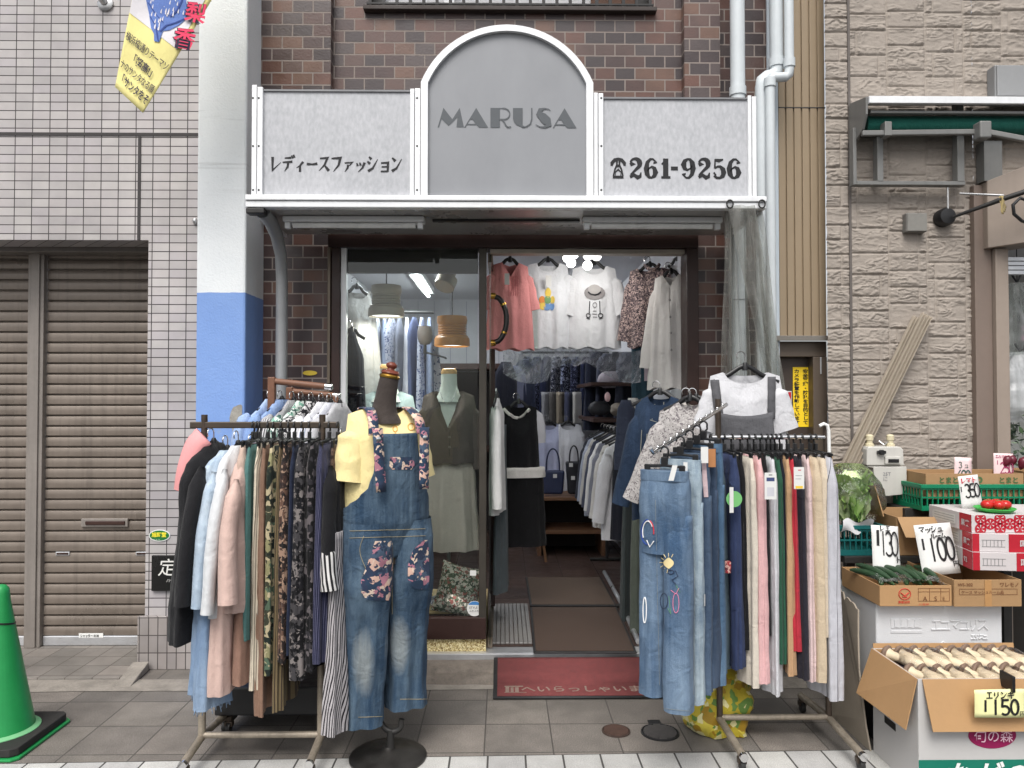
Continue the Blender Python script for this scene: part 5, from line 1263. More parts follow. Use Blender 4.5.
def stitch(bv, strokes_, name, m, parent, r=.0022, lift=.002):
    """Embroidery lines: thin cords along pixel polylines laid on the cloth."""
    g = MB()
    for s_ in strokes_:
        pts = [hit(bv, x, y, lift) for x, y in s_]; pts = [p for p in pts if p is not None]
        if len(pts) > 1: g.tube(pts, r, 5)
    return g.build(name, m, parent) if g.v else None
def ringpx(cx, cy, rx, ry, n=14, a0=0, a1=360): return [(cx + rx*math.cos(R(a0+(a1-a0)*i/n)), cy + ry*math.sin(R(a0+(a1-a0)*i/n))) for i in range(n+1)]

# ================================================================== DARK DRESS FORM WITH OVERALLS
mx, my, ma = -.515, 3.26, R(33)
mn = thing('dress_form', 'dark dress form on a round black iron base wearing denim overalls', 'mannequin', (mx, my, 0))
FORM = fabric('dark_form_cloth', S(66, 58, 54), .12, .8)
rotm = Matrix.Rotation(ma, 3, 'Z'); LM = lambda x, y, z: Vector((mx, my, 0)) + rotm @ Vector((x, y, 0)) + Vector((0, 0, z))
g = MB(); drape(g, mx, my, 1.50, .85, ma, [(0, .05), (.1, .12), (.3, .145), (.6, .12), (1, .15)], [(0, .03), (.15, .06), (.3, .09), (.6, .08), (1, .1)], 0, 0, 1, p=.9, wr=0); g.build('torso', FORM, mn, smooth=180)
n0, n1_, n2_ = at(384, 412, my), at(386, 396, my), at(389.5, 377, my)
g = MB(); g.tube(curve_pts([n0 - Vector((0,0,.05)), n0, n1_, n2_], 14), [.082,.078,.072,.067,.062,.057,.053,.050,.048,.046,.045,.044,.043,.042,.041], 20); nk = g.build('neck', FORM, mn, smooth=60)
RW = plain('cap_red_wood', S(112, 58, 44), .3, 0, .2, 20); d = (n2_ - n1_).normalized()
g = MB(); g.lathe(n2_, [(.044, -.004), (.045, .004), (.04, .010)], 22, d); g.build('neck_plate', BRASS, nk, smooth=40)
g = MB(); g.lathe(n2_ + d*.010, [(.036, 0), (.042, .008), (.036, .018), (.018, .022), (.016, .028), (.024, .036), (.024, .046), (.012, .056)], 20, d); g.build('finial', RW, nk, smooth=50)
cb = onz(388, 753, .02); bx, by = cb.x, cb.y
IR2 = plain('base_iron', S(62, 60, 58), .4, .6, .3, 14, bump=.1)
g = MB(); g.lathe((bx, by, .0), [(.165, 0), (.166, .010), (.155, .018), (.10, .028), (.035, .036), (.02, .05)], 48); g.build('base', IR2, mn, smooth=40)
pxp = at(379, 700, my-.02).x
g = MB(); g.tube(curve_pts([(pxp, by+.02, .9), (pxp, by+.02, .4), (pxp, by+.015, .19), (pxp+.012, by+.01, .135), (pxp+.05, by, .112), (bx+.05, by, .125), (bx+.058, by, .165)], 30), .0125, 12); g.build('pole', DKMETAL, mn, smooth=60)
g = MB(); g.lathe((bx+.01, by, .03), [(.02, 0), (.016, .05), (.014, .09)], 14); g.build('pole_socket', DKMETAL, mn, smooth=40)

YEL = fabric('yellow_cotton', S(242, 222, 152), .05)
tg = MB(); top(tg, LM(0, .01, 1.515), ma, .165, .182, .18, .50, .128, .078, .035, .34, 3.1, .006, .008, sl=dict(a=9, len=.225, r0=.082, r1=.082, flat=.85, fwd=-.01))
ty = tg.build('t_shirt', YEL, smooth=180, label='pale yellow short sleeved T-shirt on the dark dress form', cat='T-shirt')
# overalls
DN = denim('overall_denim', S(46, 76, 110), S(88, 118, 148), .5, 6)
def overall_mat():
    m, nt, b = mat('overall_denim_worn'); v = objco(nt)
    vert = noi(nt, scl(nt, v, 60, 60, 4), 1, 4, .6); big = noi(nt, scl(nt, v, 7, 7, 2.6), 1, 3); fine = noi(nt, v, 330, 2)
    f = mth(nt, 'ADD', mth(nt, 'MULTIPLY', big, .6), mth(nt, 'ADD', mth(nt, 'MULTIPLY', vert, .28), mth(nt, 'MULTIPLY', fine, .18)))
    c = mixc(nt, rng(nt, f, .44, .74, 0, 1), S(42, 63, 85), S(100, 120, 136))
    for (kx, kz, rx, rz) in ((-.075, .46, .05, .15), (.085, .50, .05, .13)):    # faded knees
        s = nn(nt, 'SeparateXYZ', Vector=v); p = rotm @ Vector((kx, 0, 0))
        e = mth(nt, 'ADD', mth(nt, 'POWER', mth(nt, 'ABSOLUTE', mth(nt, 'DIVIDE', mth(nt, 'SUBTRACT', s.outputs[0], p.x), rx)), 2), mth(nt, 'POWER', mth(nt, 'ABSOLUTE', mth(nt, 'DIVIDE', mth(nt, 'SUBTRACT', s.outputs[2], kz), rz)), 2))
        e = mth(nt, 'ADD', e, mth(nt, 'MULTIPLY', mth(nt, 'SUBTRACT', vert, .5), 1.2))
        c = mixc(nt, rng(nt, e, .1, 1.1, .62, 0), c, S(156, 162, 160))
    finish_fabric(nt, b, c, .85, .4, .1); return m
ODN = overall_mat()
ov = thing('overalls', 'faded blue denim dungarees with flower patches on the dark dress form', 'overalls', (mx, my, 0))
og = MB(); a_, b_ = .198, .152
P = []
for i in range(43):            # bib and sides, cut away under the arms
    t = (i - 12) / 30; z = 1.03 + (1.405 - 1.03) * t; sp = lerp_tab([(0, 174), (.06, 150), (.12, 98), (.2, 72), (.3, 53), (.42, 40), (.6, 34), (1, 31)], max(0, t)); sh_ = 1 + min(0, t)*.7; row = []
    for k in range(41):
        th = R(-90 + (-1 + 2*k/40) * sp); q = 1 - .10*t + .05*t*(1-t) + .025*noise.noise((math.cos(th)*3, math.sin(th)*3, z*5)); row.append(LM(a_*q*sh_*math.cos(th), b_*q*sh_*math.sin(th) - .012*t, z))
    P.append(row)
og.grid(P)
bib = og.build('bib', ODN, ov, smooth=180, solid=.004)
legs = []
for s in (-1, 1):
    c = LM(s*.096, 0, 0); zb_ = Z(721, c.y) if s < 0 else Z(703, c.y)
    q = MB(); drape(q, c.x, c.y, 1.035, zb_, ma, [(0, .100), (.1, .110), (.3, .114), (.55, .10), (1, .088)], [(0, .146), (.1, .154), (.28, .150), (.55, .105), (1, .085)], 4, .010, 5+s, N=52, M=64, p=.92, hem=.006, wr=.010, cap=False); legs.append((q, q.build('leg', ODN, ov, smooth=180)))
PATCH = floral('flower_patch', [(0, S(44,62,84)), (.4, S(72,88,108)), (.56, S(206,170,154)), (.7, S(50,60,82)), (.86, S(168,116,130)), (.93, S(214,192,174))], 30, .022)
for s in (-1, 1):
    X_ = s*.088
    g = MB(); pth = [LM(X_*1.25, -b_*.80-.012, 1.40), LM(X_*1.2, -b_*.78, 1.455), LM(X_*1.1, -.075, 1.495), LM(X_*1.02, -.02, 1.512), LM(X_*.95, .06, 1.50), LM(X_*.7, .12, 1.42), LM(X_*.4, .14, 1.2)]
    C_ = curve_pts(pth, 30); rows = []
    for i, c in enumerate(C_):
        rows.append([c + rotm @ Vector((-.022, 0, 0)), c + rotm @ Vector((.022, 0, 0))])
    g.grid(rows); st_ = g.build('strap', PATCH, ov, smooth=180, solid=.006)
    g = MB(); e0 = LM(X_*1.22, -b_*.90-.028, 1.43); e1 = LM(X_*1.1, -b_-.030, 1.17)
    g.grid([[e0 + (e1-e0)*t + rotm @ Vector((-.021, 0, 0)), e0 + (e1-e0)*t + rotm @ Vector((.021, -.003, 0))] for t in np.linspace(0, 1, 8)]); g.build('strap_end', PATCH, ov, smooth=180, solid=.006)
    g = MB(); g.lathe(LM(X_*1.2, -b_*.93-.03, 1.385), [(.011, 0), (.011, .004), (.006, .006)], 14, rotm @ Vector((0, -1, 0))); g.build('button', CHROME, st_, smooth=40)
bvB = bvh(og); bvL = [bvh(q) for q, _ in legs]
allg = MB(); [allg.add(q.v, q.f) for q in (og, legs[0][0], legs[1][0])]; bvA = bvh(allg)
sew(bvB, [(436, 388, 424), (441, 388, 425), (447, 387, 425)], 14, 'bib_band', PATCH, ov)
sew(bvB, dense([(457, 390, 413), (466, 389, 414), (469.5, 392, 411)]), 10, 'bib_pocket', PATCH, ov, .004)
sew(bvA, dense([(541, 375, 391.5), (550, 372, 391.8), (565, 367, 392), (580, 361, 392), (592, 361, 391.8), (599, 366, 391.5), (600, 372, 391)]), 14, 'thigh_patch', PATCH, ov, .004)
sew(bvA, dense([(540, 423, 427.5), (550, 413, 428), (565, 408, 428.5), (580, 408, 428.6), (587, 412, 428), (589, 416, 426)]), 10, 'thigh_patch', PATCH, ov, .004)
SEAM = plain('gold_thread', S(150, 140, 112), .7)
stitch(bvA, [[(392.5, y) for y in range(545, 615, 3)], [(364 - 4*math.sin((y-536)/9), y) for y in range(536, 576, 3)], [(x, 531 - (x-350)*.03) for x in range(350, 428, 3)], [(x, 538 - (x-350)*.03) for x in range(350, 428, 3)],
  [(x, 717 - (x-360)*.03) for x in range(358, 390, 3)], [(x, 699) for x in range(400, 430, 3)]], 'stitching', SEAM, ov, .0012)
bvT = bvh(tg)
stitch(bvT, [ringpx(395, 429, 2.2, 3), ringpx(411, 427, 3, 3.5), [(395, 432), (396, 436)], [(404, 434), (405, 437), (407, 434)]], 'chest_print', plain('print_orange', S(214, 160, 84), .8), ty, .0022)

# ================================================================== RIGHT RACK
YR2, ZR2 = 3.40, 1.375
rx0, rx1 = X(718, YR2), X(826, YR2)
rr = thing('clothes_rack', 'rolling rack of colourful trousers with a slanting front arm beside the vegetable boxes', 'clothes rack', ((rx0+rx1)/2, YR2, 0))
for x in (rx0, rx1):
    g = MB(); g.tube([(x, YR2, .1), (x, YR2, ZR2+.05 if x == rx1 else 1.55)], .0135, 12); g.build('post', RACKD, rr, smooth=60)
    xo = .055
    g = MB(); g.tube([(x, YR2+.32, .075), (x, YR2+.02, .10), (x+xo*.2, YR2-.3, .07)], .0165, 12); f = g.build('foot', RACK, rr, smooth=60)
    g = MB(); g.lathe((x+xo*.2, YR2-.3, .07), [(.018, -.006), (.018, .012)], 12, (0,-1,0)); g.build('end_cap', CHROME, f, smooth=40)
    caster(rr, (x+xo*.2, YR2-.28, 0)); caster(rr, (x, YR2+.3, 0))
g = MB(); g.tube([(rx0, YR2, .105), (rx1, YR2, .105)], .0135, 12); g.build('crossbar', RACK, rr, smooth=60)
g = MB(); g.tube([(rx0-.03, YR2, ZR2), (rx1+.0, YR2, ZR2)], .011, 12); g.build('rail', CHROME, rr, smooth=60)
g = MB(); c = Vector((rx1-.01, YR2-.02, ZR2)); g.tube([c + Vector((-.03, 0, .052)), c + Vector((-.01, 0, .062)), c + Vector((.006, 0, .055)), c + Vector((.012, 0, .03)), c + Vector((.014, 0, -.07))], .008, 8); g.build('end_hook', WHITEPL, rr, smooth=60)
AA, AB = Vector((rx0+.03, YR2-.03, 1.525)), Vector((.60, 2.98, 1.335))
g = MB(); g.tube([AA, AB, AB + Vector((-.012, -.012, .02))], .009, 10); g.build('slanting_arm', CHROME, rr, smooth=60)
g = MB()
for k in range(12):
    c = AA + (AB-AA)*(.06+.08*k); g.ball(c + Vector((0, 0, .01)), .007, 8, 6)
g.build('arm_stop', CHROME, rr, smooth=60)

RL = [
 (727, 'jeans', denim('teal_denim', S(74,92,104), S(104,122,130), .4, 6), 'greyish teal jeans with a red patch beside plain navy trousers', 'jeans', 676, 'greyish teal jeans', .17, .034),
 (741.5, 'trousers', denim('navy_twill', S(44,54,84), S(62,74,106), .3, 6), 'plain navy twill trousers next to the greyish teal jeans', 'trousers', 671, 'plain navy trousers', .175, .034),
 (750, 'trousers', BLKC, 'black trousers between navy and cream ones', 'trousers', 655, 'black trousers beside the navy ones', .15, .02),
 (759.5, 'trousers', K('cream', (206, 196, 180)), 'cream cotton trousers with a curved seam on the rack', 'trousers', 690, 'cream trousers', .17, .03),
 (767.5, 'trousers', K('pink', (218, 168, 168)), 'salmon pink trousers between cream and black ones', 'trousers', 685, 'salmon pink trousers', .175, .026),
 (774, 'trousers', K('black2', (28, 26, 30)), 'black trousers behind a large white tag card', 'trousers', 640, 'black trousers behind the white tag', .15, .02),
 (781, 'trousers', K('light_grey', (196, 196, 200)), 'pale grey trousers reaching low beside the dark green pair', 'trousers', 698, 'pale grey trousers', .175, .028),
 (787.5, 'trousers', K('bottle_green', (36, 84, 62)), 'dark bottle green trousers on the rack', 'trousers', 668, 'bottle green trousers', .165, .02),
 (792, 'trousers', K('ink_navy', (28, 32, 44)), 'very dark navy trousers between green and tan', 'trousers', 640, 'very dark navy trousers', .14, .016),
 (796.5, 'trousers', K('camel', (186, 146, 104)), 'camel tan trousers beside a bright red pair', 'trousers', 679, 'camel trousers', .165, .022),
 (801.5, 'trousers', K('red', (186, 22, 48)), 'bright red trousers on the rack', 'trousers', 655, 'bright red trousers', .16, .019),
 (809, 'trousers', K('charcoal_navy', (38, 36, 46)), 'charcoal trousers with a white and yellow tag', 'trousers', 683, 'charcoal trousers with the white tag', .17, .03),
 (816.5, 'trousers', K('pale_pink', (214, 186, 184)), 'pale pink trousers between charcoal and beige', 'trousers', 684, 'pale pink trousers', .175, .024),
 (824, 'trousers', K('beige', (198, 178, 148)), 'beige chino trousers with bunched waist', 'trousers', 684, 'beige chinos', .18, .036),
 (833, 'trousers', K('beige2', (204, 188, 164)), 'pale beige trousers bulging at the outer end of the rack', 'trousers', 640, 'pale beige trousers', .17, .04),
 (838.5, 'trousers', stripes('grey_sidestripe', S(178,178,184), S(60,62,70), .115, .93), 'light grey track trousers with thin dark side stripes', 'trousers', 703, 'light grey track trousers', .19, .034),
]
built = {}
for (px, nm, m, lb, ct, hem, short, wd, th) in RL:
    built[short] = pants_on_rail(px-3, nm, m, lb, ct, hem, short, wd, th, yc=YR2, zr=ZR2, ry=3.2)
B = built
tagcard(B['black trousers behind the white tag'], at(770.5, 486, 3.13), .05, .112, 0, art=[(-.34, .34, .18, .32, plain('tag_blue', S(60,70,110), .6)), (-.3, .3, -.38, -.05, plain('tag_grey', S(190,190,196), .6)), (-.15, .15, .4, .43, INK)])
tagcard(B['charcoal trousers with the white tag'], at(799, 478, 3.13), .044, .092, 0, art=[(-.35, .35, -.48, -.36, plain('tag_yellow', S(230,190,60), .6)), (-.35, .3, .1, .12, plain('faint_ink', S(150,150,150), .7)), (-.35, .2, -.05, -.03, plain('faint_ink', S(150,150,150), .7)), (-.1, .2, .34, .38, REDINK)])
tagcard(B['greyish teal jeans'], at(731.5, 500, 3.15), .018, .108, .2)
g = MB(); c = at(734, 499, 3.16); g.lathe(c, [(.034, 0), (.034, .003)], 20, (0, -1, 0)); g.build('round_tag', plain('tag_green', S(110, 176, 108), .6), B['plain navy trousers'])
g = MB(); c = at(722, 567, 3.185); g.box(c.x-.03, c.x+.035, c.y-.012, c.y+.012, c.z-.024, c.z+.024); g.build('red_patch', floral('plaid_patch', [(0, S(150,50,56)), (.5, S(190,150,140)), (.8, S(90,40,50))], 60), B['greyish teal jeans'])
# small coloured size markers on the hangers
for i, (px, col) in enumerate(((731, (222,130,120)), (764, (120,170,210)), (768, (222,130,120)), (778, (226,120,130)), (787, (120,180,150)), (800, (100,160,200)), (790, (210,200,190)))):
    c = at(px, 436, 3.3)

# jeans along the slanting arm
JA = R(-33)
JEANS = [
 ('jeans', .95, 'front', denim('mid_blue_fade', S(60, 84, 112), S(126, 146, 166), .62, 4.5), 'mid blue wide jeans with embroidered sun and flower loops, foremost on the slanting arm', 692, 712, .106, .05),
 ('jeans', .75, 'second', denim('pale_distressed', S(88, 112, 136), S(180, 194, 200), .75, 9), 'pale distressed jeans with whitish tears behind the embroidered jeans', 690, 704, .092, .03),
 ('jeans', .63, 'third', denim('dusk_blue', S(56, 72, 94), S(98, 116, 136), .45, 5), 'dusky blue jeans with a pale pink patch on the slanting arm', 684, 694, .088, .03),
 ('jeans', .53, 'fourth', denim('ink_denim', S(46, 60, 80), S(82, 98, 120), .35, 5), 'dark blue jeans with a white tag fourth on the slanting arm', 680, 688, .086, .03),
 ('jeans', .44, 'fifth', denim('sky_denim', S(66, 92, 118), S(108, 132, 154), .35, 5), 'bright blue jeans with a brown leather tag nearest the rail', 676, 684, .086, .03),
]
jm = []
for i, (nm, t, k, m, lb, h0, h1, wd, th) in enumerate(JEANS):
    c = AA + (AB - AA) * t; zt = c.z - .085; rj = Matrix.Rotation(JA, 3, 'Z'); g = MB()
    zl_, zr_ = Z(h0, c.y+.05), Z(h1, c.y-.05); zk = zt - .30
    cx_ = c.x + .03; cy_ = c.y
    drape(g, cx_, cy_, zt, zk - .03, JA, [(0, wd*.92), (.3, wd), (1, wd*.98)], [(0, th*.7), (.3, th), (1, th*.7)], 3, .004, i+.5, N=44, M=16)
    for s, zb_ in ((-1, zl_), (1, zr_)):
        o_ = rj @ Vector((s*wd*(.50 if i else .53), .02 if s < 0 and not i else 0, 0)); drape(g, cx_ + o_.x, cy_ + o_.y, zk + .13, zb_, JA, [(0, wd*.53), (1, wd*(.56 if i else .54))], [(0, th*.55), (.2, th*.95), (1, th*1.25)], 3, .006, i*2.1 + s, N=30, M=30, hem=.006)
    o = g.build(nm, m, smooth=180, label=lb, cat='jeans'); jm.append((g, o))
    q = MB(); drape(q, cx_, cy_, zt+.003, zt-.036, JA, wd*.945, th*.86, 0, 0, i, N=44, M=2, wr=0); q.build('waistband', m, o, smooth=60)
    clip_hanger(c.x + .03, c.y, c.z, JA, f'black clip hanger carrying the {lb.split(" with")[0].replace(" wide", "")} {k} on the slanting arm', wd*.8)
g0, o0 = jm[0]; bv0 = bvh(g0)
COLS = {n: plain('thread_' + n, S(*c), .7) for n, c in dict(white=(230,230,230), red=(200,50,60), blue=(40,70,150), cream=(232,214,160), pink=(214,130,160), green=(90,140,100), navy=(36,44,70)).items()}
def jpatch(bv, cx, cy, rx, ry, m, par, lift=.004): return sew(bv, [(cy + ry*math.sin(R(a)), cx - max(.3, rx*math.cos(R(a))), cx + max(.3, rx*math.cos(R(a)))) for a in np.linspace(-85, 85, 12)], 10, 'embroidery', m, par, lift)
bvj = bv0
sew(bv0, [(563 - 5.5 + 11*k/8, 669 - max(.3, 5*math.sin(math.pi*(k+.3)/8.6)), 669 + max(.3, 5*math.sin(math.pi*(k+.3)/8.6))) for k in range(9)], 8, 'sun_patch', COLS['cream'], o0)
stitch(bv0, [[(669+6*math.cos(R(a)), 563+6.5*math.sin(R(a))), (669+9.5*math.cos(R(a)), 563+10*math.sin(R(a)))] for a in range(100, 300, 28)], 'embroidery', COLS['cream'], o0, .0012)
stitch(bv0, [ringpx(664, 601, 4, 8), ringpx(671, 572, 3, 2), [(675, 570), (678, 576), (672, 580), (676, 584)]], 'embroidery', COLS['navy'], o0, .0014)
stitch(bv0, [ringpx(676, 603, 3, 10), [(671, 590), (676, 594), (679, 588)]], 'embroidery', COLS['pink'], o0, .0014)
stitch(bv0, [[(668, 608), (671, 614), (669, 596)], [(676, 585), (680, 592)]], 'embroidery', COLS['green'], o0, .0013)
stitch(bv0, [ringpx(648, 532, 5, 11, a0=150, a1=330), [(647, 540), (650, 547), (654, 541)]], 'embroidery', COLS['white'], o0, .0024)
stitch(bv0, [ringpx(648, 532, 6.4, 12.5, a0=90, a1=270)], 'embroidery', COLS['blue'], o0, .0022)
stitch(bv0, [ringpx(648, 532, 6.0, 12, a0=290, a1=370)], 'embroidery', COLS['red'], o0, .0024)
stitch(bv0, [ringpx(645, 610, 1.8, 13)], 'embroidery', COLS['white'], o0, .0024)
stitch(bv0, [[(x, 707.5 + (x-655)*.10) for x in range(655, 694, 3)], [(656 + .02*(y-520), y) for y in range(500, 690, 5)], [(694 - .004*(y-520), y) for y in range(500, 700, 5)]], 'stitching', plain('pale_thread', S(128, 132, 128), .8), o0, .0007)
tagcard(o0, at(673, 473, 2.90), .02, .062, JA*.5, tilt=.25)
tagcard(jm[1][1], at(685.5, 470, 2.98), .016, .062, JA*.5)
tagcard(jm[3][1], at(704.5, 455, 3.04), .03, .066, 0)
tagcard(jm[4][1], at(712, 458, 3.07), .03, .075, 0, m=plain('leather_tag', S(168, 116, 74), .6, 0, .1))
bv2 = bvh(jm[1][0])
for (x, y, rx, ry) in ((703, 500, 3, 4), (704, 545, 3.5, 7), (704, 600, 3, 6), (705, 640, 3, 8), (704, 575, 2, 3)):
    sew(bv2, [(y + ry*math.sin(R(a)), x - rx*math.cos(R(a))*.6 - .2, x + rx*math.cos(R(a))*.6 + .2) for a in np.linspace(-80, 80, 8)], 4, 'torn_patch', fabric('frayed_white', S(196,200,200)), jm[1][1])
bv3 = bvh(jm[2][0])
sew(bv3, dense([(462, 702, 706), (480, 702.5, 707), (497, 704, 708)]), 3, 'pink_patch', fabric('pale_pink_patch', S(206,180,184)), jm[2][1])

# white T-shirt with grey pinafore straps on its hanger
yt = 3.52; ct_ = at(745, 372, yt); ct_.y = yt
tg2 = MB(); top(tg2, ct_, 0, .165, .185, .20, .40, .028, .10, .055, .30, 5.5, .008, .010, sl=dict(a=17, len=.21, r0=.075, r1=.068, flat=.35))
ts = tg2.build('t_shirt', fabric('white_cotton2', S(206, 206, 210), .04), smooth=180, label='white T-shirt under a grey pinafore on a hanger above the trouser rack', cat='T-shirt')
bq = bvh(tg2)
pin = thing('pinafore', 'charcoal grey pinafore with shoulder straps over the white T-shirt', 'pinafore', (ct_.x, yt-.04, ct_.z-.6))
PG = fabric('pinafore_grey', S(92, 92, 96), .15)
g = MB(); xl_, xr_ = X(716, yt-.05), X(773, yt-.05)
P = []
for i in range(14):
    t = i/13; row = []
    for k in range(25):
        u = k/24; z = Z(412 + 4*math.sin(math.pi*u), yt-.05)*(1-t) + (Z(470, yt-.05))*t; row.append((xl_ - .012*t + (xr_-xl_+.024*t)*u, yt - .048 - .012*math.sin(math.pi*u) + .006*noise.noise((u*6, t*4, 1)), z))
    P.append(row)
g.grid(P); g.build('bodice', PG, pin, smooth=180, solid=.004)
for (a, b) in ((709.5, 714.5), (770.5, 773.5)):
    for lo in (0,):
        g = MB(); rows = []
        for py in range(374, 420, 3):
            l_ = hit(bq, a + (712-a)*0 + (0 if a < 740 else -3) + (716-a if a < 740 else 0)*(py-374)/46*.8, py, .006); r_ = hit(bq, (a+9 if a < 740 else a+4.5) + (5 if a < 740 else 0)*(py-374)/46, py, .006)
            if l_ is not None and r_ is not None: rows.append([l_, r_])
        if len(rows) > 2: g.grid(rows); g.build('strap', PG, pin, smooth=180, solid=.004)
coat_hanger(ct_ + Vector((0, 0, .012)), 0, .16, 'black hanger with a silver hook holding the white T-shirt', hook=.085)

# pale knitted tops and denim jacket behind the jeans
c = at(690, 402, 3.72); c.y = 3.72
for i, (dx, dy, m, lb) in enumerate(((0, 0, floral('white_lace', [(0, S(164,160,158)), (.6, S(182,178,176)), (.85, S(116,110,112))], 80, .006), 'whitish patterned cardigan with sloping sleeve behind the jeans'), (.05, .07, fabric('ivory_knit', S(206, 200, 192), .1), 'ivory top hidden behind the whitish patterned cardigan'))):
    g = MB(); top(g, c + Vector((dx, dy, 0)), R(-20), .15, .17, .17, .55, .04, .05, .04, .45, 3+i, sl=dict(a=24, len=.45, r0=.06, r1=.045, flat=.5)); g.build('cardigan' if i == 0 else 'top', m, smooth=180, label=lb, cat='cardigan' if i == 0 else 'top')
    coat_hanger(c + Vector((dx, dy, .01)), R(-20), .13, 'black hanger inside the ' + ('whitish patterned cardigan' if i == 0 else 'ivory top'), hook=.06)
DJ = denim('jacket_denim', S(32, 46, 66), S(52, 70, 94), .35, 6)
cj = at(660, 396, 3.95); cj.y = 3.95
jg = MB(); top(jg, cj, R(-25), .13, .155, .155, .66, .06, .06, .05, .42, 1.1, .01, .012, sl=dict(a=14, len=.52, r0=.068, r1=.05, flat=.6))
dj = jg.build('denim_jacket', DJ, smooth=180, label='dark denim jacket hanging by the doorway behind the jeans', cat='jacket')
bj = bvh(jg); TH = plain('jacket_thread', S(150, 150, 140), .7)
stitch(bj, [[(647, 434), (646, 458)], [(647, 434), (661, 437)], [(646, 458), (660, 460)], [(642, 430), (638, 500)]], 'stitching', TH, dj, .0016)
stitch(bj, [[(650, 420), (662, 424)], [(655, 404), (652, 420)], [(667, 434), (668, 458)], [(664, 402), (662, 434)]], 'stitching', TH, dj, .0014)
coat_hanger(cj + Vector((0, 0, .01)), R(-25), .15, 'black hanger inside the dark denim jacket', hook=.07)

# yellow and green plastic bag under the rack
BAG = floral('bag_print', [(0, S(176,158,50)), (.5, S(200,184,72)), (.66, S(96,128,62)), (.8, S(212,204,150)), (.9, S(150,120,36))], 17, .01, .3)
g = MB(); c = at(721, 706, 3.5); P = []; 
for i in range(21):
    t = i/20; row = []
    for k in range(36):
        th = 2*math.pi*k/36; r_ = .15*(math.sin(math.pi*min(1, .3+t*.74))**.7)*(1+.34*noise.noise((math.cos(th)*1.6, math.sin(th)*1.6, t*3.4))+.14*noise.noise((math.cos(th)*5, math.sin(th)*5, t*9))) + .012*noise.noise((math.cos(th)*9, math.sin(th)*9, t*9))
        row.append((c.x + r_*math.cos(th)*1.05, 3.52 + r_*math.sin(th)*.8, .005 + .36*t))
    P.append(row)
g.grid(P, None, True); g.build('plastic_bag', BAG, smooth=180, label='crumpled yellow and green plastic bag under the trouser rack', cat='plastic bag')
# ================================================================== RED MAT, INSIDE MATS
MATR = plain('mat_red', S(112, 58, 58), .95, 0, .2, 30, bump=.8, bs=400); RUB = plain('mat_rubber', (.02,.02,.021), .7, 0, .2)
def rug(name, label, pts, m, th=.008, edge=.02):
    o = thing(name, label, 'mat', (pts[0]+pts[2])/2); c = (pts[0]+pts[1]+pts[2]+pts[3])/4
    return o
mt = thing('door_mat', 'red door mat with worn grey lettering on the shop step', 'mat', (.45, 4.0, 0))
prof = [(3.868, .008), (4.045, .010), (4.075, .044), (4.12, .052), (4.16, .06), (4.225, .074), (4.262, .080)]
xa, xb = X(493.5, 4.05), X(655, 4.05)
g = MB(); g.grid([[(xa, y, z), (xb, y, z)] for y, z in prof]); g.build('rubber_edge', RUB, mt, smooth=60, solid=.006)
g = MB(); g.grid([[(xa+.022, y + (.02 if i == 0 else -.014 if i == len(prof)-1 else 0), z+.005), (xb-.022, y + (.02 if i == 0 else -.014 if i == len(prof)-1 else 0), z+.005)] for i, (y, z) in enumerate(prof)]); g.build('pile', MATR, mt, smooth=60, solid=.004)
WORN = plain('worn_lettering', S(132, 112, 102), .95, 0, .25, 40)
def onmat(x, s):      # s along the profile, flat front part then the slope
    for (y0, z0), (y1, z1) in zip(prof, prof[1:]):
        L_ = math.hypot(y1-y0, z1-z0)
        if s <= L_: return (x, y0+(y1-y0)*s/L_, z0+(z1-z0)*s/L_ + .0078)
        s -= L_
    return (x, prof[-1][0], prof[-1][1] + .0078)
c = bpy.data.curves.new('t', 'FONT'); c.body = '  へいらっしゃいませ'; c.size = .085; c.offset = .0015; c.resolution_u = 2
t = bpy.data.objects.new('t', c); COL.objects.link(t); dg = bpy.context.evaluated_depsgraph_get(); dg.update(); me = bpy.data.meshes.new_from_object(t.evaluated_get(dg)); bpy.data.objects.remove(t)
g = MB(); g.v = [onmat(xa + .10 + v.co.x*.95, .07 + v.co.y) for v in me.vertices]; g.f = [tuple(p.vertices) for p in me.polygons]
for (x0, x1, s0, s1) in ((.065, .085, .06, .135), (.092, .108, .06, .125), (.115, .135, .06, .125), (.06, .16, .13, .145), (.06, .175, .055, .062)):
    g.add([onmat(xa+a, b) for a, b in ((x0, s0), (x1, s0), (x1, s1), (x0, s1))], [(0,1,2,3)])
g.build('lettering', WORN, mt)
MATB = plain('mat_brown', S(70, 56, 48), .95, 0, .2, 40, bump=.8, bs=400)
def flatmat(label, pts, m):
    o = thing('floor_mat', label, 'mat', sum(pts, Vector())/4)
    c = sum(pts, Vector())/4
    g = MB(); g.slab([p + Vector((0,0,.012)) for p in pts], (0, 0, -.009)); g.build('rubber_edge', RUB, o, bevel=.003)
    g = MB(); g.slab([c + (p-c)*.955 + Vector((0,0,.0165)) for p in pts], (0, 0, -.006)); g.build('pile', m, o, bevel=.002)
fm = lambda L: [onz(x, y, .1) for x, y in L]
flatmat('large dark brown floor mat just inside the doorway', fm([(533.5, 654.5), (637, 654.5), (617, 608.5), (530, 608.5)]), MATB)
flatmat('dull brown floor mat further inside the shop', fm([(530, 607), (616.5, 607), (601, 578.5), (525.5, 578.5)]), plain('mat_brown2', S(80, 66, 56), .95, 0, .2, 40, bump=.8, bs=400))

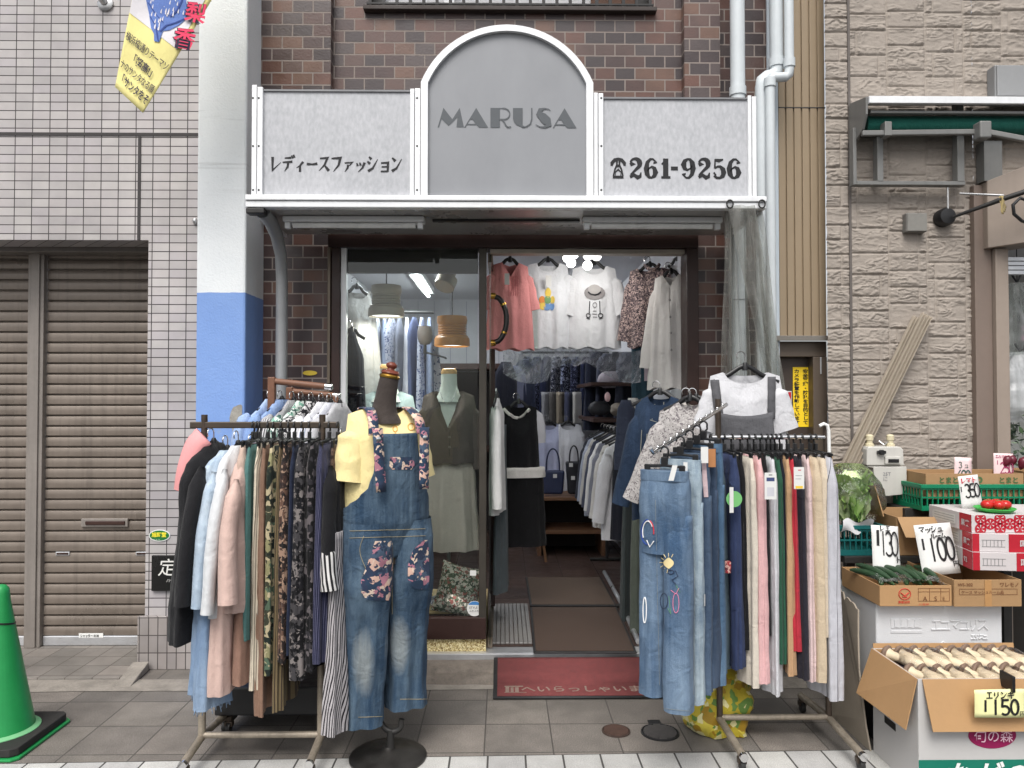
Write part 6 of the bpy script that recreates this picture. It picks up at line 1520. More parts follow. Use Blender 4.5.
# ================================================================== CLOTHES HUNG IN THE DOORWAY
def hung(name, px, py, Y, ang, m, label, cat, wsh, wch, whem, L, thick=.045, sl=None, hang=True, neck=.075, nd=.06, slope=.3, seed=None, vneck=False, short=None, hs=None):
    _n[0] += 1; c = at(px, py, Y); g = MB()
    top(g, c, ang, wsh, wch, whem, L, thick, neck, nd, slope, seed or _n[0]*1.3, sl=sl, vneck=vneck)
    o = g.build(name, m, smooth=180, label=label, cat=cat)
    if hang: coat_hanger(c + Vector((0, 0, .01)), ang, hs or wsh*.9, f'black hanger inside the {short or label.split(" with")[0].split(" hung")[0].split(" hanging")[0]}', hook=.07)
    return g, o
YD = 4.95
SLV = lambda ln, a=18, r0=.075, r1=.07: dict(a=a, len=ln, r0=r0, r1=r1, flat=.4)
doorR = thing('hanging_rail', 'dark rail across the doorway holding the hung tops', 'rail', (.5, YD, 2.56))
g = MB(); z_ = Z(252, YD); g.tube([(-.05, YD, z_), (IX1, YD, z_)], .013, 10); g.build('bar', DKMETAL, doorR, smooth=60)
for x in (.02, .56, 1.1):
    g = MB(); g.tube([(x, YD, z_), (x, YD, IZC)], .008, 8); g.build('ceiling_rod', DKMETAL, doorR)
pg, po = hung('blouse', 510, 263, YD-.25, R(12), fabric('coral_pink', S(222, 138, 136), .1), 'coral pink gathered blouse hung by the glass door', 'blouse', .115, .135, .16, .55, .06, SLV(.24, 14, .062, .06), vneck=True, nd=.09, neck=.055)
tagcard(po, at(507, 279, YD-.35), .03, .07)
bv_ = bvh(pg); stitch(bv_, [[(509+i*2.2, y) for y in range(276, 300, 4)] for i in range(0, 5)], 'gather', plain('coral_thread', S(190, 100, 104), .8), po, .0012)
wg, wo = hung('t_shirt', 548, 263, YD, R(4), fabric('white_jersey', S(226, 228, 232), .03), 'white T-shirt with a colourful toy animals print hung in the doorway', 'T-shirt', .13, .15, .155, .57, .05, SLV(.22, 14, .07, .068), short='white T-shirt with the colourful print')
tagcard(wo, at(548.5, 281, YD-.09), .036, .072)
bw = bvh(wg)
def blob(bv, cx, cy, rx, ry, m, par, nm='print'): return sew(bv, [(cy + ry*math.sin(R(a)), cx - max(.15, rx*math.cos(R(a))), cx + max(.15, rx*math.cos(R(a)))) for a in np.linspace(-88, 88, 9)], 7, nm, m, par, .004)
PR = {n: plain('ink_' + n, S(*c), .8) for n, c in dict(or_=(222,140,70), ye=(230,200,90), bl=(110,150,200), gr=(120,160,110), dk=(50,50,54), gy=(140,136,136), md=(120,118,118)).items()}
for x, y, rx, ry, k in ((542, 300, 3, 4, 'or_'), (542.5, 306, 3.2, 4, 'ye'), (548, 293, 3, 5, 'ye'), (547.5, 300, 3.5, 4, 'gr'), (552.5, 300, 2.5, 4, 'ye'), (547, 307, 3.5, 3.6, 'bl'), (552, 306.5, 2.6, 4, 'bl')): blob(bw, x, y, rx, ry, PR[k], wo)
hg2, ho = hung('t_shirt', 594, 266, YD, R(-3), fabric('white_jersey_b', S(222, 223, 226), .03), 'white T-shirt with a straw hat and plaits print hung in the doorway', 'T-shirt', .14, .165, .18, .55, .05, SLV(.26, 17, .075, .072), short='white T-shirt with the hat print')
bh = bvh(hg2)
for q, (x, y, rx, ry, k) in enumerate(((594.5, 293, 10.5, 7.0, 'gy'), (594.5, 289.5, 6.2, 4.6, 'gy'))): sew(bh, [(y + ry*math.sin(R(a)), x - max(.15, rx*math.cos(R(a))), x + max(.15, rx*math.cos(R(a)))) for a in np.linspace(-88, 88, 9)], 7, 'hat_print', PR[k] if q == 0 else plain('ink_gy2', S(164,160,158), .8), ho, .004 + .002*q)
stitch(bh, [[(588.5, 292), (591, 294.2), (595, 295), (598, 294.2), (600.5, 292)]], 'hat_band', PR['dk'], ho, .005, .007)
stitch(bh, [[(590, 301), (589.5, 313)], [(599.5, 301), (600, 313)]], 'print', PR['dk'], ho, .0035, .004)
stitch(bh, [ringpx(588.5, 315.5, 2, 2), ringpx(600.5, 315.5, 2, 2), [(587, 318), (590, 319)], [(599, 319), (602, 318)]], 'print', PR['dk'], ho, .003, .004)
stitch(bh, [ringpx(594.8, 305, 2, 2.4), [(593, 311), (596.5, 311)], [(592.5, 314), (597, 314)], [(593, 317), (597, 317)]], 'print', PR['md'], ho, .0022, .004)
g, sf = hung('shirt', 650, 268, YD-.1, R(-18), floral('leopard_small', [(0, S(112,98,100)), (.45, S(92,80,84)), (.6, S(186,164,158)), (.85, S(60,52,58))], 95, .005), 'small speckled print shirt with long sleeves hung in the doorway', 'shirt', .13, .15, .15, .52, .05, SLV(.42, 10, .06, .05), short='small speckled print shirt')
g = MB(); c = at(652, 264, YD-.2); sleeve(g, [c + Vector((-.05, .01, -.0)), c + Vector((-.02, -.03, -.04)), c + Vector((.02, -.03, -.035)), c + Vector((.05, .01, .0))], .013, .012, .5, 3); g.build('collar', [m for m in bpy.data.materials if m.name == 'leopard_small'][0], sf, smooth=180)
wb, wbo = hung('blouse', 671, 275, 4.55, R(-28), fabric('off_white_linen', S(206, 202, 198), .05), 'long off white button blouse hung at the door jamb', 'blouse', .10, .125, .155, .70, .05, SLV(.52, 9, .055, .055), vneck=True, nd=.07, neck=.05)
bw2 = bvh(wb); stitch(bw2, [[(669 + .03*(y-290), y) for y in range(288, 380, 4)]], 'placket', plain('placket_shade', S(188, 182, 178), .8), wbo, .0016)
stitch(bw2, [ringpx(669.5 + .03*(y-290), y, .8, .9, 6) for y in (300, 317, 333, 350)], 'button', PR['dk'], wbo, .0016)
hung('blouse', 678, 262, 4.85, R(-40), fabric('cool_white', S(216, 216, 220), .05), 'short white top behind the off white button blouse', 'blouse', .09, .10, .11, .42, .04, SLV(.3, 10, .05, .05))
g = MB(); c = at(642, 345, 5.2); drape(g, c.x, c.y, c.z+.05, Z(425, 5.2), R(-15), .075, .035, 5, .01, 4.4); g.build('dress', denim('teal_dress', S(50,72,84), S(70,92,102), .3), smooth=180, label='dark teal dress below the speckled shirt', cat='dress')
g = MB(); c = at(648, 372, 5.0); g.box(c.x-.025, c.x+.02, c.y, c.y+.003, c.z-.06, c.z+.06); g.build('leaflet', plain('leaflet_pink', S(196,180,190), .6), label='small pale leaflet hung beside the dark teal dress', cat='leaflet', solid=0)
# clear sheet slung under the tops
P = []
for i in range(26):
    u = i/25; row = []
    for k in range(20):
        v = k/19; px = 503 + 138*u; py = 349 + 3*math.sin(u*9) + (6 + 26*(.35+.65*abs(math.sin(u*4.2+.6))) * (.6 if .35 < u < .5 else 1))*v
        q = at(px, py, 5.05 + .12*v*math.sin(u*14 + v*3)); row.append(q)
    P.append(row)
g = MB(); g.grid(P); g.build('plastic_sheet', film('shiny_plastic', S(196, 198, 206), .32, .15, 20), smooth=180, label='crinkled clear plastic sheet slung under the hung T-shirts', cat='plastic sheet')

# ================================================================== LAMPS
bulb = emis('bulb_glow', (1, .98, .94), 4)
gl_ = thing('globe_light', 'ceiling light with a cluster of round white glowing globes', 'ceiling light', (.62, 5.6, 2.6))
c0 = at(585, 250, 4.72); g = MB(); g.lathe((c0.x, c0.y, IZC-.001), [(.12, 0), (.12, -.02), (.1, -.03)], 24); g.build('ceiling_plate', WHITEPL, gl_, smooth=40)
for px, py in ((567.5, 258), (574, 254), (588, 255.5), (596.5, 256), (571, 263), (587.5, 265.5)):
    c = at(px, py, 4.70); g = MB(); g.ball(c, .03, 16, 10); b_ = g.build('globe', bulb, gl_, smooth=60)
    g = MB(); g.tube([c + Vector((0, 0, .033)), (c0.x + (c.x-c0.x)*.4, c0.y, IZC-.025)], .006, 6); g.build('arm', WHITEPL, gl_)
def lampobj(name, loc, energy, size, sy=None, col=(1, .97, .93), rot=(0, 0, 0)):
    l = bpy.data.lights.new(name, 'AREA'); l.energy = energy; l.size = size; l.color = col
    if sy: l.shape = 'RECTANGLE'; l.size_y = sy
    o = bpy.data.objects.new(name, l); COL.objects.link(o); o.location = loc; o.rotation_euler = rot; return o
lampobj('globe_lamp', (c0.x, 4.52, 2.41), 1.9, .3, rot=(R(25), 0, 0))
for i, (x, y) in enumerate(((-.75, 5.3), (-.75, 6.9), (.45, 6.9))):
    t = thing('fluorescent_light', ('glowing strip light on the shop ceiling above the window display', 'glowing strip light on the shop ceiling at the rear behind the window', 'glowing strip light on the shop ceiling beyond the doorway')[i], 'ceiling light', (x, y, IZC))
    g = MB(); g.box(x-.06, x+.06, y-.6, y+.6, IZC-.05, IZC-.001); g.build('housing', WHITEPL, t, bevel=.005)
    g = MB(); g.tube([(x, y-.57, IZC-.075), (x, y+.57, IZC-.075)], .016, 10); g.build('tube', emis('tube_glow', (.93, .97, 1), 14), t, smooth=60)
    lampobj('strip_lamp', (x, y, IZC-.11), (9, 7, 1.5)[i], .1, 1.1, (.93, .97, 1))

# pendant lamps and spotlight in the window
def pendant(px, py0, py1, hw, Y, m, label):
    t = thing('pendant_lamp', label, 'pendant lamp', at(px, py0, Y)); x = X(px, Y); z0, z1 = Z(py0, Y), Z(py1, Y); h = z0 - z1; r = hw / F * Y
    prof = [(r*.25, z0), (r*.82, z0-.004), (r*.86, z0-h*.14), (r*.82, z0-h*.26)]
    for k in range(4): zz = z0 - h*(.30 + .085*k); prof += [(r*.76, zz), (r*.80, zz-h*.02), (r*.80, zz-h*.05), (r*.74, zz-h*.06)]
    prof += [(r*.86, z0-h*.66), (r*.98, z0-h*.74), (r*1.0, z1+h*.05), (r*.98, z1), (r*.93, z1), (r*.9, z0-h*.66)]
    g = MB(); g.lathe((x, Y, 0), prof, 36, cap=False); sh = g.build('shade', m, t, smooth=35)
    g = MB(); g.lathe((x, Y, 0), [(r*.90, z1+.012), (.002, z1+.014)], 30, cap=False); g.build('diffuser', emis('diffuser_glow', (1, .97, .9), 2.2), t)
    lampobj('pendant_bulb', (x, Y, z1-.01), 2.3, r*1.4, None, (1, .95, .86))
    g = MB(); g.tube([(x, Y, z0), (x, Y, IZC)], .004, 6); g.build('cord', BLACKPL, t)
pendant(386, 285.5, 317, 18, 4.72, plain('lamp_grey', S(176, 170, 158), .5, 0, .1), 'pale grey ribbed pendant lamp in the shop window')
pendant(452, 316, 346.5, 17.8, 4.72, plain('lamp_amber', S(176, 116, 44), .35, 0, .15), 'amber brown ribbed pendant lamp in the shop window')
sp = thing('spotlight', 'brushed metal spotlight tilted above the amber lamp', 'spotlight', at(450, 275, 4.75))
a, b = at(444, 287, 4.7), at(455, 262, 4.8); d = (b-a).normalized(); g = MB(); g.lathe(a, [(.062, 0), (.066, .004), (.066, .07), (.04, .075), (.04, .17), (.03, .175)], 24, d, cap=True); g.build('can', plain('spot_metal', S(150, 140, 126), .35, .6, .15), sp, smooth=40)
g = MB(); g.tube([b, b + Vector((0, 0, .25))], .01, 8); g.build('stem', DKMETAL, sp)
gb = thing('goblet_lamp', 'small smoky glass goblet shaped lamp inside the window', 'lamp', at(425, 350, 5.2)); c = at(425, 345, 5.2)
g = MB(); g.lathe(c, [(.01, 0), (.035, .006), (.052, .04), (.054, .09), (.044, .13)], 22, cap=False); g.build('shade', plain('smoky_glass', S(140, 130, 124), .25, 0, .1), gb, smooth=60)
g = MB(); g.lathe(c, [(.03, -.06), (.012, -.055), (.01, 0)], 14); g.build('stem', DKMETAL, gb)
g = MB(); g.tube([c - Vector((0, 0, .05)), c + Vector((.1, .5, -.06)), c + Vector((.1, .6, -.06))], .008, 6); g.build('wall_arm', DKMETAL, gb)

# ================================================================== WINDOW DISPLAY
CREAM = fabric('form_cream', S(206, 216, 208), .05)
w1 = thing('dress_form', 'cream dress form in the window dressed in a grey cardigan', 'mannequin', (X(449, 4.62), 4.62, .3)); fx_ = X(449, 4.62)
g = MB(); drape(g, fx_, 4.62, Z(396, 4.62), Z(520, 4.62), 0, [(0, .06), (.12, .15), (.3, .155), (.6, .115), (1, .15)], [(0, .05), (.15, .075), (.3, .1), (.6, .08), (1, .1)], 0, 0, 1, p=.9, wr=0); g.build('torso', CREAM, w1, smooth=180)
zt = Z(374, 4.62); g = MB(); g.lathe((fx_, 4.62, 0), [(.09, Z(402, 4.62)), (.066, Z(394, 4.62)), (.05, Z(386, 4.62)), (.048, zt)], 20); g.build('neck', CREAM, w1, smooth=60)
g = MB(); g.lathe((fx_, 4.62, zt), [(.05, 0), (.051, .006), (.044, .03), (.03, .034)], 20); g.build('neck_cap', plain('pale_wood', S(200, 160, 104), .5), w1, smooth=50)
g = MB(); g.tube([(fx_, 4.62, .30), (fx_, 4.62, 1.0)], .012, 10); g.build('pole', STEEL, w1)
g = MB(); g.lathe((fx_, 4.62, .301), [(.14, 0), (.14, .012), (.03, .03)], 28); g.build('base', STEEL, w1, smooth=40)
cg = MB(); top(cg, (fx_, 4.60, Z(391, 4.62)), 0, .155, .175, .175, .44, .13, .085, .20, .42, 2.2, .006, .010, sl=dict(a=10, len=.40, r0=.065, r1=.05, flat=.8), vneck=True)
co_ = cg.build('cardigan', fabric('grey_olive_knit', S(108, 97, 91), .12), smooth=180, label='dark grey olive V-neck cardigan on the cream dress form', cat='cardigan')
bc = bvh(cg); stitch(bc, [ringpx(449.5, y, .9, 1, 6) for y in (417, 427, 437, 447)], 'button', plain('shell_button', S(160, 152, 140), .5), co_, .002)
stitch(bc, [[(449.5, y) for y in range(412, 460, 4)]], 'placket', plain('knit_dark', S(50, 47, 44), .8), co_, .0015)
g = MB(); g.tube([(fx_ + .055*math.sin(R(a)), 4.62 - .06 - .05*(1-abs(math.sin(R(a)))) - .02, Z(388, 4.6) - .10*(math.cos(R(a))**2)) for a in range(-88, 90, 8)], .002, 5); g.build('necklace', STEEL, label='fine silver necklace on the cream dress form', cat='necklace')
sg = MB(); drape(sg, fx_, 4.62, Z(455, 4.62), Z(548, 4.62), 0, [(0, .135), (.2, .165), (1, .19)], [(0, .10), (.2, .12), (1, .13)], 9, .014, 3.0, N=72, M=26, p=.9); sg.build('skirt', fabric('taupe_skirt', S(228, 214, 200), .1), smooth=180, label='long taupe pleated skirt on the cream dress form', cat='skirt')
w2x = X(388, 4.85); w2 = thing('dress_form', 'pale dress form with a wooden neck cap behind the dark one, seen through glass', 'mannequin', (w2x, 4.85, .3))
zt = Z(369, 4.85); g = MB(); g.lathe((w2x, 4.85, 0), [(.13, Z(402, 4.85)), (.07, Z(392, 4.85)), (.052, Z(384, 4.85)), (.05, zt)], 20); g.build('neck', CREAM, w2, smooth=60)
g = MB(); g.lathe((w2x, 4.85, zt), [(.052, 0), (.052, .02), (.04, .03)], 20); g.build('neck_cap', plain('pale_wood', S(200, 160, 104), .5), w2, smooth=50)
g = MB(); g.tube([(w2x, 4.85, .3), (w2x, 4.85, 1.1)], .012, 10); g.build('pole', STEEL, w2)
g = MB(); top(g, (w2x, 4.83, Z(391, 4.85)), 0, .165, .19, .18, .52, .12, .08, .05, .40, 6.2, .006, .01, sl=dict(a=14, len=.35, r0=.08, r1=.07, flat=.8)); g.build('blouse', fabric('pale_aqua', S(176, 198, 200), .06), smooth=180, label='pale aqua blouse on the dress form behind the dark one', cat='blouse')
# cushion
cc = at(459, 590, 4.42); g = MB(); P = []; rc = Matrix.Rotation(R(14), 3, 'Y') @ Matrix.Rotation(R(-16), 3, 'X')
for i in range(29):
    v = -1 + 2*i/28; row = []
    for k in range(29):
        u = -1 + 2*k/28; d_ = (1-abs(u)**2.6)*(1-abs(v)**2.6); sq_ = 1 - .10*(abs(u)**2)*(1-abs(v)) - .06
        row.append((u*(1 - .10*(1-u*u)*0 - .09*(1-v*v))*.135, v*(1 - .09*(1-u*u))*.15, d_))
    P.append(row)
CUS = floral('cushion_print', [(0, S(104,116,96)), (.25, S(214,210,196)), (.45, S(130,140,120)), (.62, S(172,112,104)), (.76, S(84,92,80)), (.86, S(226,218,204))], 58, .010)
for sg_ in (-1, 1): g.grid([[cc + rc @ Vector((x, sg_*.075*d_**.6 + .004*noise.noise((x*20, z*20, sg_)), z)) for x, z, d_ in (row if sg_ < 0 else row[::-1])] for row in P])
cu = g.build('cushion', CUS, smooth=180, label='square cushion with green and pink flower print in the window corner', cat='cushion')
c = at(474.5, 608.5, 4.33); g = MB(); g.lathe(c, [(.044, 0), (.044, .002)], 28, (0, -1, 0)); tg_ = g.build('round_tag', WHITEPL, cu)
g = MB(); g.add([c + Vector((.042*math.cos(R(a)), -.0028, .042*math.sin(R(a)))) for a in range(28, 153, 8)], [tuple(range(16))]); g.build('tag_blue', plain('tag_azure', S(70, 130, 190), .5), tg_)
text('lettering', 'STYLE', (c.x-.03, c.y-.003, c.z+.0), (1,0,0), (0,0,1), .018, INK, tg_); text('lettering', 'ふわふわ', (c.x-.03, c.y-.003, c.z-.018), (1,0,0), (0,0,1), .014, INK, tg_)
g = MB(); c = at(473, 573, 4.33); g.box(c.x-.018, c.x+.018, c.y-.001, c.y+.001, c.z-.015, c.z+.015); g.build('price_tag', PAPER, cu)

# white shirt and trousers hung by the door edge
yq = 4.62
g = MB(); c = at(497, 398, yq); drape(g, c.x, c.y, c.z, Z(512, yq), R(80), [(0, .04), (.15, .13), (1, .16)], [(0, .012), (.15, .03), (1, .034)], 4, .008, 3.3); sleeve(g, [c + Vector((-.0, -.11, -.05)), c + Vector((-.005, -.15, -.35)), c + Vector((.0, -.16, -.66))], .045, .05, .7, 1, ydir=(1, .2, 0)); g.build('shirt', fabric('white_shirt_c', S(214, 214, 212), .05), smooth=180, label='white shirt with long sleeve hung beside the open glass door', cat='shirt')
coat_hanger(c, R(80), .12, 'dark hanger inside the white shirt by the glass door', hook=.06)
g = MB(); c = at(501, 500, 4.8); drape(g, c.x, c.y, Z(425, 4.8), Z(590, 4.8), R(75), [(0, .10), (1, .13)], [(0, .02), (1, .035)], 4, .01, 4.7); g.build('trousers', fabric('slate_grey', S(74, 84, 88), .12), smooth=180, label='slate grey trousers hanging low beside the open glass door', cat='trousers')
# black dress with white trims
yb = 5.05; g, bo = hung('dress', 519, 405, yb, R(8), fabric('black_knit', S(24, 24, 27), .1), 'black knit dress with white collar band just inside the door', 'dress', .12, .13, .15, .60, .06, None, neck=.06, nd=.09)
bb_ = bvh(g); ring_ = [(504 + 1.8*k, 409 + 9*math.sin(math.pi*k/14)) for k in range(15)]
stitch(bb_, [ring_], 'collar_band', fabric('white_trim', S(214, 210, 204)), bo, .011, .006)
g = MB(); c = at(522, 474, yb); drape(g, c.x, yb-.0, Z(467, yb), Z(477, yb), R(8), .155, .075, 3, .004, 1, N=44, M=3); g.build('hem_band', fabric('white_trim', S(214, 210, 204)), bo, smooth=180)
g = MB(); drape(g, c.x, yb, Z(472, yb), Z(545, yb), R(8), [(0, .145), (1, .16)], [(0, .06), (1, .08)], 6, .012, 2); g.build('skirt', fabric('black_skirt', S(20, 20, 22), .1), smooth=180, label='long black skirt below the black knit dress', cat='skirt')
g = MB(); c = at(537, 425, yb+.05); sleeve(g, [c + Vector((-.02, 0, .10)), c + Vector((.01, -.01, -.02)), c + Vector((.015, 0, -.12))], .05, .045, .6, 3); g.build('blouse', fabric('white_puff', S(206, 206, 212), .05), smooth=180, label='white puff sleeve showing behind the black knit dress', cat='blouse')
ea = thing('easel_stand', 'slim brown wooden stand beside the black dress', 'stand', at(540, 560, 5.3))
for (p, q) in (((533, 470), (546, 562)), ((540, 480), (537, 545))):
    g = MB(); g.bar(at(*p, 5.3), at(*q, 5.3), .018, .018); g.build('leg', plain('easel_wood', S(110, 78, 52), .5), ea, bevel=.002)

# ================================================================== CROWDED SHOP INTERIOR
random.seed(21)
cols = [(214,214,220), (150,164,196), (60,70,104), (196,200,212), (96,104,130), (40,44,60), (170,176,190), (220,216,210), (84,90,110)]
ORD = ['first', 'second', 'third', 'fourth', 'fifth', 'sixth', 'seventh', 'eighth', 'ninth', 'tenth', 'eleventh', 'twelfth', 'thirteenth', 'fourteenth']
def cname(c):
    r, g, b = c[:3]; l = (r+g+b)/3
    if max(c[:3]) - min(c[:3]) < 24: return 'black' if l < 50 else 'dark grey' if l < 95 else 'mid grey' if l < 150 else 'light grey' if l < 195 else 'white'
    if b >= r: return 'navy' if l < 72 else 'slate blue' if l < 125 else 'dull blue' if l < 165 else 'pale blue'
    return 'dark brown' if l < 80 else 'brown' if l < 130 else 'beige'
# along the inner left wall, seen through the window
def rail_obj(label, a, b):
    t = thing('hanging_rail', label, 'rail', (Vector(a)+Vector(b))/2); g = MB(); g.tube([a, b], .012, 10); g.build('bar', DKMETAL, t, smooth=60)
    for p in (a, b):
        p = Vector(p); g = MB(); s = -.1 if p.x < 0 else .1
        g.tube([p, (IX0 if p.x < -.5 else IX1 if p.x > .5 else p.x, p.y if abs(p.x) > .5 else IYB, p.z)], .009, 8); g.build('wall_bracket', DKMETAL, t)
rail_obj('dark rail of blouses along the inner wall behind the window', (-1.2, 5.6, 2.20), (-.52, 5.6, 2.20))
PALW = [(214,214,222), (150,164,196), (200,204,216), (96,108,150), (212,212,226), (128,132,150)]
for i in range(12):
    c_ = PALW[(i*5) % 6]; x = -1.17 + .056*i; g = MB(); drape(g, x, 5.6, 2.16, 1.42 - .05*(i % 3), R(84 + 7*(i % 3)), [(0, .04), (.1, .15), (.2, .2), (1, .2)], [(0, .012), (.15, .024), (1, .034)], 4, .01, i*1.7, N=28, M=18)
    nm = ('blouse', 'shirt', 'dress')[i % 3]; g.build(nm, fabric(f'cloth_{c_[0]}_{c_[1]}_{c_[2]}', S(*c_), .1) if i % 4 != 2 else floral('sprig_b', [(0, S(190,194,214)), (.7, S(196,200,218)), (.86, S(90,100,140))], 60, .006), smooth=180, label=f'{cname(c_) if i % 4 != 2 else "sprigged"} {nm} {ORD[i]} from the window frame on the inner rail', cat=nm, group='clothes on the inner rail behind the window')
hung('blouse', 357, 290, 4.85, R(38), fabric('sheer_white', S(196, 196, 196), .06), 'pale long blouse hanging high at the window edge', 'blouse', .10, .12, .17, .78, .05, SLV(.6, 8, .05, .045))
g = MB(); c = at(352, 332, 4.62); drape(g, c.x, c.y, c.z, Z(470, 4.62), R(15), [(0, .02), (.2, .07), (1, .10)], [(0, .02), (.2, .04), (1, .05)], 5, .01, 8.1); g.build('dress', fabric('midnight', S(28, 32, 44), .15), smooth=180, label='midnight blue dress hanging at the edge of the shop window', cat='dress')
coat_hanger(c, R(15), .08, 'dark hanger inside the midnight blue dress', hook=.07)
hung('blouse', 421, 330, 5.6, R(-6), floral('white_sprig', [(0, S(204,206,218)), (.8, S(206,208,220)), (.9, S(90,100,130))], 50, .006), 'white sprigged long blouse hanging behind the goblet lamp', 'blouse', .10, .12, .14, .72, .04, SLV(.5, 8, .05, .04))
# alcove and shelf on the back wall left of the doorway
ac = thing('display_cabinet', 'dark wood open cabinet against the rear wall behind the window', 'cabinet', (-.45, 8.0, .1))
for (x0, x1, z0, z1) in ((-.95, .0, 1.86, 1.92), (-.95, -.9, .1, 1.859), (-.05, .0, .1, 1.859), (-.899, -.051, 1.0, 1.04)):
    g = MB(); g.box(x0, x1, 7.75, 8.25, z0, z1); g.build('board', BROWNW, ac, bevel=.003)
g = MB(); g.box(-.899, -.051, 8.26, 8.28, .1, 1.85); g.build('back_panel', plain('cabinet_back', S(50, 44, 44), .6), ac)
for k, (px, c_) in enumerate(((398, (70,74,92)), (408, (84,90,120)), (416, (58,62,80)))):
    g = MB(); c = at(px, 358, 6.3); drape(g, c.x, c.y, c.z, Z(450, 6.3), R(30), [(0, .04), (.15, .09), (1, .10)], .03, 4, .008, k+2.2, N=28, M=16); g.build('dress', fabric(f'win_{k}', S(*c_)), smooth=180, label=f'{("dusky grey", "slate blue", "dark grey")[k]} dress on the row behind the pale dress form', cat='dress')
# back of shop through the doorway
tbx = thing('display_table', 'low brown wooden shelf table at the back of the shop', 'table', (.48, 7.2, .1)); YT = 6.9
TBW = plain('table_wood', S(112, 80, 58), .5, 0, .2, 9)
for py, th in ((497.5, .03), (531, .03)):
    z = Z(py, YT); g = MB(); g.box(X(538, YT), X(606, YT), YT, YT+.5, z-th, z); g.build('board', TBW, tbx, bevel=.003)
for px in (539, 603):
    g = MB(); g.box(X(px, YT)-.015, X(px, YT)+.02, YT+.01, YT+.49, .1, Z(497.5, YT)-.032); g.build('side_panel', TBW, tbx)
g = MB(); g.box(X(541, YT)+.01, X(602, YT)-.01, YT+.48, YT+.495, .1, Z(497.5, YT)-.035); g.build('back_panel', plain('table_back', S(40, 34, 32), .7), tbx)
def handbag(px0, px1, py0, py1, Y, m, label, hpy, pal=None):
    zb_, zt_ = Z(py1, Y), Z(py0, Y); x0, x1 = X(px0, Y), X(px1, Y); o = thing('handbag', label, 'handbag', ((x0+x1)/2, Y, zb_))
    g = MB(); g.slab([(x0+.02, Y-.0, zb_), (x1-.02, Y, zb_), (x1, Y+.02, zt_), (x0, Y+.02, zt_)], (0, .10, 0)); g.build('body', m, o, bevel=.02, seg=3)
    xm = (x0+x1)/2; r_ = (x1-x0)*.28; zh_ = Z(hpy, Y)
    g = MB(); g.tube([(xm + r_*math.cos(R(a)), Y+.02, zt_ - .02 + (zh_-zt_+.02)*math.sin(R(a))**.7) for a in range(2, 180, 11)], .007, 8); g.build('handle', m, o, smooth=60)
    return o
handbag(541, 565, 471, 494.5, 6.95, plain('bag_navy', S(34, 42, 72), .5, 0, .2, 20), 'navy tote bag with tall handles on the low shelf table', 449)
hb = handbag(566, 582, 462, 494.5, 6.95, plain('bag_black', S(34, 34, 40), .4, 0, .2, 20), 'black handbag with white tags on the low shelf table', 446)
for (px, py, a) in ((555, 476, .3), (571, 465, .2), (573, 478, -.2)):
    tagcard(hb if px > 560 else [o for o in COL.objects if o.name == 'handbag'][0], at(px, py, 6.9), .035, .035, 0)
hung('blouse', 549, 424, 7.4, R(5), fabric('pale_lilac', S(176, 180, 210), .06), 'pale lilac blouse hung behind the navy tote bag', 'blouse', .13, .15, .16, .62, .05, SLV(.3, 10, .06, .05))
hung('t_shirt', 568, 424, 7.4, R(-5), fabric('white_dim', S(206, 206, 212), .05), 'white T-shirt with a pale blue block hung behind the handbags', 'T-shirt', .13, .15, .16, .66, .05, SLV(.3, 10, .06, .05))
rail_obj('dark rail across the rear of the shop', (.05, 7.9, 1.36), (.95, 7.9, 1.36))
# high row of patterned dresses at the back
rail_obj('high rail of dark printed dresses at the rear wall', (.2, 8.0, 2.05), (1.05, 8.0, 2.05))
PATS = [floral('rear_print_a', [(0, S(26,28,44)), (.6, S(34,38,58)), (.8, S(140,146,170))], 40, .01), floral('rear_print_b', [(0, S(30,32,52)), (.75, S(36,40,62)), (.88, S(120,126,160))], 60, .01), fabric('rear_navy', S(36, 42, 70)), floral('rear_print_c', [(0, S(24,26,36)), (.7, S(60,64,80)), (.88, S(160,160,172))], 70, .01)]
RD = ['dark navy dress with pale squares', 'dark navy dress with tiny dots', 'plain navy dress', 'charcoal dress with grey flecks', 'navy dress with scattered white marks', 'deep blue dress with fine speckles', 'plain indigo dress', 'black dress with pale flecks']
for i in range(8):
    x = .26 + .105*i; g = MB(); drape(g, x, 7.95, 2.0, 1.32, R(60), [(0, .04), (.12, .13), (1, .16)], .03, 4, .01, i*1.1, N=28, M=14); g.build('dress', PATS[i % 4], smooth=180, label=RD[i] + ' on the high rear rail', cat='dress', group='dark dresses on the high rear rail')
for i, (px, c_, dsc) in enumerate(((546, (150, 150, 156), 'mid grey'), (554, (96, 92, 90), 'dark grey'), (561, (140, 128, 112), 'dull beige'), (569, (70, 74, 100), 'slate'), (577, (176, 172, 168), 'light grey'))):
    g = MB(); c = at(px, 392, 7.6); drape(g, c.x, 7.6, c.z, Z(418, 7.6)-.05, R(70), .12, .03, 4, .008, i+.4, N=24, M=10); g.build('blouse', fabric(f'rear_{i}', S(*c_)), smooth=180, label=f'{dsc} folded blouse below the dark dresses at the rear', cat='blouse')
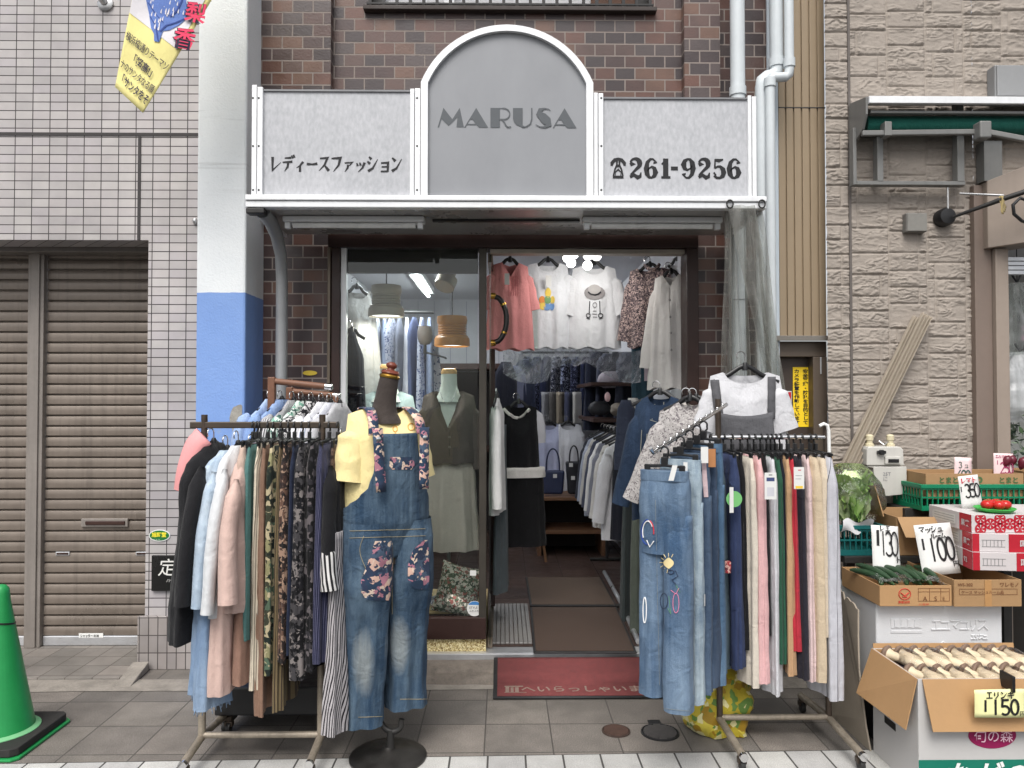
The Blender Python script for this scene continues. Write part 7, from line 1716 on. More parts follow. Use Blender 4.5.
for i, (px, Y_, y0, y1, c_, d_) in enumerate(((506, 7.3, 362, 470, (34, 36, 48), 'near black'), (515, 7.5, 366, 440, (120, 124, 150), 'dusty lilac'), (524, 7.6, 360, 445, (44, 50, 74), 'deep navy'), (597, 7.0, 352, 430, (40, 44, 62), 'ink blue'), (608, 6.8, 354, 420, (58, 62, 80), 'dull slate'), (618, 6.6, 352, 425, (30, 32, 40), 'charcoal black'), (628, 6.4, 352, 430, (76, 80, 96), 'grey blue'))):
    g = MB(); c = at(px, y0, Y_); drape(g, c.x, Y_, c.z, Z(y1, Y_), R(40), [(0, .05), (.12, .14), (1, .17)], .035, 5, .012, i*1.3, N=32, M=16); g.build('dress', fabric(f'deep_{i}', S(*c_), .15), smooth=180, label=f'{d_} dress hanging in the dim rear of the shop', cat='dress')
# right side: standing rail with shirts facing the aisle
rr2 = thing('clothes_rack', 'crowded low rack of white shirts on the inner side of the doorway', 'clothes rack', (.95, 5.9, .1))
for y in (5.2, 6.7):
    g = MB(); g.tube([(.93, y, .1), (.93, y, 1.34)], .013, 10); g.build('post', DKMETAL, rr2)
    g = MB(); g.tube([(.78, y, .115), (1.08, y, .115)], .013, 10); g.build('foot', DKMETAL, rr2)
g = MB(); g.tube([(.93, 5.15, 1.33), (.93, 6.75, 1.33)], .012, 10); g.build('rail', DKMETAL, rr2)
pal = [(206,206,210), (196,192,186), (216,214,212), (160,164,178), (120,122,132), (70,74,92), (180,176,170)]
seq = [(206,206,210), (200,196,190), (120,122,134), (216,214,212), (70,74,92), (186,182,176), (150,156,172), (52,54,64)]
for i, c_ in enumerate(seq):
    y = 5.28 + .18*i; g = MB(); drape(g, .90, y, 1.27, .55 + .05*(i % 3), R(-8 - 3*(i % 3)), [(0, .05), (.1, .17), (.2, .2), (1, .2)], [(0, .012), (.15, .03), (1, .036)], 4, .012, i*1.9+.4, N=36, M=20)
    sleeve(g, [(.90-.16, y-.02, 1.16), (.90-.20, y-.03, .92), (.90-.23, y-.03, .68)], .055, .045, .6, i); nm = 'shirt'
    g.build(nm, fabric(f'cloth_{c_[0]}_{c_[1]}_{c_[2]}', S(*c_), .1), smooth=180, label=f'{cname(c_)} shirt {ORD[i]} from the street on the low inner rack', cat='shirt', group='shirts on the low inner rack')
    coat_hanger((.90, y, 1.275), R(-8), .15, f'black hanger inside the {cname(c_)} shirt {ORD[i]} on the low inner rack', hook=.06)
# upper dark clothes and a box shelf on the inner right wall
sh = thing('wall_shelf', 'dark shelf with bags high on the inner wall beyond the white blouse', 'shelf', (.9, 6.4, 1.55))
z_ = Z(386, 6.2); g = MB(); g.box(.72, IX1-.002, 6.1, 7.3, z_-.0, z_+.03); g.build('board', BROWNW, sh, bevel=.003)
g = MB(); g.box(.74, IX1-.002, 6.1, 7.3, z_-.30, z_-.27); g.build('board', BROWNW, sh, bevel=.003)
g = MB(); g.box(1.1, IX1-.003, 6.1, 7.3, z_-.269, z_-.001); g.build('back_panel', DKMETAL, sh)
for i, (px, py, r_, c_, nm, lb) in enumerate(((601, 409, .09, (30,30,34), 'handbag', 'black bag with a pale pink charm on the inner wall shelf'), (622, 410, .085, (150,140,128), 'hat', 'beige crumpled hat on the inner wall shelf'), (612, 380, .11, (150,142,150), 'handbag', 'greyish bag on top of the inner wall shelf'))):
    c = at(px, py, 6.05 + .1*i); g = MB(); P = []
    for a in range(11):
        t = a/10; row = []
        for k in range(20):
            th = 2*math.pi*k/20; q = r_*(math.sin(math.pi*(.1+.85*t))**.5)*(1+.2*noise.noise((math.cos(th)*2+i, math.sin(th)*2, t*3))); row.append((c.x + q*math.cos(th), c.y+.1 + q*.6*math.sin(th), c.z - r_*.6 + r_*1.3*t))
        P.append(row)
    g.grid(P, None, True); o = g.build(nm, plain(f'bagcloth_{i}', S(*c_), .6, 0, .2, 20, bump=.2), smooth=180, label=lb, cat=nm)
    if i == 0:
        q = MB(); q.ball(at(607.5, 397, 5.98), .03, sc=(.8, .4, 1.3)); q.build('charm', plain('charm_pink', S(206, 172, 172), .6), o, smooth=60)
for i, (px, c_, y0, y1, lb) in enumerate(((626, (54,60,80), 400, 470, 'dark blue dress under the shelf by the inner wall'), (633, (196,192,190), 398, 455, 'whitish dress under the shelf by the inner wall'), (622, (30,32,42), 440, 540, 'near black dress hanging low by the inner wall'), (634, (128,128,128), 455, 490, 'grey lace dress by the inner wall'))):
    Y_ = 5.0 + .1*i; g = MB(); c = at(px, y0, Y_); drape(g, c.x, Y_, c.z, Z(y1, Y_), R(-20), [(0, .03), (.15, .06), (1, .08)], .035, 4, .008, i*2.2, N=28, M=16); g.build('dress', floral('grey_lace', [(0, S(70,70,74)), (.4, S(150,150,152)), (.8, S(40,40,44))], 60) if i == 3 else fabric(f'inner_{i}', S(*c_)), smooth=180, label=lb, cat='dress')
for i, (px, c_, lb) in enumerate(((640, (86,94,84), 'dull green long dress by the doorway jamb'), (630, (58,66,66), 'dark slate long dress by the doorway jamb'))):
    Y_ = 4.75 + .25*i; g = MB(); c = at(px, 470, Y_); drape(g, c.x, Y_, Z(445, Y_), Z(632, Y_) + .02, R(60), [(0, .10), (1, .14)], [(0, .02), (1, .035)], 5, .01, i*2.9, N=36, M=20); g.build('dress', fabric(f'jamb_{i}', S(*c_)), smooth=180, label=lb, cat='dress')
# ================================================================== GREENGROCER STAND
CARD = plain('carton_brown', S(170, 134, 94), .8, 0, .06, 5, bump=.08, bs=90); CARD2 = plain('carton_tan', S(156, 124, 88), .8, 0, .08, 5, bump=.08, bs=90)
CARDG = plain('carton_grey_side', S(150, 140, 126), .85, 0, .1, 8, bump=.1); CWH = plain('carton_white', S(184, 182, 180), .6, 0, .04, 6)
def carton(name, label, cat, x0, x1, y0, y1, z0, z1, m, rot=0, piv=None, t=.005, inner=None, group=None, closed=False, tilt=0):
    o = thing(name, label, cat, ((x0+x1)/2, y0, z0), group); piv = Vector(piv or (x0, y0, z0))
    q = Matrix.Rotation(R(rot), 3, 'Z') @ Matrix.Rotation(R(tilt), 3, 'X'); T_ = lambda p: piv + q @ (Vector(p) - piv)
    g = MB()
    def bx(a, b, c, d, e, f): 
        m_ = MB().box(a, b, c, d, e, f); g.add([T_(v) for v in m_.v], m_.f)
    if closed: bx(x0, x1, y0, y1, z0, z1)
    else:
        bx(x0, x1, y0, y0+t, z0, z1); bx(x0, x1, y1-t, y1, z0, z1); bx(x0, x0+t, y0+t, y1-t, z0, z1); bx(x1-t, x1, y0+t, y1-t, z0, z1); bx(x0+t, x1-t, y0+t, y1-t, z0, z0+t)
    g.build('body', m, o, bevel=.0015)
    return o, T_
def label3(T_, s, x, y, z, h, m, par, bold=.02, sx=1, side=False):
    o = T_((x, y, z)); ux = (T_((x, y-1, z)) - o) * -1 if False else ((T_((x, y-1, z)) - o) if side else (T_((x+1, y, z)) - o)); uz = T_((x, y, z+1)) - o
    if side: ux = -ux if False else ux
    return text('lettering', s, o, ux, uz, h, m, par, bold=bold, sx=sx)
GREENINK = plain('green_ink', S(70, 100, 60), .7); BRINK = plain('brown_ink', S(110, 70, 44), .7); MAROON = plain('maroon_ink', S(128, 28, 70), .6)
# eringi box in front
bx0, bx1, by0, by1, bz = 1.63, 2.26, 2.93, 3.29, .45
eb_, T_ = carton('mushroom_box', 'white carton of king oyster mushrooms with brown flaps folded out', 'carton', bx0, bx1, by0, by1, 0, bz, CWH)
g = MB(); g.box(bx0+.0055, bx1-.0055, by0+.0055, by0+.008, .2, bz-.001); g.box(bx0+.0055, bx1-.0055, by1-.008, by1-.0055, .2, bz-.001); g.box(bx0+.0055, bx0+.008, by0+.0085, by1-.0085, .2, bz-.001); g.build('lining', CARD, eb_)
g = MB(); g.slab([(bx0+.015, by0-.001, bz), (bx1-.005, by0-.001, bz), (bx1-.005, by0-.045, bz-.185), (bx0+.03, by0-.045, bz-.185)], (0, -.004, 0)); g.build('front_flap', CARD, eb_)
g = MB(); g.slab([(bx0-.001, by0+.0, bz), (bx0-.001, by1, bz), (bx0-.075, by1-.01, bz-.19), (bx0-.045, by0+.005, bz-.2)], (-.004, 0, 0)); g.build('side_flap', CARD, eb_)
g = MB(); g.slab([(bx0+.005, by1+.001, bz), (bx1, by1+.001, bz), (bx1, by1+.004, bz+.02), (bx0+.005, by1+.004, bz+.02)], (0, .004, 0)); g.build('rear_flap', CARD, eb_)
g = MB(); g.box(bx0-.0005, bx1, by0-.0016, by0-.0004, .0, .135); g.build('green_band', plain('band_green', S(18, 112, 92), .55, 0, .05), eb_)
text('lettering', 'ながの', (bx0+.09, by0-.003, .03), (1,0,0), (0,0,1), .115, WHITEPL, eb_, bold=.02, shear=.2)
text('lettering', 'きのこ', (bx0+.42, by0-.003, .03), (1,0,0), (0,0,1), .115, WHITEPL, eb_, bold=.02, shear=.2)
oc = at(992, 735, by0); g = MB(); g.add([(oc.x + .095*math.cos(R(a)), by0-.0016, oc.z + .052*math.sin(R(a))) for a in range(0, 360, 8)], [tuple(range(45))]); g.build('oval_logo', plain('logo_maroon', S(140, 22, 78), .55), eb_)
text('lettering', '旬の森', (oc.x-.075, by0-.003, oc.z-.022), (1,0,0), (0,0,1), .052, plain('logo_pink', S(232, 190, 206), .6), eb_, bold=.005)
for i, (s, z, m) in enumerate((('エリンギ 12', .30, INK), ('信州きのこ', .235, MAROON), ('農協 100g', .265, INK))): text('lettering', s, (bx0-.0015, by1-.09, z), (0,-1,0), (0,0,1), .024, m, eb_, bold=.01)
g = MB(); g.box(bx0-.0012, bx0-.0004, by1-.19, by1-.10, .17, .20); g.build('hand_hole', BLACKPL, eb_)
g = MB(); g.box(bx0+.008, bx1-.008, by0+.008, by1-.008, .30, .385); g.build('inner_layer', plain('inner_paper', S(150, 140, 124), .9), eb_)
STEM = plain('mushroom_stem', S(204, 188, 160), .6, 0, .08, 14, bump=.1, bs=60); CAPM = plain('mushroom_cap', S(124, 104, 90), .6, 0, .15, 16); TRAY = plain('tray_navy', S(60, 62, 82), .4, 0, .1)
CLF = glass('cling_film', (.97, .97, .98), .02, .12, wob=50)
random.seed(4); PK = ['first', 'second', 'third', 'fourth', 'fifth']
for row, (yy, zz) in enumerate(((3.19, .405), (3.015, .388))):
    for i in range(5):
        x = bx0 + .108 + i*.114; o = thing('mushroom_pack', f'wrapped pack of pale king oyster mushrooms, {PK[i]} from the side flap in the {("rear", "front")[row]} row', 'mushroom pack', (x, yy, zz), 'packs of king oyster mushrooms')
        g = MB(); g.slab([(x-.055, yy-.08, zz), (x+.055, yy-.08, zz-.004), (x+.055, yy+.075, zz+.012), (x-.055, yy+.075, zz+.014)], (0, 0, -.012)); g.build('tray', TRAY, o, bevel=.003)
        for k in (-1, 1):
            a = Vector((x + k*.027 + .048, yy-.07, zz+.024)); b = Vector((x + k*.027 - .036, yy+.052, zz+.036)); d = (b-a).normalized()
            ln = (b-a).length; rs_ = random.uniform(.95, 1.2)
            g = MB(); g.lathe(a, [(.014, -.002), (.020*rs_, .004), (.025*rs_, .03), (.023*rs_, .06), (.019*rs_, .095), (.019*rs_, ln*.86), (.026*rs_, ln*.98)], 16, d); mu = g.build('mushroom', STEM, o, smooth=60)
            g = MB(); g.lathe(a + d*ln*.97, [(.022*rs_, 0), (.036*rs_, .005), (.037*rs_, .011), (.028*rs_, .022), (.008, .027)], 16, d); g.build('cap', CAPM, mu, smooth=60)
        g = MB(); P = []
        for a in range(9):
            row_ = []
            for k in range(11):
                u, v = -1+2*k/10, -1+2*a/8; row_.append((x+.056*u, yy+.08*v, zz + .004 + .068*((1-abs(u)**2.5)*(1-abs(v)**3))**.7 + .003*noise.noise((u*4+i, v*4, row)) + .006*v))
            P.append(row_)
        g.grid(P); g.build('film', CLF, o, smooth=180)
def card(name, label, px0, px1, py0, py1, Y, m, lines, tiltx=-.25, roll=0, skew=0):
    """Hand written price card: lines are (text, x, y as fractions from the lower edge, height fraction, ink, width)."""
    a, b = at(px0, py1, Y), at(px1, py1, Y); w = b.x - a.x; h = (py1-py0)/F*Y
    ux = Vector((math.cos(roll), 0, -math.sin(roll))); uz = Vector((math.sin(roll), .0, math.cos(roll))); uz = Vector((uz.x, -tiltx*uz.z*.6, uz.z)).normalized(); n = ux.cross(uz)
    o = thing(name, label, 'price card', (a+b)/2)
    rows = []
    for j in range(7):
        t = j/6; rows.append([a + ux*(w*u) + uz*(h*t) + n*(.004*math.sin(u*3+t*2)) for u in (0, .25, .5, .75, 1)])
    g = MB(); g.grid(rows); g.build('sheet', m, o, smooth=180, solid=.0012)
    for s, fx, fy, fh, ink, sw, adv in lines:
        q = MB(); xs_ = min(1, w*(.97-fx) / (h*fh*((len(s)-1)*adv + .62))); write(q, s, a + ux*(w*fx) + uz*(h*fy), ux, uz, h*fh, adv, sw*(.3+.7*xs_), .0058, n, xs_); q.build('lettering', ink, o)
    return o, a, ux, uz, n, w, h
YCARD = plain('card_yellow', S(232, 230, 170), .7, 0, .04); PINKC = plain('card_pink', S(226, 200, 200), .7, 0, .05); BLUEDOT = plain('dot_blue', S(70, 130, 200), .6); RUBC = plain('red_violet_ink', S(150, 50, 90), .7)
c1 = card('price_card', 'pale yellow price card reading 150 clipped to the mushroom box', 974.5, 1030, 690, 717.5, 2.86, YCARD, [('エリンギ', .2, .68, .26, INK, .16, 1.0), ('l', .13, .22, .42, INK, .15, .6), ('150', .29, .10, .56, INK, .15, .62), ('円', .80, .06, .2, INK, .1, 1)], -.05)
g = MB(); c = at(1012, 684, 2.865); g.box(c.x-.006, c.x+.006, 2.852, 2.93, c.z-.03, c.z+.032); g.build('paper_clip', BLACKPL, label='black clip holding the yellow price card', cat='clip', bevel=.003)

# styrofoam box and what it stands on
su = thing('support_crate', 'black plastic crate below the white foam box', 'crate', (1.97, 3.42, 0))
g = MB(); g.box(1.68, 2.26, 3.36, 3.80, 0, .245); g.build('body', BLACKPL, su, bevel=.006)
for k in range(5): g = MB(); g.box(1.70+.11*k, 1.78+.11*k, 3.352, 3.359, .05, .2); g.build('slot', DKMETAL, su)
FOAM = plain('white_foam', S(200, 201, 203), .7, 0, .03, 40, bump=.25, bs=200)
fb = thing('foam_box', 'white polystyrene foam box with raised lettering under the cucumber box', 'foam box', (1.97, 3.36, .25))
g = MB(); g.box(1.675, 2.245, 3.345, 3.80, .25, .632); g.build('body', FOAM, fb, bevel=.006)
q = MB(); zq = .545
fo = lambda pts: [(p[0], p[1]) for p in pts]
for k, ch in enumerate('エリンギ'):
    pass
RAISE = FOAM
def raised(s, x, z, h, w=.1, adv=.85):
    g = MB(); ux, uz = Vector((1, 0, 0)), Vector((0, 0, 1)); xx = x
    for ch in s:
        for st_ in (DIG.get(ch) or KANA.get(ch) or []):
            g.tube([(xx + p[0]*h, 3.344, z + p[1]*h) for p in st_], .0042, 6)
        xx += h*adv
    return g.build('raised_lettering', FOAM, fb)
raised('エコマコリス', 1.92, .51, .05); raised('エリスコ', 2.10, .47, .022)
g = MB()
for (a, b, c_, d_) in ((1.74, .52, 1.88, .565), (1.74, .50, 1.88, .512)): g.box(a, c_, 3.342, 3.346, b, d_)
for k in range(4): g.box(1.755+.03*k, 1.775+.03*k, 3.339, 3.343, .526, .56)
g.tube([(1.84, 3.344, .41), (1.88, 3.344, .445), (1.92, 3.344, .41), (1.975, 3.344, .46), (2.04, 3.344, .41), (2.08, 3.344, .44), (2.13, 3.344, .40)], .005, 6); g.build('raised_mark', FOAM, fb, bevel=.001)

# cucumber box and box of the 100 card
cb_, T_ = carton('carton', 'shallow brown carton of wrapped cucumbers on the foam box', 'carton', 1.665, 1.985, 3.29, 3.66, .634, .725, CARD)
for s, x, z, h, m, b in (('A', 1.855, .645, .04, BRINK, .0), ('S', 1.905, .645, .04, BRINK, .0), ('E', 1.942, .648, .03, BRINK, .0), ('八百屋', 1.835, .6385, .014, plain('carton_red', S(180, 60, 44), .7), .01)): text('lettering', s, (x, 3.2885, z + (.013 if h > .02 else 0)), (1,0,0), (0,0,1), h*.72, m, cb_, bold=b, sx=1.6 if h < .02 else 1)
g = MB()
for (a, b, c_, d_) in ((1.835, .656, 1.975, .6575), (1.835, .712, 1.975, .7135), (1.835, .657, 1.8365, .712), (1.885, .657, 1.8865, .712), (1.935, .657, 1.9365, .712), (1.9735, .657, 1.975, .712), (1.837, .697, 1.972, .6985)): g.box(a, c_, 3.2885, 3.2895, b, d_)
g.build('print_table', BRINK, cb_)
g = MB(); cz = Vector((1.775, 3.2886, .688)); RDI = plain('carton_red', S(180, 60, 44), .7)
g.tube([cz + Vector((.026*math.cos(a), 0, .024*math.sin(a))) for a in np.linspace(0, 6.28, 22)], .0022, 5); g.tube([cz + Vector((-.018, 0, .006)), cz + Vector((0, 0, -.008)), cz + Vector((.018, 0, .006))], .003, 5); g.tube([cz + Vector((-.01, 0, -.012)), cz + Vector((.01, 0, -.012))], .003, 5); g.build('print_emblem', RDI, cb_)
text('lettering', '農業協同', (1.745, 3.2885, .648), (1,0,0), (0,0,1), .013, RDI, cb_, bold=.02)
CUC = plain('cucumber_green', S(42, 66, 44), .4, 0, .3, 14, bump=.3, bs=60); CUC2 = plain('cucumber_pale', S(70, 96, 62), .4, 0, .25, 14)
random.seed(8)
for i in range(14):
    u = i/13; base = Vector((1.695 + .26*u, 3.33 + .02*random.random(), .715 + .012*(i % 3))); d = Vector((random.uniform(-.35, .35), 1, random.uniform(.02, .16))).normalized(); L_ = .2
    pts = [base + d*L_*t + Vector((.012*math.sin(t*3+i), 0, .01*math.sin(t*3))) for t in np.linspace(0, 1, 7)]
    g = MB(); g.tube(pts, [.006, .013, .0155, .016, .0155, .013, .006], 10); g.build('cucumber', CUC if i % 3 else CUC2, smooth=60, label='dark green cucumber in the heap below the 130 price card', cat='cucumber', group='cucumbers in the shallow carton')
P = []
for a in range(15):
    row = []
    for k in range(19):
        u, v = k/18, a/14; row.append((1.675 + .30*u, 3.30 + .27*v, .742 + .022*noise.noise((u*5, v*5, 3)) + .016*noise.noise((u*14, v*12, 1)) + .012*v - .012*(abs(2*u-1)**4)))
    P.append(row)
g = MB(); g.grid(P); g.build('film_wrap', glass('crinkly_film', (.93, .95, .94), .10, .12, wob=70), smooth=180, label='crinkled clear film over the cucumbers', cat='film')
hb_, T_ = carton('carton', 'open brown carton in front of the 100 price card', 'carton', 1.99, 2.29, 3.28, 3.70, .634, .752, CARD2)
for s, x, z, h, sx in (('W5-302', 2.005, .725, .018, 1.1), ('ワレモノ', 2.19, .723, .022, 1.0), ('ケース マッシュルーム品', 2.02, .692, .016, 1.05)): text('lettering', s, (x, 3.2785, z), (1,0,0), (0,0,1), h, BRINK, hb_, bold=.015, sx=sx)
g = MB(); [g.box(a, c_, 3.2785, 3.2795, b, d_) for a, b, c_, d_ in ((2.012, .686, 2.27, .6875), (2.012, .711, 2.27, .7125), (2.012, .6876, 2.0135, .711), (2.2685, .6876, 2.27, .711))]; g.build('print_frame', BRINK, hb_)
g = MB(); g.box(2.125, 2.155, 3.2776, 3.2786, .635, .751); g.build('packing_tape', plain('tape_tan', S(170, 130, 86), .35), hb_)
card('price_card', 'white price card reading 130 standing behind the cucumbers', 873, 901, 525.5, 572, 3.50, PAPER, [('l', .06, .56, .34, INK, .14, .5), ('130', .27, .36, .52, INK, .13, .42), ('ト', .8, .22, .14, INK, .14, .7), ('レエ', .3, .88, .12, INK, .16, 1.0)], -.35, .06)
card('price_card', 'white price card reading 100 leaning in the open brown carton', 923, 961, 526, 576, 3.46, PAPER, [('マッシュ', .1, .83, .13, INK, .17, .95), ('ルーム', .38, .70, .11, INK, .17, .95), ('l', .07, .50, .22, INK, .15, .5), ('100', .26, .26, .46, INK, .16, .56), ('円', .84, .14, .12, INK, .12, .8)], -.35, -.08)

# display table and stacked boxes behind
dt = thing('display_table', 'dark low table under the rear vegetable boxes', 'table', (2.4, 3.85, 0))
g = MB(); g.box(1.68, 3.3, 3.66, 4.15, .74, .775); g.build('table_top', plain('stand_black', (.02,.019,.018), .7, 0, .2), dt, bevel=.004)
for x in (1.72, 2.5, 3.25):
    for y in (3.70, 4.11): g = MB(); g.box(x-.02, x+.02, y-.02, y+.02, 0, .739); g.build('leg', DKMETAL, dt)
TEAL = plain('crate_teal', S(20, 92, 92), .45, 0, .12); CGR = plain('crate_green', S(10, 120, 84), .45, 0, .12)
def crate(label, x0, x1, y0, y1, z0, z1, m):
    o = thing('plastic_crate', label, 'crate', ((x0+x1)/2, y0, z0)); h = z1-z0
    for (a, b, c_, d_, nm) in ((x0, x1, y0, y0+.012, 'side_wall'), (x0, x1, y1-.012, y1, 'side_wall'), (x0, x0+.012, y0+.013, y1-.013, 'end_wall'), (x1-.012, x1, y0+.013, y1-.013, 'end_wall')):
        g = MB(); g.box(a, b, c_, d_, z1-h*.2, z1); g.box(a, b, c_, d_, z0, z0+h*.18)
        n = max(3, int((b-a if b-a > d_-c_ else d_-c_)/.028))
        for k in range(n+1):
            if b-a > d_-c_: xx = a + (b-a-.006)*k/n; g.box(xx, xx+.006, c_+.002, d_-.002, z0+h*.18, z1-h*.2)
            else: yy = c_ + (d_-c_-.006)*k/n; g.box(a+.002, b-.002, yy, yy+.006, z0+h*.18, z1-h*.2)
        zz = z0+h*.5; g.box(a+.001, b-.001, c_+.001, d_-.001, zz-.004, zz+.004)
        g.build(nm, m, o)
    g = MB(); g.box(x0-.006, x1+.006, y0-.006, y0, z1-.02, z1); g.box(x0-.006, x0, y0, y1, z1-.02, z1); g.build('rim', m, o, bevel=.002)
    g = MB(); g.box(x0+.013, x1-.013, y0+.013, y1-.013, z0+.001, z0+.01); g.build('floor_grid', m, o)
    return o
crate('dark teal plastic crate under the bagged lettuce', 1.66, 1.89, 3.68, 4.02, .776, .925, TEAL)
# lettuce in a clear bag
lc = Vector((1.79, 3.83, .93)); lt = thing('lettuce', 'curly green lettuce heads in a clear bag on the teal crate', 'lettuce', lc)
LEAF = [plain('lettuce_a', S(182, 214, 130), .5, 0, .15, 20), plain('lettuce_b', S(218, 232, 178), .5, 0, .15, 20), plain('lettuce_c', S(156, 196, 104), .5, 0, .15, 20)]
random.seed(31)
for k, m in enumerate(LEAF):
    g = MB()
    for i in range(20):
        a0 = random.uniform(0, 6.28); r0 = random.uniform(.0, .06); bs_ = lc + Vector((r0*math.cos(a0), r0*math.sin(a0)*.8, .0)); L_ = random.uniform(.16, .27); sp = random.uniform(.2, .7); w0 = random.uniform(.05, .085); ph = random.uniform(0, 6)
        out = Vector((math.cos(a0), math.sin(a0), 0)); sd_ = Vector((-out.y, out.x, 0)); P = []
        for t in np.linspace(0, 1, 9):
            c = bs_ + out*(L_*sp*.55*t**1.6) + Vector((0, 0, L_*(t - .16*sp*t*t))); w = w0*math.sin(math.pi*(.12+.8*t))**.8
            P.append([c + sd_*(w*u) + out*(-.02*(1-abs(u))*math.sin(3*t) + .010*math.sin(u*7+t*15+ph)*abs(u)) + Vector((0, 0, .009*math.sin(u*9+ph+t*6)*abs(u))) for u in np.linspace(-1, 1, 11)])
        g.grid(P)
    g.build('leaves', m, lt, smooth=180)
g = MB(); P = []
for i in range(15):
    t = i/14; row = []
    for k in range(28):
        th = 2*math.pi*k/28; r_ = .155*(math.sin(math.pi*(.16+.80*t))**.5)*(1+.26*noise.noise((math.cos(th)*3, math.sin(th)*3, t*5))); row.append((lc.x + r_*math.cos(th), lc.y + r_*math.sin(th), .93 + .285*t))
    P.append(row)
g.grid(P, None, True); g.build('clear_bag', glass('bag_film', (.96, .97, .96), .05, .16, wob=60), lt, smooth=180)
g = MB(); c = at(856, 522, 3.68); P = [[c + Vector((.075*(u-.5)*2, -.012*math.sin(u*5+v*3) - .02*v, -.05 + .06*v + .012*math.sin(u*9))) for u in np.linspace(0, 1, 12)] for v in np.linspace(0, 1, 6)]; g.grid(P); g.build('paper_liner', plain('white_liner', S(214, 214, 216), .5), lt, smooth=180)
# boxes behind
ub, T_ = carton('carton', 'empty tan carton with open flaps behind the 130 price card', 'carton', 1.95, 2.33, 3.68, 4.02, .776, .965, CARD2)
g = MB(); g.slab([(1.95, 3.678, .965), (2.33, 3.678, .965), (2.31, 3.60, .87), (1.95, 3.60, .88)], (0, -.004, 0)); g.build('flap', CARD2, ub)
g = MB(); g.slab([(1.893, 3.69, .966), (1.893, 3.95, .966), (1.865, 3.93, 1.10), (1.865, 3.72, 1.115)], (-.004, 0, 0)); g.build('flap', CARD, ub)
kb, T_ = carton('carton', 'small closed carton behind the bagged lettuce', 'carton', 1.60, 1.80, 4.05, 4.16, .776, 1.235, CARD2, closed=True)
gs = thing('back_table', 'dark stand under the green plastic crate by the stone wall', 'stand', (2.6, 4.1, 0)); g = MB(); g.box(2.16, 3.4, 3.99, 4.2, .776, .962); g.build('block', plain('stand_black', (.02,.019,.018), .7, 0, .2), gs, bevel=.004)
crate('bright green plastic crate under the tomato carton', 2.20, 2.78, 3.90, 4.19, .963, 1.10, CGR)
tb_, T_ = carton('carton', 'brown tomato carton with green print in the bright green crate', 'carton', 2.235, 2.755, 3.92, 4.17, 1.02, 1.155, CARD2, t=.006)
for s, x, h in (('とまと', 2.30, .036), ('とまと', 2.62, .036), ('◎', 2.50, .04)): text('lettering', s, (x, 3.9185, 1.108), (1,0,0), (0,0,1), h, GREENINK, tb_, bold=.03)
rb_, T_ = carton('carton', 'brown carton of dark red roots at the end of the green crate', 'carton', 2.80, 3.3, 3.95, 4.2, .963, 1.16, CARD2, t=.006)
random.seed(17); ROOT = plain('root_red', S(96, 28, 44), .35, 0, .2, 12)
for i in range(12):
    c = Vector((2.72 + .036*i, 3.98 + .05*random.random(), 1.19 + .02*random.random())); g = MB(); d = Vector((random.uniform(-.5, .5), random.uniform(-.4, .4), 1)).normalized()
    g.lathe(c - d*.03, [(.004, 0), (.014, .012), (.024, .04), (.022, .058), (.006, .072)], 12, d); g.build('red_root', ROOT, smooth=60, label='dark red root vegetable heaped beside the 250 price card', cat='root vegetable', group='dark red roots by the stone shop entrance')
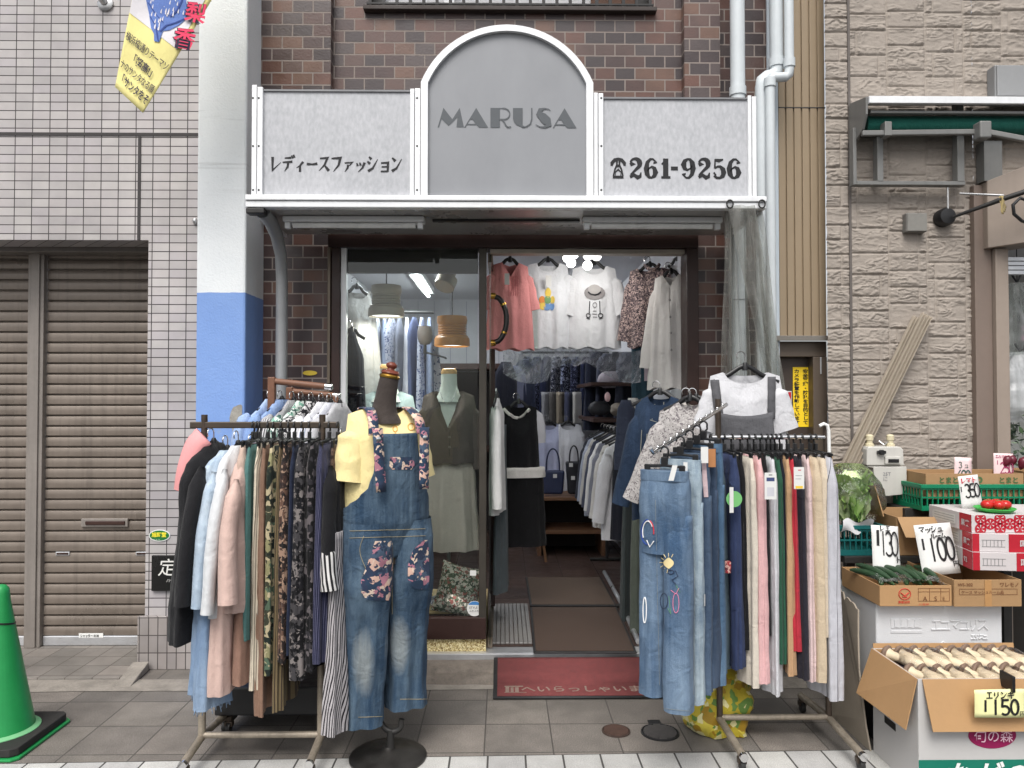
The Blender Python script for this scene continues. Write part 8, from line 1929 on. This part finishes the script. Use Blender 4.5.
# red and white cartons
REDC = plain('carton_vivid_red', S(172, 30, 46), .5, 0, .05); WHC = plain('carton_white_gloss', S(196, 190, 190), .5, 0, .04)
for k in range(3):
    z0 = .776 + .082*k; sh_ = .0 - .008*k; x0, y0 = 2.125 + .006*k, 3.36 + .012*k
    o, T_ = carton('fruit_carton', ('red and white fruit carton, lowest of the three stacked', 'red and white fruit carton, middle of the three stacked', 'white fruit carton with red flower discs, topmost of the stack')[k], 'carton', x0, x0+.62, y0, y0+.34, z0, z0+.081, WHC, rot=-7 if k < 2 else 0, closed=True, group='stacked red and white fruit cartons')
    def decal(pts, m, nm, lift=.0012, side=False):
        g = MB(); g.add([T_((x0 - lift, y0 + p[0], z0 + p[1]) if side else (x0 + p[0], y0 - lift, z0 + p[1])) for p in pts], [tuple(range(len(pts)))]); return g.build(nm, m, o)
    rr_ = lambda a, b, c_, d_: [(a, b), (c_, b), (c_, d_), (a, d_)]
    if k == 2:
        for (cx_, cz_) in ((.04, .064), (.04, .017), (.085, .040), (.13, .064), (.13, .017), (.175, .040), (.22, .064), (.22, .017), (.265, .04), (.31, .064), (.31, .017)):
            rad = .0265; pts = [(cx_ + rad*math.cos(R(a)), min(.0805, max(.0005, cz_ + rad*math.sin(R(a))))) for a in range(0, 360, 15)]; decal(pts, REDC, 'red_disc')
            for a in range(0, 360, 60):
                aa = R(a+30); pts = [(cx_ + .004*math.cos(aa), cz_ + .004*math.sin(aa)), (cx_ + .019*math.cos(aa-.16), cz_ + .019*math.sin(aa-.16)), (cx_ + .019*math.cos(aa+.16), cz_ + .019*math.sin(aa+.16))]
                if all(.0 < p[1] < .081 for p in pts): decal(pts, WHC, 'flower_petal', .002)
    else:
        decal(rr_(.0, .0, .03, .081), REDC, 'red_panel'); decal(rr_(.155 + .03*(1-k), .0, .30, .081), REDC, 'red_panel')
        decal(rr_(.04, .022, .14, .024), plain('grey_print', S(120,120,120), .7), 'print_line', .0016); decal(rr_(.04, .052, .14, .054), plain('grey_print', S(120,120,120), .7), 'print_line', .0016)
        for i in range(6): decal(rr_(.044 + .016*i, .024, .046 + .016*i, .052), plain('grey_print', S(120,120,120), .7), 'print_line', .0017)
        text('lettering', '国産', T_((x0+.20, y0-.0022, z0+.03)), T_((1,0,0))-T_((0,0,0)), (0,0,1), .03, WHC, o, bold=.02)
    decal([(.0, .0), (.09, .0), (.09, .081), (.0, .081)], REDC, 'red_panel', side=True); decal([(.12, .02), (.30, .02), (.31, .03), (.31, .055), (.30, .065), (.12, .065)], plain('pale_panel', S(206, 204, 200), .6), 'print_panel', .0016, True)
    for zz in (.03, .042, .054): decal([(.13, zz), (.29, zz), (.29, zz+.002), (.13, zz+.002)], plain('grey_print', S(120,120,120), .7), 'print_line', .002, True)
    text('lettering', ('92', '果実', '果実')[k], T_((x0-.0025, y0+.075, z0+.028)), T_((0,-1,0))-T_((0,0,0)), (0,0,1), .032, WHC, o, bold=.02)
tp = thing('tomato_plate', 'shallow bright green plate on the topmost fruit carton', 'plate', at(989, 508, 3.5)); c = Vector((2.30, 3.47, 1.023))
PGR = plain('plate_green', S(60, 170, 70), .4)
g = MB(); g.lathe(c, [(.05, 0), (.075, .006), (.088, .018), (.085, .020), (.07, .010), (.002, .006)], 32, cap=False); g.build('dish', PGR, tp, smooth=60)
TOM = plain('tomato_red', S(186, 38, 34), .22, 0, .12, 20)
for i, (dx, dy) in enumerate(((-.042, -.01), (.0, -.03), (.042, -.012), (-.012, .025), (.03, .03))):
    g = MB(); cc_ = c + Vector((dx, dy, .034)); g.ball(cc_, .027, 16, 10, (1, 1, .82)); o = g.build('tomato', TOM, smooth=180, label='shiny red tomato on the bright green plate', cat='tomato', group='red tomatoes on the green plate')
    g = MB()
    for a in range(5): g.tube([cc_ + Vector((0, 0, .021)), cc_ + Vector((.011*math.cos(a*1.257), .011*math.sin(a*1.257), .0215))], .0015, 4)
    g.build('calyx', GRN, o)
card('price_card', 'white price card reading 350 in front of the tomato carton', 962, 983, 476.5, 509, 3.58, PAPER, [('レマト', .1, .77, .17, REDINK, .17, .95), ('l', .0, .52, .16, INK, .14, .5), ('350', .22, .33, .42, INK, .15, .46)], -.1, -.10)
card('price_card', 'pink edged price card reading 400 in the tomato carton', 954, 972, 457, 481, 4.0, PINKC, [('3', .22, .56, .25, plain('grey_green_ink', S(70,90,84), .7), .14, .6), ('コ', .55, .56, .18, plain('grey_green_ink', S(70,90,84), .7), .14, .6), ('400', .12, .08, .40, plain('grey_green_ink', S(70,90,84), .7), .14, .44)], -.1, .05)
card('price_card', 'pink price card reading 250 beside the dark red roots', 993.5, 1014, 453, 477, 4.0, PINKC, [('エルマト', .08, .80, .13, RUBC, .16, .95), ('l', .12, .52, .18, RUBC, .14, .5), ('250', .30, .16, .46, RUBC, .15, .52)], -.1, .03)

# leaning sheet of corrugated cardboard
g = MB(); random.seed(6); pts = [(3.27, .0), (3.36, .60)]
top_ = [(3.36 + .30*t, .60 + .07*t + .012*noise.noise((t*9, 0, 4)) - (.03 if .42 < t < .5 else 0)) for t in np.linspace(0, 1, 16)]
edge = [(3.29 + .07*t + .006*noise.noise((t*22, 1, 1)), .60*t) for t in np.linspace(0, 1, 24)]
prof_ = edge + top_[1:] + [(3.68, .0)]
def lx(y, z): return 1.625 - .02*(z/.6) + .02*math.sin(z*5 + y)
g.slab([(lx(y, z), y, z) for y, z in prof_], (-.007, 0, 0)); g.build('cardboard_sheet', CARDG, label='large grey brown cardboard sheet standing on edge beside the vegetable boxes', cat='cardboard')

# inside the greengrocer at the picture edge
PLG = [plain('leaf_dark', S(40, 62, 44), .5, 0, .3, 20), plain('leaf_mid', S(70, 92, 62), .5, 0, .3, 20), plain('leaf_grey', S(110, 122, 104), .5, 0, .2, 20)]
pt = thing('potted_plant', 'dark leafy plant inside the greengrocer entrance', 'plant', (3.1, 4.6, 1.1)); random.seed(9); stems = MB(); stems.tube([(3.1, 4.6, .6), (3.1, 4.6, 1.4)], .012, 8); stems.build('stem', plain('stem_brown', S(80, 60, 44), .8), pt)
for k, m in enumerate(PLG):
    g = MB()
    for i in range(130):
        c = Vector((3.1 + random.gauss(0, .14), 4.6 + random.gauss(0, .12), 1.34 + random.gauss(0, .12))); d = Vector((random.gauss(0, 1), random.gauss(0, 1), random.gauss(.3, .7))).normalized(); a = d.orthogonal().normalized(); l_ = random.uniform(.02, .04)
        g.add([c, c + d*l_ + a*l_*.4, c + d*l_*2.2, c + d*l_ - a*l_*.4], [(0,1,2,3)])
    g.build('leaves', m, pt)
pot = MB(); pot.lathe((3.1, 4.6, 0), [(.13, 0), (.17, .55), (.18, .6), (.16, .61)], 20); pot.build('pot', plain('pot_dark', S(60, 56, 52), .7), pt, smooth=40)
def clearbag(px, py, Y, w, h, label, m, seed):
    c = at(px, py, Y); o = thing('hanging_bag', label, 'plastic bag', c); P = []
    for i in range(22):
        t = i/21; row = []
        for k in range(26):
            th = 2*math.pi*k/26; r_ = (w/2)*(min(1, .18 + 1.5*t)**.8)*(1 if t < .8 else 1 - (t-.8)*1.6)*(1+.28*noise.noise((math.cos(th)*2+seed, math.sin(th)*2, t*4)) + .1*noise.noise((math.cos(th)*6+seed, math.sin(th)*6, t*12)))
            row.append((c.x + r_*math.cos(th), c.y + .6*r_*math.sin(th), c.z - h*t))
        P.append(row)
    g = MB(); g.grid(P, None, True); g.build('bag', m, o, smooth=180)
    g = MB(); g.tube([c + Vector((-.03, 0, .05)), c, c + Vector((.03, 0, .06))], .007, 6); g.tube([c + Vector((0, 0, 0)), c + Vector((0, 0, .35))], .003, 5); g.build('tie', BLACKPL, o)
clearbag(1017, 283, 4.45, .34, .44, 'empty clear plastic bag hung high in the greengrocer entrance', film('clear_bag_film', S(200, 204, 202), .34, .12, 24), 3)
clearbag(1020, 352, 4.42, .36, .42, 'bundle of white plastic bags hung in the greengrocer entrance', film('white_bag_film', S(220, 222, 224), .68, .25, 20), 8)
pcx = at(1030, 330, 4.5); pc_ = thing('hanging_card', 'black display card with small packets in the greengrocer entrance', 'display card', pcx)
g = MB(); g.box(X(1019, 4.5), X(1060, 4.5), 4.5, 4.504, Z(350, 4.5), Z(311, 4.5)); g.build('card', BLACKPL, pc_)
for k in range(3):
    g = MB(); c = at(1023, 318 + 10*k, 4.5); g.box(c.x-.012, c.x+.03, 4.488, 4.499, c.z-.018, c.z+.014); g.build('packet', plain(f'packet_{k}', S(150 + 20*k, 140 - 20*k, 150), .4), pc_, bevel=.003)
